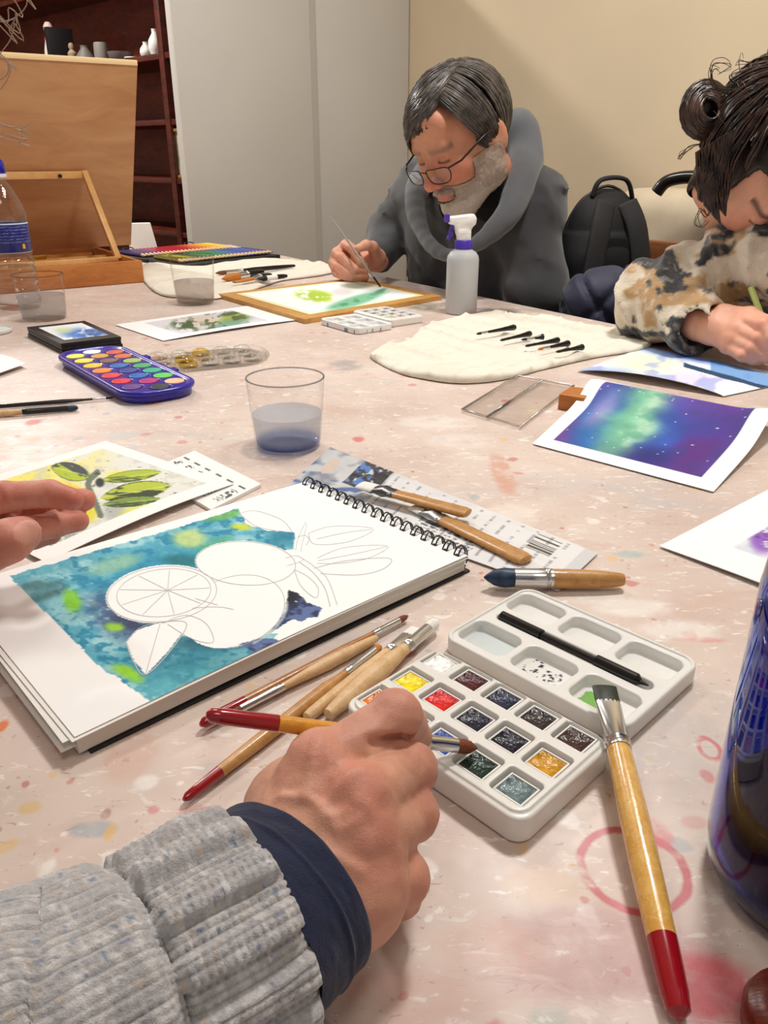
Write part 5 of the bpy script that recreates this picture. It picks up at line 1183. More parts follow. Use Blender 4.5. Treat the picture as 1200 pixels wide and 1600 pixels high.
def strand(mb, pts, r0, r1, sides=4):
    n = len(pts); mb.tube(pts, np.linspace(r0, r1, n), sides, caps=False)
m_knit = None

# ---------------------------------------------------------------- the painter in the foreground (right arm, left hand, most of the body outside the frame)
pa_ = thing('person', 'person in a grey knitted sweater holding a brush over the paint set', 'person', Vector((-.52, -.02, 0)))
def rh():
    J = dict(
        wr=[W(432, 1340, .046), W(505, 1425, .040)],
        i=[W(500, 1204, .068), W(618, 1120, .074), W(637, 1130, .048), W(650, 1152, .032)],
        m=[W(562, 1252, .068), W(640, 1202, .057), W(642, 1212, .034), W(628, 1208, .024)],
        r=[W(576, 1318, .059), W(642, 1272, .047), W(634, 1284, .026), W(612, 1276, .020)],
        p=[W(576, 1388, .046), W(630, 1372, .035), W(626, 1402, .018), W(604, 1398, .013)],
        t=[W(455, 1262, .046), W(496, 1186, .040), W(560, 1165, .042), W(606, 1160, .042)])
    allp = [p for v in J.values() for p in v]+[W(395, 1440, .042)]
    lo, hi = bounds(allp, .032); lo[2] = max(lo[2], TZ-.004); f = Field(lo, hi, .0011)
    fa = W(395, 1440, .042)
    a, b = J['wr']; mid = (a+b)/2
    f.cone(fa, mid, .021, .022, .01); f.cone(a, b, .0185, .0185, .012)
    kn = [J[c][0] for c in 'imrp']; rk = [.0128, .0126, .0118, .0105]
    for q, r in zip(kn, rk): f.cone(mid, q, .019, r, .010)
    f.cone(a, kn[0], .016, .0122, .010); f.cone(b, kn[3], .018, .0125, .010)
    dn = Vector((0, 0, -.006))
    for i in range(3): f.cone(kn[i]+dn, kn[i+1]+dn, rk[i]*.80, rk[i+1]*.80, .006)
    low = [q+Vector((0, 0, -.012)) for q in kn]
    for i in range(3): f.cone((low[i]+mid)/2, low[i+1], .014, .010, .01)
    f.chain(J['t'], (.016, .0125, .0108, .0090), .006); f.cone(J['t'][0], mid, .017, .019, .012)
    for c, R in (('i', (.0126, .0106, .0090, .0078)), ('m', (.0124, .0106, .0090, .0078)), ('r', (.0116, .0102, .0086, .0074)), ('p', (.0106, .0094, .0080, .0068))):
        P = J[c]; f.chain(P, R, .0022); f.ell(P[1], (R[1]*1.05,)*3, None, .003)
        c == 'i' and f.cone(P[0]*.35+P[1]*.65+Vector((0, 0, R[1]+.004)), P[0]*.6+P[1]*.4+Vector((0, 0, R[0]+.003)), .0030, .0030, .006, 's')
    for x, y, fr in (('i', 'm', .50),):
        q0 = (J[x][0]*(1-fr)+J[x][1]*fr+J[y][0]*(1-fr)+J[y][1]*fr)/2; q1 = (J[x][1]+J[y][1])/2; ex = (q1-q0)*.35
        zo = .010 if x == 'i' else .0130; f.cone(q0+Vector((0, 0, zo)), q1+ex+Vector((0, 0, .004)), .0008, .0026, .005, 's'); f.cone(q0*.25+q1*.75, q1+ex, .0005, .0018, .003, 's')
    for x, y in (('m', 'r'), ('r', 'p')):
        for w_ in (.35, .55, .72): f.ell((J[x][0].lerp(J[x][1], w_)+J[y][0].lerp(J[y][1], w_))/2+Vector((0, 0, -.0005)), (.0065,)*3, None, .0035)
    f.ell(W(621, 1236, .052), (.008, .008, .007), None, .005); f.ell(W(612, 1244, .053), (.007,)*3, None, .005)
    for q, r in zip(kn, rk): f.ell(q+Vector((0, 0, r*.60)), (.0080, .0080, .0058), None, .006)
    X, Y, Z = f.grid(); top = sm(TZ+.045, TZ+.06, Z)
    def ridge(pts, w):
        D = np.full((X.shape[0], Y.shape[1], 1), 9.)
        for i in range(len(pts)-1):
            p, q = pts[i], pts[i+1]; dx, dy = q.x-p.x, q.y-p.y; t = np.clip(((X-p.x)*dx+(Y-p.y)*dy)/(dx*dx+dy*dy), 0, 1); D = np.minimum(D, np.hypot(X-p.x-t*dx, Y-p.y-t*dy))
        return np.exp(-(D/w)**2)
    for q in kn[:3]: f.d -= (.0013*ridge([mid*.62+q*.38, q], .0030)*top).astype(np.float32)
    f.d -= (.0011*ridge([W(440, 1258, .068), W(492, 1262, .072), W(528, 1298, .072), W(560, 1290, .072)], .0018)*top).astype(np.float32)
    f.d -= (.0010*ridge([W(470, 1330, .068), W(530, 1330, .070), W(566, 1352, .066)], .0018)*top).astype(np.float32)
    f.d += (.0010*(fbm(X*220, Y*220, Z*220, 3)-.5)).astype(np.float32)
    V, F = f.mesh(1); c = np.zeros((len(V), 3))+np.array([208, 152, 126])
    c = redden(c, V, [q+Vector((0, 0, .011)) for q in kn], .020, (206, 122, 104), .7); c = redden(c, V, [J[x][1] for x in 'imrp'], .020, (208, 122, 104), .8)
    n = fbm(V[:, 0]*90, V[:, 1]*90, V[:, 2]*90, 3); c = mixc(c, (188, 124, 104), sm(.5, .7, n)*.5); c = redden(c, V, [mid], .035, (204, 160, 134), .5)
    return V, F, c, J
RV, RF, RC, RJ = rh()
def lh():
    J = dict(i=[W(-62, 800, .084), W(5, 776, .090), W(78, 771, .088), W(112, 780, .086)], m=[W(-58, 815, .074), W(30, 792, .074), W(92, 783, .074), W(132, 781, .073)],
             r=[W(-56, 832, .064), W(35, 830, .066), W(84, 820, .064), W(122, 814, .062)], p=[W(-58, 850, .052), W(15, 848, .054), W(52, 840, .052), W(80, 836, .050)],
             t=[W(-95, 872, .082), W(-30, 862, .094), W(14, 845, .098), W(36, 834, .099)])
    allp = [p for v in J.values() for p in v]+[W(-190, 880, .07)]; lo, hi = bounds(allp, .03); f = Field(lo, hi, .0014); wr = W(-185, 885, .068)
    for c, r in zip('imrp', (.0125, .0125, .012, .011)): f.cone(wr, J[c][0], .024, r, .012)
    for x, y in (('i', 'm'), ('m', 'r'), ('r', 'p')): f.cone(J[x][0], J[y][0], .011, .011, .01)
    f.cone(W(-100, 850, .062), J['p'][0], .022, .015, .012); f.cone(W(-60, 885, .055), wr, .016, .022, .012)
    for c, R in (('i', (.0110, .0098, .0088, .0076)), ('m', (.0112, .0100, .0090, .0078)), ('r', (.0106, .0095, .0086, .0074)), ('p', (.0096, .0086, .0078, .0066))): f.chain(J[c], R, .003)
    f.chain(J['t'], (.0170, .0125, .0112, .0096), .006); f.cone(wr, J['t'][0], .024, .018, .012)
    for c in 'imr':
        for k_ in (1, 2):
            p = J[c][k_]; d = (J[c][k_+1]-J[c][k_-1]).normalized(); n = Vector((-.25, -.75, .2)); n = (n-d*n.dot(d)).normalized(); s_ = d.cross(n)
            f.cone(p+n*.0105-s_*.007, p+n*.0105+s_*.007, .0011, .0011, .002, 's')
    tip = J['t'][3]; td = (J['t'][3]-J['t'][2]).normalized(); nn = (Vector((0, 0, CAMZ))+Vector((.0, .0, 0))-tip).normalized(); nn = (nn-td*nn.dot(td)).normalized()
    nc = tip+nn*.0088-td*.001; sd = td.cross(nn); R = Matrix((td, sd, nn)).transposed(); f.ell(nc, (.0085, .0064, .0016), R, .0008)
    V, F = f.mesh(1); c = np.zeros((len(V), 3))+np.array([206, 134, 112]); n = fbm(V[:, 0]*120, V[:, 1]*120, V[:, 2]*120, 3); c = mixc(c, (186, 104, 88), sm(.45, .7, n)*.5)
    q = (V-np.array(tuple(nc))) @ np.array(R); c = mixc(c, (216, 158, 140), ((np.abs(q[:, 0])/.0085)**2+(np.abs(q[:, 1])/.0064)**2 < 1)*(q[:, 2] > -.001)*.8)
    c = redden(c, V, [J[x][3] for x in 'imrp'], .016, (206, 104, 88), .6); return V, F, c, wr
LV, LF, LC_, LWR = lh()
# head and forearms (outside the frame), part of the same figure
PHc = Vector((-.30, .33, 1.15)); PHM = Matrix.Translation(PHc) @ frame_dir((.45, .89), 30).to_4x4()
hv, hf = head_mesh(.005); hv = xf(hv*1.0, PHM); hc = np.zeros((len(hv), 3))+np.array([214, 160, 134])
RSH, REL = Vector((-.33, -.05, .98)), Vector((-.26, -.06, TZ+.055)); LSH, LEL = Vector((-.62, .16, .98)), Vector((-.60, .34, TZ+.06))
ff = Field((-.75, -.3, TZ), (.05, .7, 1.2), .006)
ff.cone(W(345, 1470, .043), W(0, 1680, .05), .026, .030, .01).cone(W(0, 1680, .05), REL, .030, .036, .01); ff.cone(LWR, LEL, .026, .036, .01); ff.chain([REL, RSH, Vector((-.46, .07, 1.0)), LSH, LEL], (.036, .05, .05, .05, .036), .02); ff.cone(PHM @ Vector((0, -.05, -.16)), Vector((-.46, .07, 1.0)), .05, .055, .02)
fv, ff_ = ff.mesh(1); fc = np.zeros((len(fv), 3))+np.array([206, 150, 124])
V, F, C = join([(RV, RF, RC), (LV, LF, LC_), (hv, hf, hc), (fv, ff_, fc)])
local(pa_, mkobj('body', V, F, m_skin, None, 180, None, C))
# sweater
def knit_mat():
    g = NG('grey_knit_wool'); a = g.n('ShaderNodeAttribute', attribute_name='Col'); v = g.coords(); n = g.noise(v, 520, 4, .7); n2 = g.noise(v, 90, 3)
    hs = g.n('ShaderNodeHueSaturation', i_Color=a.outputs[0], i_Value=g.math('MULTIPLY_ADD', n.outputs[0], .9, .52)); g.put(g.b.inputs['Base Color'], hs.outputs[0])
    g.b.inputs['Roughness'].default_value = .95; g.b.inputs['Sheen Weight'].default_value = .35; g.put(g.b.inputs['Normal'], g.bump(n.outputs[0], .8, .0015)); return g.m
m_knit = knit_mat()
def sleeve(path, rad, na, nl, ribs_on, flat=1.0, stitch=.0032, amp=.0012, closed_end=True):
    P = np.array([tuple(p) for p in spline(path, 20)]); seg = np.linalg.norm(np.diff(P, axis=0), axis=1); s = np.concatenate([[0], np.cumsum(seg)]); L = s[-1]
    q = np.linspace(0, L, nl); C = np.stack([np.interp(q, s, P[:, i]) for i in range(3)], 1); T = np.gradient(C, axis=0); T /= np.linalg.norm(T, axis=1)[:, None]
    up = np.array([0, 0, 1.]); B = up-T*(T@up)[:, None]; B /= np.linalg.norm(B, axis=1)[:, None]; S_ = np.cross(T, B)
    a = np.linspace(0, 2*math.pi, na, endpoint=False); Rr = rad(q)[:, None]+0*a[None]; circ = 2*math.pi*rad(q).mean()
    x = a[None]*circ/(2*math.pi)+0*q[:, None]; y = q[:, None]+0*a[None]
    rows = (y+.0010*np.abs(((x/stitch) % 1)-.5)*2)/(stitch*.85)
    st = np.abs(np.sin(math.pi*x/stitch))**.6*(.6+.4*np.abs(np.sin(math.pi*rows)))
    rib = ribs_on(q)[:, None]; w = stitch*6.0; rb = sm(-.25, .35, np.cos(2*math.pi*x/w)); D = amp*(st-.5)+rib*.0024*(rb-.5)*2+.0014*(fbm(x*60, y*60, 3, 3)-.5)*2
    Rr = Rr+D
    V = C[:, None, :]+Rr[..., None]*(np.cos(a)[None, :, None]*S_[:, None, :]+flat*np.sin(a)[None, :, None]*B[:, None, :])
    c = np.zeros(V.shape)+np.array([182, 179, 180]); n = fbm(x*210, y*420, 6, 2); c = mixc(c, (214, 211, 210), sm(.5, .72, n)*.8); c = mixc(c, (140, 136, 138), sm(.52, .3, st)*.55)
    c = mixc(c, (104, 122, 152), (fbm(x*420, y*640, 11, 2) > .80)*.6); c = mixc(c, (196, 176, 158), (fbm(x*300+9, y*420, 2, 2) > .76)*.5)
    i, j = np.meshgrid(np.arange(nl-1), np.arange(na), indexing='ij'); j2 = (j+1) % na; Fq = np.stack([i*na+j, i*na+j2, (i+1)*na+j2, (i+1)*na+j], -1).reshape(-1, 4)
    return V.reshape(-1, 3), Fq[:, ::-1], c.reshape(-1, 3)
c0, c1, c2 = W(408, 1432, .0425), W(222, 1537, .046), W(-70, 1700, .052)
ax0 = (c0-c1).normalized()
# cuff: turned edge in front, then the ribbed band
Lc = (c1-c0).length
def rcuff(q): return .0405-.006*np.exp(-(q/.0025)**2)+.0012*np.sin(q/Lc*math.pi)-.004*sm(Lc*.93, Lc, q)
V1 = sleeve([c0+ax0*.001, (c0+c1)/2, c1-ax0*.002], rcuff, 340, 110, lambda q: np.ones_like(q)*sm(0, .004, q), .93, .0031, .0012)
def rarm(q): return .0425+.006*sm(0, .10, q)-.006*np.exp(-(q/.004)**2)
V2 = sleeve([c1+ax0*.0005, (c1*.5+c2*.5), c2, (c2+REL)/2+Vector((0, 0, .004)), REL], rarm, 300, 240, lambda q: q*0, .95, .0034, .0013)
Vk, Fk, Ck = join([V1, V2])
local(pa_, mkobj('sweater_sleeve', Vk, Fk, m_knit, None, 180, None, Ck))
bt_ = Field((-.95, -.45, .42), (-.05, .55, 1.15), .009)
bt_.chain([Vector((-.56, -.06, .5)), Vector((-.545, -.05, .75)), Vector((-.47, .05, .95))], (.155, .15, .13), .05); bt_.cone(RSH, LSH, .085, .085, .05); bt_.cone(RSH, REL, .070, .050, .03); bt_.chain([LSH, LEL, LWR+(LEL-LWR).normalized()*.03], (.07, .05, .042), .03)
V, F = bt_.mesh(2); c = np.zeros((len(V), 3))+np.array([176, 170, 168]); local(pa_, mkobj('sweater', V, F, m_knit, None, 180, None, c))
lg = Field((-1.0, -.5, -.01), (.2, .6, .62), .012); hipc = Vector((-.56, -.08, .48))
for s_ in (-1, 1):
    h_ = hipc+Vector((.5, -.85, 0))*(-.09*s_); kn_ = h_+Vector((.20, .36, .0)); lg.chain([h_, kn_, kn_+Vector((0, 0, -.42))], (.085, .065, .05), .03); lg.cone(kn_+Vector((0, 0, -.42)), kn_+Vector((.05, .1, -.435)), .04, .035, .02)
V, F = lg.mesh(1); local(pa_, mkobj('trousers', V, F, mat('dark_denim', (40, 46, 62), .9), None, 180))
# navy undershirt cuff
n0, n1 = W(456, 1384, .0405), W(372, 1458, .043); axn = (n0-n1).normalized(); Ln = (n1-n0).length
def navy():
    P = [n0, (n0+n1)/2, n1]; nl, na = 44, 160; q = np.linspace(0, 1, nl); C = np.array([tuple(n0+(n1-n0)*t) for t in q]); T = np.array(tuple(-axn)); B = np.array([0, 0, 1.])-T*T[2]; B /= np.linalg.norm(B); S_ = np.cross(T, B)
    a = np.linspace(0, 2*math.pi, na, endpoint=False); r = .0390-.002*np.exp(-((q)/.03)**2)[:, None]+.0010*(fbm(np.cos(a)[None]*3+5, np.sin(a)[None]*3+5, q[:, None]*5, 3)-.5)*2+.0*a[None]
    r = r+.0008*np.exp(-((q-.42)/.03)**2)[:, None]
    V = C[:, None]+r[..., None]*(np.cos(a)[None, :, None]*S_+.86*np.sin(a)[None, :, None]*B); Vi = C[:, None]+(r-.0022)[..., None]*(np.cos(a)[None, :, None]*S_+.86*np.sin(a)[None, :, None]*B)
    i, j = np.meshgrid(np.arange(nl-1), np.arange(na), indexing='ij'); j2 = (j+1) % na; Fq = np.stack([i*na+j, i*na+j2, (i+1)*na+j2, (i+1)*na+j], -1).reshape(-1, 4); n = nl*na
    jj = np.arange(na); e = np.stack([jj, (jj+1) % na, (jj+1) % na+n, jj+n], -1)
    return np.concatenate([V.reshape(-1, 3), Vi.reshape(-1, 3)]), np.concatenate([Fq[:, ::-1], Fq+n, e])
V, F = navy(); local(pa_, mkobj('shirt_cuff', V, F, mat('navy_cotton', (20, 28, 58), .85, var=.15, vscale=120, bump=.3, bscale=1200, sheen=.15), None, 180))
# grey wispy hair
hm_ = MB()
for i in range(170):
    p_ = rng.uniform(-1.6, 1.6); y0 = rng.uniform(-.08, .05); pts = []
    for k_ in range(9):
        t = k_/8; ph = p_*t; r = 1.06+.04*math.sin(5*t+i); q = Vector((.078*r*math.sin(ph), -.012+y0+(.05*t*(1 if i % 2 else -1)), .03+.092*r*math.cos(ph)-.03*max(0, t-.7))); pts.append(PHM @ q)
    strand(hm_, pts, .0022, .0010, 5)
WISP = [[(-80, 20), (-20, 5), (14, 12), (26, 24), (10, 33), (-30, 34)], [(-60, -30), (10, -20), (24, 22), (26, 40)], [(-70, -10), (30, -25), (42, 0), (38, 14), (27, 25)], [(-50, 60), (10, 40), (22, 36), (16, 62), (0, 84)], [(0, 84), (14, 98), (15, 116), (2, 138), (-20, 150)], [(-60, 90), (-4, 84), (12, 100), (10, 118), (-10, 130)],
        [(-70, 188), (10, 196), (34, 200), (49, 191)], [(-60, 200), (10, 210), (26, 205), (43, 203)], [(-60, 210), (14, 218), (30, 223), (40, 218)], [(-40, 180), (0, 196), (20, 199), (30, 196)], [(0, 40), (14, 46), (20, 36), (27, 24)], [(-60, 45), (0, 25), (26, 24)]]
for w_ in WISP:
    q_ = [p for p in w_ if p[0] > -45]; v0 = q_[0][1]; pts = spline([PHM @ Vector((.084, .03, .05-.0006*v0))]+[Wy(u, v, .40) for u, v in q_], 6); strand(hm_, pts, .00030, .00022, 5)
local(pa_, hm_.obj('hair', mat('grey_wispy_hair', (176, 150, 130), .45), None, 180))['kind'] = 'stuff'
# chair under the painter
def wooden_chair(label, p, rz, sh=.45, col=None):
    t = thing('wooden_chair', label, 'chair', Vector((p[0], p[1], 0)), rz); m = col or wood('chair_wood', (140, 84, 44), (112, 62, 30), 14)
    MB().box((0, 0, sh-.015), (.42, .42, .03), None, .008).obj('seat', m, t)
    for sx in (-1, 1):
        MB().tube([(sx*.18, .18, 0), (sx*.18, .18, sh-.03)], [.014, .019], 12).obj('leg', m, t); MB().tube([(sx*.18, -.18, 0), (sx*.18, -.18, sh), (sx*.18, -.22, .84)], [.014, .019, .014], 12).obj('back_post', m, t)
    MB().box((0, -.214, .80), (.36, .018, .09), None, .006).obj('backrest', m, t); MB().box((0, -.20, .64), (.35, .016, .05), None, .005).obj('back_rail', m, t)
    for sy in (-1, 1): MB().tube([(-.18, sy*.18, .2), (.18, sy*.18, .2)], .009, 10).obj('stretcher', m, t)
    return t
wooden_chair('wooden chair under the person in the grey sweater', (-.56, -.11), math.radians(-30), .385)
# the brush in the hand
brush('brush with amber handle and red end held over the paint set', W(746, 1169, .019), W(318, 1116, .066), .012, .021, .0036, .0040, .0036, m_yellow_handle, m_bristle_s, (.033, m_red), swell=.3)

# ---------------------------------------------------------------- the man
mn = thing('person', 'bearded man with glasses in a charcoal hoodie painting at a drawing board', 'person', NE(1.5, 1.55, 0))
MH = Matrix.Translation(Wy(722, 214, 1.81)) @ (frame_dir((-.77, -.64), 29, 4)*1.07).to_4x4()
hv, hf = head_mesh(.0029); hN = vnormals(hv, hf)
x, y, z = hv.T; c = np.zeros((len(hv), 3))+np.array([208, 142, 112])
c = mixc(c, (206, 116, 96), (blob(y, z, .1, -.03, .03, .03, 0, .7)*.7)); c = mixc(c, (186, 104, 90), ((np.abs(x) < .022) & (y > .088) & (np.abs(z+.069) < .007))*.6)
brow = np.exp(-((z-.020)/.006)**2)*(np.abs(np.abs(x)-.032) < .022)*(y > .07); c = mixc(c, (120, 96, 84), brow*.6)
eye = np.exp(-((z+.003)/.0025)**2)*(np.abs(np.abs(x)-.031) < .014)*(y > .075); c = mixc(c, (70, 46, 42), eye*.8)
jaw = sm(-.045, -.062, z-.35*np.clip(.07-y, 0, .1)*0)*sm(-.02, .01, y); must = (np.abs(x) < .032)*sm(-.062, -.056, z)*sm(-.046, -.050, z)*(y > .085)
lip = ((np.abs(x) < .021) & (np.abs(z+.069) < .0065) & (y > .085))
bd = np.clip(np.maximum(jaw, must)*(~lip)*(z > -.135), 0, 1); nn = fbm(hv[:, 0]*420, hv[:, 1]*420, hv[:, 2]*420, 2)
side = sm(-.03, .0, y)*sm(.0, -.03, z)*(np.abs(x) > .045)*(y < .055); bd = np.maximum(bd, side*.75)*(z > -.128)
c = mixc(c, (190, 166, 150), bd*.85)
# man's right hand and brush
def hand_chain(G, wr, fing, thumb, rf, vox, base, rp=.017, kk=.004):
    P = [p for f_ in fing for p in f_]+list(thumb)+list(wr); lo, hi = bounds(P, .035); f = Field(lo, hi, vox)
    for i in range(len(wr)-1): f.cone(wr[i], wr[i+1], rp*1.25, rp*1.35, .01)
    for f_, r in zip(fing, rf):
        f.cone(wr[-1], f_[0], rp*1.1, r*1.25, .010); f.chain(f_, [r*1.2, r*1.06, r*.94, r*.8], kk)
    for i in range(3): f.cone(fing[i][0], fing[i+1][0], rf[i]*1.15, rf[i+1]*1.15, .007)
    f.chain(thumb, [rp, rf[0]*1.25, rf[0]*1.1, rf[0]*.9][:len(thumb)], .006); f.cone(wr[-1], thumb[0], rp*1.1, rp, .01)
    V, F = f.mesh(1); c = np.zeros((len(V), 3))+np.array(base); c = redden(c, V, [q for f_ in fing for q in (f_[0], f_[1], f_[3])], .02, (base[0]-2, base[1]-26, base[2]-22), .7); return V, F, c
g_ = lambda L: [Wy(*p) for p in L]
MF = [g_([(541, 383, 2.03), (549, 388, 1.985), (563, 408, 1.975), (570, 416, 1.985)]), g_([(527, 396, 2.03), (532, 401, 1.98), (555, 421, 1.972), (570, 425, 1.985)]), g_([(522, 411, 2.03), (527, 416, 1.98), (552, 431, 1.974), (572, 433, 1.985)]), g_([(526, 425, 2.035), (531, 429, 1.985), (552, 437, 1.98), (570, 437, 1.99)])]
MT = g_([(590, 402, 2.045), (582, 386, 2.0), (572, 383, 1.98), (560, 388, 1.972)])
MWR = [Wy(612, 392, 2.14), Wy(590, 408, 2.07), Wy(566, 408, 2.045)]
mv = hand_chain(None, MWR, MF, MT, (.0105, .0105, .0102, .0092), .002, (218, 156, 130), .019)
hvw = xf(hv, MH)
# second hand on the lap and neck join
NB = NE(1.30, 1.52, .97)
RSH_, LSH_ = NE(1.32, 1.74, .94), NE(1.32, 1.385, .925); REL_ = Wy(612, 360, 2.22); RWR_ = Wy(593, 400, 2.10); LEL_ = Wy(838, 455, 1.82)
nf = Field((-.1, 1.5, .5), (.6, 2.5, 1.15), .006); nf.cone(MH @ Vector((0, -.045, -.15)), NB, .06, .065, .02)
LH_ = NE(1.33, 1.50, .60); nf.chain([MWR[0], REL_, RSH_, NB, LSH_, LEL_, NE(1.42, 1.46, .62)], (.026, .034, .045, .05, .045, .034, .028), .02); nf.chain([NE(1.42, 1.46, .62), LH_, NE(1.27, 1.55, .60)], (.028, .035, .02), .02); nv, nf_ = nf.mesh(1); nc = np.zeros((len(nv), 3))+np.array([206, 140, 112])
V, F, C = join([(hvw, hf, c), mv, (nv, nf_, nc)]); local(mn, mkobj('body', V, F, m_skin_far, None, 180, None, C))
# beard: short raised layer on the jaw
keep = bd > .45; u_, f2 = submesh(hv, hf, keep); bv = hv[u_]+hN[u_]*(.0035*(.4+1.2*nn[u_]))[:, None]*np.minimum(1, bd[u_]*1.2)[:, None]; bcol = mixc(np.zeros((len(bv), 3))+np.array([184, 166, 152]), (158, 140, 128), sm(.4, .7, nn[u_])*.6); bcol = mixc(bcol, (196, 148, 126), sm(.8, .45, bd[u_])*.8); bcol = mixc(bcol, (214, 204, 194), (bv[:, 2] < -.085)*.5)
local(mn, mkobj('beard', xf(bv, MH), f2, mat('grey_beard', (180, 170, 160), .8, attr=True, bump=.8, bscale=800), None, 180, None, bcol))
# hair cap and strands; +x is his right, the parting lies towards his left
x, y, z = hv.T
hl = np.where(y > .02, .052+.42*np.clip(x*-1+.00, -.03, .02)*1.0+.25*np.clip(.085-y, 0, .1)*-1.4, .01)
frontline = np.where(x > -.028, .030+.30*(.045-x)*(.9), .058)
scalp = ((y <= .035) & (z > -.055+.9*np.clip(y+.02, 0, .06)) & (np.abs(x) > -1)) | ((y > .035) & (z > .082+.2*np.clip(y-.035, 0, .1)))
ear = (np.abs(x) > .074) & (np.abs(y+.01) < .03) & (z < .022); scalp &= ~ear; scalp &= (z > -.11)
u_, f2 = submesh(hv, hf, scalp); inner = np.zeros(len(hv)); cnt = np.bincount(hf.ravel(), minlength=len(hv)); full = np.bincount(f2.ravel(), minlength=len(u_)); edge_ = full < cnt[u_]
th_ = np.where(edge_, .0005, .0055); cap = hv[u_]+hN[u_]*th_[:, None]; cap = relaxm(cap, f2, .5); cap = relaxm(cap, f2, .5)
m_mh = mat('dark_grey_hair', (40, 35, 32), .38, col2=(66, 60, 56), vscale=60, stretch=(1, 1, 1), bump=.3, bscale=300)
local(mn, mkobj('hair_cap', xf(cap, MH), f2, m_mh, None, 180))
HC = Vector((0, -.006, .030)); HR = (.0855, .1095, .0965)
def onhead(q, r=1.0):
    o = q-HC; k = math.sqrt((o.x/HR[0])**2+(o.y/HR[1])**2+(o.z/HR[2])**2); return HC+o/max(k, .2)*r
hs_ = MB(); rr_ = random.Random(3)
def lay(p0, p1, bulge, r0=.0022, r1=.0012, n=11, lift=1.0):
    strand(hs_, [MH @ onhead(p0.lerp(p1, k/(n-1)), lift+bulge*math.sin(math.pi*min(1, k/(n-1)*1.1))) for k in range(n)], r0, r1, 4)
for i in range(900):
    a = rr_.random(); py0 = .078-.150*a; p0 = Vector((-.056+.034*a, py0, .11)); L = rr_.uniform(1.0, 1.035)
    k = rr_.random()
    if k < .36 and a < .75:       # fringe swept to his right across the forehead
        e = rr_.random(); p1 = Vector((-.034+.114*e, .100-.050*e-.012*a, .070-.044*e+.010*rr_.random()-.012*a)); lay(p0, p1, .05, lift=L)
    elif k < .60:                 # right side and back
        p1 = Vector((.086, .03-.12*a-.02*rr_.random(), -.02-.02*rr_.random())); lay(p0, p1, .035, lift=L)
    elif k < .84:                 # left side, down over the top of the ear
        p1 = Vector((-.086, .030-.105*a-.02*rr_.random(), -.002-.055*sm(.15, .5, a)-.015*rr_.random())); lay(p0, p1, .03, lift=L)
    else:
        p1 = Vector((rr_.uniform(-.07, .07), -.11, -.055-.03*rr_.random())); lay(Vector((-.012, -.05, .12)), p1, .03, lift=L)
ho = hs_.obj('hair_strands', mat('dark_grey_strands', (44, 38, 35), .3, col2=(98, 90, 84), vscale=45), None, 180); local(mn, ho)['kind'] = 'stuff'
# glasses
gt = thing('glasses', 'dark half-rim glasses low on the nose of the man', 'glasses', MH.translation)
fm_ = mat('dark_glasses_frame', (34, 24, 22), .3)
L_ = lambda x, y, z: MH @ Vector((x, y, z))
gz = -.014; gyf = .119
for s_ in (-1, 1):
    R_pts = [(s_*.010, gyf, gz+.010), (s_*.032, gyf-.002, gz+.012), (s_*.058, gyf-.010, gz+.010), (s_*.061, gyf-.012, gz-.004), (s_*.052, gyf-.009, gz-.016), (s_*.030, gyf-.004, gz-.018), (s_*.012, gyf-.002, gz-.012)]
    local(gt, MB().tube([L_(*p) for p in spline(R_pts, 5, True)], .0013, 6, closed=True).obj('rim', fm_, None, 180))
    bmn = spline(R_pts, 4, True); local(gt, MB().add([tuple(L_(*p)) for p in bmn], [tuple(range(len(bmn)))]).obj('lens', clear('spectacle_lens', (250, 250, 250), (235, 235, 235), 1.5, .02, 1.5)))
    local(gt, MB().tube([L_(s_*.060, gyf-.011, gz+.008), L_(s_*.079, gyf-.03, gz+.011), L_(s_*.087, .03, .008), L_(s_*.088, -.012, .012)], [.0020, .0022, .0022, .0018], 6).obj('temple', fm_, None, 180))
local(gt, MB().tube([L_(*p) for p in spline([(-.011, gyf, gz+.006), (0, gyf+.003, gz+.010), (.011, gyf, gz+.006)], 5)], .0013, 6).obj('bridge', fm_, None, 180))
# hoodie
f = Field((-.16, 1.50, .42), (.66, 2.55, 1.12), .0068)
f.chain([NE(1.52, 1.58, .50), NE(1.44, 1.60, .70), NE(1.36, 1.58, .88)], (.175, .170, .145), .06); f.cone(NE(1.33, 1.68, .72), NE(1.30, 1.66, .90), .10, .09, .05); f.cone(NE(1.33, 1.48, .72), NE(1.31, 1.46, .90), .10, .09, .05); f.cone(RSH_, LSH_, .080, .080, .06); f.cone(NE(1.36, 1.55, .92), NB, .12, .08, .05)
f.chain([RSH_, REL_], (.080, .062), .04); f.chain([REL_, RWR_], (.062, .040), .02); f.chain([LSH_, LEL_, NE(1.42, 1.46, .63)], (.074, .064, .048), .04)
f.cone(MH @ Vector((0, -.03, -.11)), NB, .052, .055, .012, 's'); f.ell(NB+Vector((-.06, -.05, .05)), (.05, .06, .045), None, .02, 's')
X, Y, Z = f.grid(); fo = fbm(X*9, Y*9, Z*15, 3); f.d += (-.022*(fo-.5)-.008*(1-np.abs(np.sin(Z*30+X*22-Y*8+7*fo)))**2.5*sm(.25, .6, fbm(X*5+4, Y*5, Z*5, 2))).astype(np.float32)
V, F = f.mesh(2); hc_ = np.zeros((len(V), 3))+np.array([62, 63, 66]); hc_ = mixc(hc_, (50, 50, 54), sm(.4, .7, fbm(V[:, 0]*30, V[:, 1]*30, V[:, 2]*30, 3))*.6)
m_hood = mat('charcoal_fleece', (74, 75, 78), .95, attr=True, sheen=.35, bump=.5, bscale=900)
local(mn, mkobj('hoodie', V, F, m_hood, None, 180, None, hc_))
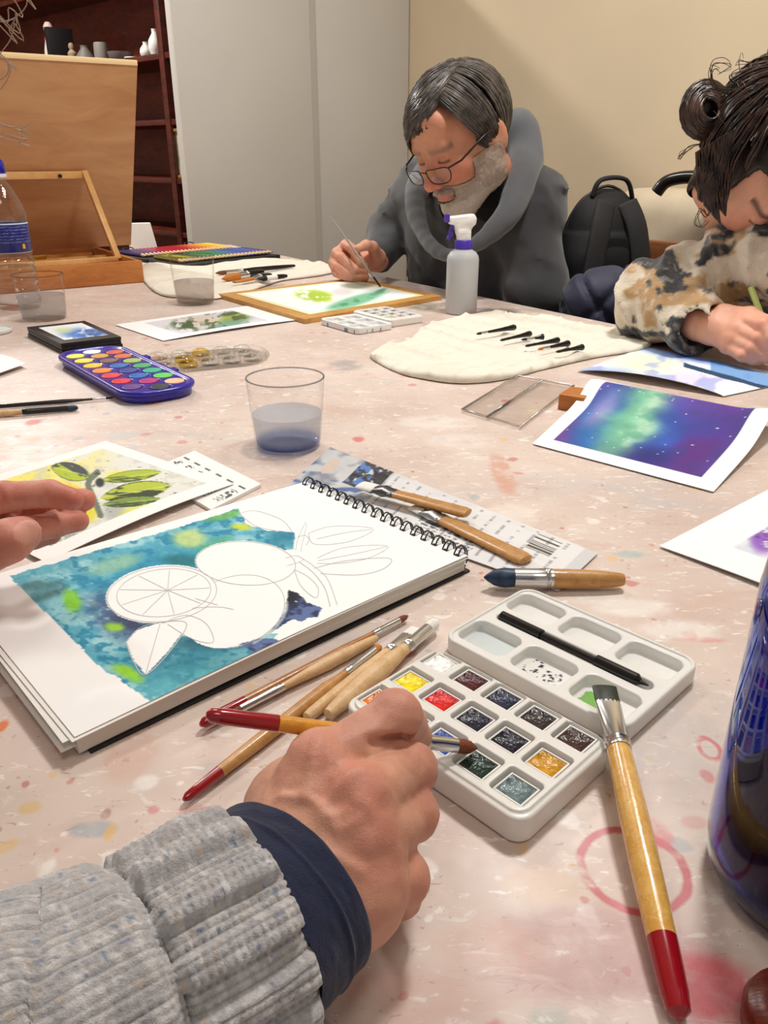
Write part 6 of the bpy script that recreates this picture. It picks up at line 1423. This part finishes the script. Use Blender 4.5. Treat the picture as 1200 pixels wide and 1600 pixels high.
f = Field((-.05, 1.55, .80), (.55, 2.35, 1.16), .005)
HP = g_([(806, 205, 1.95), (822, 245, 1.90), (812, 290, 1.83), (786, 345, 1.77), (712, 398, 1.77), (664, 372, 1.86), (650, 310, 1.98), (676, 262, 2.06), (745, 232, 2.06)])
HPs = spline(HP, 4, True); hr = [.034, .036, .032, .022, .010, .015, .024, .032, .036]; n_ = len(HPs)
for i in range(n_):
    r0 = np.interp(i/4, range(10), hr+[hr[0]]); r1 = np.interp((i+1)/4, range(10), hr+[hr[0]]); f.cone(HPs[i], HPs[(i+1) % n_], r0, r1, .012)
f.cone(HP[0], Wy(788, 250, 2.0), .04, .06, .03)
X, Y, Z = f.grid(); f.d += (-.008*(fbm(X*16, Y*16, Z*16, 3)-.5)).astype(np.float32); V, F = f.mesh(6); local(mn, mkobj('hood', V, F, m_hood, None, 180, None, np.zeros((len(V), 3))+np.array([92, 94, 98])))
f = Field((.0, 1.6, .82), (.45, 2.2, 1.08), .005); f.cone(MH @ Vector((0, -.040, -.145)), NB+Vector((0, 0, -.02)), .066, .085, .02); f.cone(NB+Vector((-.03, -.02, -.02)), NB+Vector((-.05, -.05, -.04)), .055, .05, .02); V, F = f.mesh(1)
local(mn, mkobj('undershirt', V, F, mat('black_tee', (16, 16, 18), .9), None, 180))
f = Field((-.2, 1.3, -.01), (.9, 2.5, .68), .012)
for e_ in (1.50, 1.70): f.chain([NE(1.50, e_, .52), NE(1.10, e_, .53), NE(1.08, e_, .09)], (.10, .072, .05), .03); f.cone(NE(1.08, e_, .05), NE(.94, e_, .045), .045, .038, .02)
V, F = f.mesh(1); local(mn, mkobj('trousers', V, F, MATS['dark_denim'], None, 180))
wooden_chair('wooden chair that the bearded man sits on', NE(1.50, 1.645).xy, ANG+math.pi/2, .40)
wooden_chair('empty wooden chair between the bearded man and the partition', NE(1.48, 2.10).xy, ANG+math.pi/2, .45)
brush('thin brush with dark tip in the hand of the bearded man', W(595, 449, .0105), Wy(516, 338, 2.02), .012, .02, .0022, .0026, .0018, mat('grey_brush_handle', (150, 146, 138), .3), m_bristle_k, None, fm=m_blk)

# ---------------------------------------------------------------- the woman
wo = thing('person', 'woman with dark hair in a bun wearing a patterned fleece jacket', 'person', Vector((.90, 1.55, 0)))
WH = Matrix.Translation(Wy(1201, 258, 1.33)) @ (frame_dir((.22, -.98), 59, 0)*1.04).to_4x4()
hv, hf = head_mesh(.0029); hN = vnormals(hv, hf); x, y, z = hv.T; c = np.zeros((len(hv), 3))+np.array([226, 166, 138])
brow = np.exp(-((z-.022)/.005)**2)*(np.abs(np.abs(x)-.034) < .022)*(y > .06); c = mixc(c, (70, 46, 40), brow*.75)
eye = np.exp(-((z+.004)/.0022)**2)*(np.abs(np.abs(x)-.031) < .015)*(y > .07); c = mixc(c, (46, 28, 26), eye*.95); c = mixc(c, (220, 140, 118), blob(y, z, .09, -.03, .03, .03, 0, .7)*.5); c = mixc(c, (190, 96, 92), ((np.abs(x) < .024) & (y > .088) & (np.abs(z+.069) < .010))*.7)
hvw = xf(hv, WH)
WFg = [g_([(1160, 499, 1.20), (1192, 507, 1.155), (1206, 528, 1.135), (1212, 545, 1.13)]), g_([(1150, 515, 1.19), (1186, 529, 1.15), (1204, 545, 1.135), (1212, 556, 1.135)]), g_([(1143, 529, 1.185), (1176, 545, 1.15), (1194, 556, 1.14), (1204, 562, 1.14)]), g_([(1136, 541, 1.185), (1160, 556, 1.155), (1176, 562, 1.15), (1188, 564, 1.15)])]
WT = g_([(1130, 495, 1.23), (1172, 492, 1.20), (1200, 505, 1.165), (1210, 525, 1.14)]); WWR = g_([(1060, 500, 1.29), (1092, 508, 1.245), (1112, 513, 1.225)])
wv = hand_chain(None, WWR, WFg, WT, (.0094, .0094, .0090, .0082), .0018, (230, 168, 140), .0175)
WRS, WLS = Wy(1172, 404, 1.34), Vector((1.0, 1.32, .93)); WEL = Wy(1030, 470, 1.37); WCF = Wy(1086, 506, 1.255); WLE = Vector((.90, 1.16, .80))
nf = Field((.3, 1.0, .6), (1.15, 1.9, 1.2), .006); nf.chain([WWR[0], WEL, WRS, Vector((.80, 1.50, .96)), WLS, WLE, Vector((.74, 1.09, .79))], (.024, .032, .04, .045, .04, .032, .024), .02); WNB = Vector((.80, 1.50, .96)); nf.cone(WH @ Vector((0, -.01, -.03)), WNB, .042, .05, .02); nv, nf_ = nf.mesh(1); nc = np.zeros((len(nv), 3))+np.array([220, 160, 132])
V, F, C = join([(hvw, hf, c), wv, (nv, nf_, nc)]); local(wo, mkobj('body', V, F, m_skin_far, None, 180, None, C))
# hair
face_ = ((y > .040-.25*np.clip(.06-np.abs(x), -.02, .06)) & (z < .066-.35*np.clip(np.abs(x)-.03, 0, .06))) | ((y > .0) & (z < -.06))
scalp = ~face_
u_, f2 = submesh(hv, hf, scalp); cnt = np.bincount(hf.ravel(), minlength=len(hv)); full = np.bincount(f2.ravel(), minlength=len(u_)); th_ = np.where(full < cnt[u_], .001, .008); cap = hv[u_]+hN[u_]*th_[:, None]; cap = relaxm(relaxm(cap, f2), f2)
m_wh = mat('black_brown_hair', (24, 17, 15), .34, col2=(44, 31, 26), vscale=60, bump=.3, bscale=300); m_wh2 = mat('black_brown_strands', (26, 19, 17), .28, col2=(74, 52, 42), vscale=40)
local(wo, mkobj('hair_cap', xf(cap, WH), f2, m_wh, None, 180))
BUN = Vector((.026, -.050, .135)); hs_ = MB(); rr_ = random.Random(5)
for i in range(900):
    a = rr_.uniform(0, 2*math.pi); el = rr_.uniform(-.95, .95); d = Vector((math.cos(a)*math.cos(el), math.sin(a)*math.cos(el), math.sin(el)))
    if d.y > .46 and el < .30: continue
    if d.y > .02 and el < -.35: continue
    p0 = Vector((0, -.012, .030))+Vector((d.x*.097, d.y*.119, d.z*.106)); pts = []; n = 9; lift = rr_.uniform(1.0, 1.08)
    for k_ in range(n):
        t = k_/(n-1); q = p0.lerp(BUN+Vector((rr_.uniform(-.006, .006), rr_.uniform(-.006, .006), -.02)), t); o_ = q-Vector((0, -.012, .030)); s_ = math.sqrt((o_.x/.097)**2+(o_.y/.119)**2+(o_.z/.106)**2)
        if s_ < 1: o_ = o_/max(s_, .3)
        pts.append(WH @ (Vector((0, -.012, .030))+o_*lift+Vector((0, 0, .004*math.sin(7*t+i)))))
    strand(hs_, pts, .0020, .0014, 4)
for i in range(60):   # loose curls
    a = rr_.uniform(0, 2*math.pi); el = rr_.uniform(-.3, 1.3); d = Vector((math.cos(a)*math.cos(el), -abs(math.sin(a)*math.cos(el))*.8, math.sin(el))).normalized(); p = Vector((0, -.012, .030))+Vector((d.x*.088, d.y*.108, d.z*.098)) if i % 2 else BUN+d*.03
    pts = [WH @ p]; t_ = d.cross(Vector((0, 0, 1))).normalized(); L = rr_.uniform(.02, .06)
    for k_ in range(1, 10): q = k_/9; pts.append(WH @ (p+d*L*math.sin(q*2.2)*.8+t_*L*.5*(1-math.cos(q*3.2))+Vector((0, 0, -.02*q*q))))
    strand(hs_, pts, .0007, .0003, 4)
for i in range(150):   # hair falling over the temple and cheek
    t = rr_.random(); q = rr_.random(); a_ = Wy(1088+70*t, 238-42*t, 1.262+.012*rr_.random()); b_ = Wy(1104+30*q, 300+38*q, 1.262+.01*rr_.random()); m_ = (a_+b_)/2+Vector((-.010*(1-t), -.008, 0)); strand(hs_, spline([a_, m_, b_], 5), .0022, .0010, 4)
for i in range(90):
    q = rr_.random(); a_ = Wy(1092+30*rr_.random(), 250+20*rr_.random(), 1.262); b_ = Wy(1090+36*q, 305+40*q+6*rr_.random(), 1.258); strand(hs_, spline([a_, (a_+b_)/2+Vector((-.004, -.006, 0)), b_], 5), .0022, .0009, 4)
CURL = ([(1112, 318), (1104, 335), (1095, 330), (1088, 345), (1093, 353), (1106, 342)], [(1096, 225), (1080, 232), (1064, 250), (1063, 242), (1085, 228)], [(1140, 150), (1116, 132), (1108, 112), (1114, 98), (1132, 95), (1140, 103), (1126, 112)], [(1185, 135), (1188, 118), (1176, 104), (1158, 97), (1152, 106)], [(1150, 140), (1120, 136), (1109, 122), (1112, 106), (1128, 110)], [(1130, 148), (1150, 124), (1185, 120)], [(1160, 140), (1140, 118), (1165, 108), (1180, 120)])
for w_ in CURL:
    for k_ in range(3):
        j = lambda: rr_.uniform(-5, 5); strand(hs_, spline([Wy(u+(j() if n_ else 0), v+(j() if n_ else 0), 1.30+.006*k_) for n_, (u, v) in enumerate(w_)], 6), .0008, .0003, 5)
local(wo, hs_.obj('hair_strands', m_wh2, None, 180))['kind'] = 'stuff'
# the bun, sitting at the back of the crown
BW = Wy(1102, 172, 1.335); bn = MB(); Rb = WH.to_3x3().normalized()
bn.lathe([(.001, -.016), (.016, -.014), (.026, -.004), (.028, .006), (.018, .016), (.001, .018)], 20, tuple(BW+Vector((0, .008, 0))), Matrix.Rotation(math.pi/2, 4, 'X'))
for i in range(210):
    a0 = rr_.uniform(0, 6.28); tilt = rr_.uniform(-.5, .5); r0 = rr_.uniform(.012, .036); pts = []
    for k_ in range(14):
        a = a0+k_/13*4.2; pts.append(BW+Vector((math.cos(a)*r0*1.02, rr_.uniform(-.001, .001)+math.sin(a*1.0+tilt)*.010+(.036-r0)*.9*(-1 if i % 2 else .6), math.sin(a)*r0*1.14)))
    strand(bn, pts, .0030, .0022, 5)
local(wo, bn.obj('hair_bun', m_wh2, None, 180))
tw = MB()
for i in range(50):
    s0 = BW+Vector((.015+.01*rr_.random(), .005, .02*rr_.uniform(-1, 1))); e0 = Wy(1150+40*rr_.random(), 150+70*rr_.random(), 1.29); m_ = (s0+e0)/2+Vector((0, -.012, .008*rr_.uniform(-1, 1))); strand(tw, spline([s0, m_, e0], 5), .0026, .0018, 5)
local(wo, tw.obj('hair_twist', m_wh2, None, 180))['kind'] = 'stuff'
# fleece jacket
f = Field((.33, 1.02, .42), (1.15, 1.85, 1.10), .0048)
f.chain([Vector((.90, 1.58, .50)), Vector((.87, 1.54, .72)), Vector((.82, 1.50, .88))], (.16, .155, .125), .05); f.cone(WRS+Vector((.02, 0, -.02)), WLS, .085, .085, .05)
f.chain([WRS, WEL], (.068, .068), .03); f.cone(WRS, Wy(1230, 420, 1.24), .06, .05, .03); f.chain([WEL, WCF], (.070, .050), .02); WLE = Vector((.90, 1.16, .80)); f.chain([WLS, WLE, Vector((.76, 1.10, .795))], (.08, .062, .05), .03)
f.chain([WNB+Vector((-.06, -.03, .01)), WNB+Vector((-.01, -.07, .0)), WNB+Vector((.06, -.02, .0)), WNB+Vector((.02, .06, .02)), WNB+Vector((-.06, -.03, .01))], (.034,)*5, .02)
f.cone(WCF+(WCF-WEL).normalized()*.07, WCF+(WCF-WEL).normalized()*.005, .042, .036, .004, 's')
X, Y, Z = f.grid(); f.d = np.maximum(f.d, (TZ+.004-Z)*((X*NV[0]+Y*NV[1]) < 1.20)-1*((X*NV[0]+Y*NV[1]) >= 1.20)).astype(np.float32)
t_ = (X-WEL.x)*.75+(Y-WEL.y)*-.6; f.d += (-.014*(fbm(X*22, Y*22, Z*22, 3)-.5)-.006*np.sin(t_*110)*np.exp(-(((X-WEL.x)**2+(Y-WEL.y)**2)/.02))-.007*(fbm(X*80, Y*80, Z*80, 2)-.5)-.010*(1-np.abs(np.sin(X*40-Y*30+Z*18+6*fbm(X*8, Y*8, Z*8, 2))))**3).astype(np.float32)
V, F = f.mesh(1); n1 = fbm(V[:, 0]*22+3, V[:, 1]*16, V[:, 2]*30, 3); n2 = fbm(V[:, 0]*24, V[:, 1]*17+7, V[:, 2]*32, 3); jc = np.zeros((len(V), 3))+np.array([222, 206, 184])
jc = mixc(jc, (178, 136, 84), sm(.50, .58, n1)*.9); jc = mixc(jc, (34, 34, 38), sm(.53, .565, n2)*.97); jc = mixc(jc, (240, 230, 214), sm(.6, .7, fbm(V[:, 0]*120, V[:, 1]*120, V[:, 2]*120, 2))*.4)
local(wo, mkobj('fleece_jacket', V, F, mat('patterned_fleece', (222, 206, 184), 1.0, attr=True, sheen=.5, bump=1.0, bscale=420), None, 180, None, jc))
f = Field((.5, 1.1, -.01), (1.3, 2.1, .62), .012)
for dx in (-.09, .09): f.chain([Vector((.90+dx, 1.60, .53)), Vector((.80+dx, 1.24, .54)), Vector((.80+dx, 1.23, .09))], (.09, .066, .048), .03); f.cone(Vector((.80+dx, 1.23, .05)), Vector((.77+dx, 1.11, .045)), .04, .036, .02)
V, F = f.mesh(1); local(wo, mkobj('trousers', V, F, MATS['dark_denim'], None, 180))
wooden_chair('wooden chair that the woman in the fleece jacket sits on', (.985, 1.53), math.radians(158), .425)
pcl = thing('pencil', 'pale green pencil in the hand of the woman', 'pencil', W(1216, 566, .004)); pA, pB = W(1218, 572, .006), Wy(1173, 449, 1.225); pdv = (pB-pA)
local(pcl, MB().tube([pA+pdv*.12, pB], .0045, 6).obj('barrel', mat('pale_green_lacquer', (196, 214, 130), .4), None, 20)); local(pcl, MB().tube([pA+pdv*.03, pA+pdv*.12], [.0012, .0045], 8).obj('sharpened_wood', w_nat)); local(pcl, MB().tube([pA, pA+pdv*.03], [.0002, .0012], 8).obj('lead', m_blk))

# ================================================================ behind the table: backpack, jacket, sofa, chair
BPc = Wy(940, 380, 1.92)
bp_ = thing('backpack', 'black backpack standing on a chair behind the navy jacket', 'backpack', Vector((BPc.x, BPc.y, .455)), math.radians(12))
f = Field((-.16, -.15, -.01), (.16, .15, .56), .005); zt_ = .505
f.rbox((0, 0, .20), (.205, .15, .40), .05); f.ell((0, 0, .40), (.0925, .07, .108), None, .06); X, Y, Z = f.grid(); f.d += (-.005*(fbm(X*20, Y*20, Z*20, 3)-.5)).astype(np.float32)
V, F = f.mesh(1); m_bp = mat('black_nylon', (26, 26, 28), .7, bump=.4, bscale=700); mkobj('main_body', V, F, m_bp, bp_, 180)
MB().box((0, -.070, .24), (.12, .022, .34), None, .01).obj('back_padding', mat('black_mesh', (10, 10, 11), .95), bp_)
for s_ in (-1, 1): MB().tube(spline([(s_*.025, -.050, .480), (s_*.045, -.078, .42), (s_*.062, -.090, .30), (s_*.066, -.086, .12), (s_*.068, -.078, .02)], 6), .024, 12, .28, (0, -1, .1)).obj('shoulder_strap', mat('strap_webbing', (38, 38, 40), .75, bump=.4, bscale=500), bp_, 180)
MB().tube(spline([(-.045, -.02, .490), (-.03, -.025, .525), (.03, -.025, .525), (.055, -.02, .480)], 6), .008, 10, .6).obj('grab_handle', m_bp, bp_, 180)
MB().tube(spline([(-.108, 0, .10), (-.106, 0, .30), (-.08, 0, .45), (0, 0, .512), (.08, 0, .45), (.106, 0, .30), (.108, 0, .10)], 6), .0035, 8).obj('zip', mat('zip_black', (46, 46, 48), .5), bp_, 180)
MB().lathe([(0, -.004), (.012, -.003), (.012, .003), (0, .004)], 16, (0, 0, 0), Matrix.Rotation(math.pi/2, 4, 'X')).obj('metal_tag', m_steel, bp_, 60, (-.10, -.08, .21))
JC = Wy(958, 462, 1.72)
f = Field((JC.x-.22, JC.y-.16, .44), (JC.x+.20, JC.y+.14, .86), .005); f.rbox((JC.x, JC.y, .63), (.225, .12, .36), .06, Matrix.Rotation(.2, 3, 'Z')); f.ell((JC.x+.02, JC.y, .745), (.10, .06, .06), None, .05); f.rbox((JC.x-.02, JC.y-.01, .50), (.24, .15, .10), .04, None, .04)
X, Y, Z = f.grid(); q_ = (X*.8-Y*.4+Z*.75); q2_ = (X*.8-Y*.4-Z*.75); f.d += (.011*(np.exp(-(((q_*14) % 1-.5)/.10)**2)+.8*np.exp(-(((q2_*9+.3) % 1-.5)/.08)**2))-.010*(fbm(X*14, Y*14, Z*14, 3)-.5)).astype(np.float32)
V, F = f.mesh(1); tag(mkobj('quilted_jacket', V, F, mat('navy_quilt', (42, 46, 72), .6, sheen=.2), None, 180), 'navy quilted jacket heaped on the chair beside the bearded man', 'jacket')
wooden_chair('wooden chair holding the backpack and the navy jacket', ((BPc.x+JC.x)/2+.04, (BPc.y+JC.y)/2-.03), ANG+math.pi/2+.1, .45)
# sofa along the wall
sf = thing('sofa', 'beige upholstered sofa with black curved wooden frame by the wall', 'sofa', NE(1.9, 1.35)); m_sofa = mat('beige_upholstery', (206, 190, 164), .9, var=.05, vscale=12, bump=.3, bscale=300)
fm2 = lambda a, b, c, d, e, g, r: (lambda f: f.mesh(1))(Field((a-.02, c-.02, e-.02), (b+.02, d+.02, g+.02), .012).rbox(((a+b)/2, (c+d)/2, (e+g)/2), (b-a, d-c, g-e), r))
def ne_soft(n0, n1, e0, e1, z0, z1, r, name, m):
    V, F = fm2(n0, n1, e0, e1, z0, z1, r); P = V.copy(); P[:, :2] = V[:, :1]*NV+V[:, 1:2]*EV; local(sf, mkobj(name, P, F, m, None, 180))
ne_soft(1.90, 2.12, 1.04, 1.68, .36, .945, .07, 'backrest', m_sofa); ne_soft(1.76, 1.92, 1.06, 1.66, .22, .45, .05, 'seat_cushion', m_sofa)
for e_ in (1.10, 1.60):
    for n_ in (1.80, 2.06): local(sf, MB().tube([NE(n_, e_, 0), NE(n_, e_, .38)], [.018, .026], 10).obj('leg', m_blk))
fpts = spline([Wy(1026, 301, 2.18), Wy(1040, 285, 2.17), Wy(1062, 278, 2.15), Wy(1090, 277, 2.12), Wy(1140, 282, 2.06), Wy(1180, 305, 2.02)], 6)
local(sf, MB().tube(fpts, .016, 10).obj('curved_frame', mat('black_wood_frame', (18, 15, 13), .3, coat=.4), None, 180))
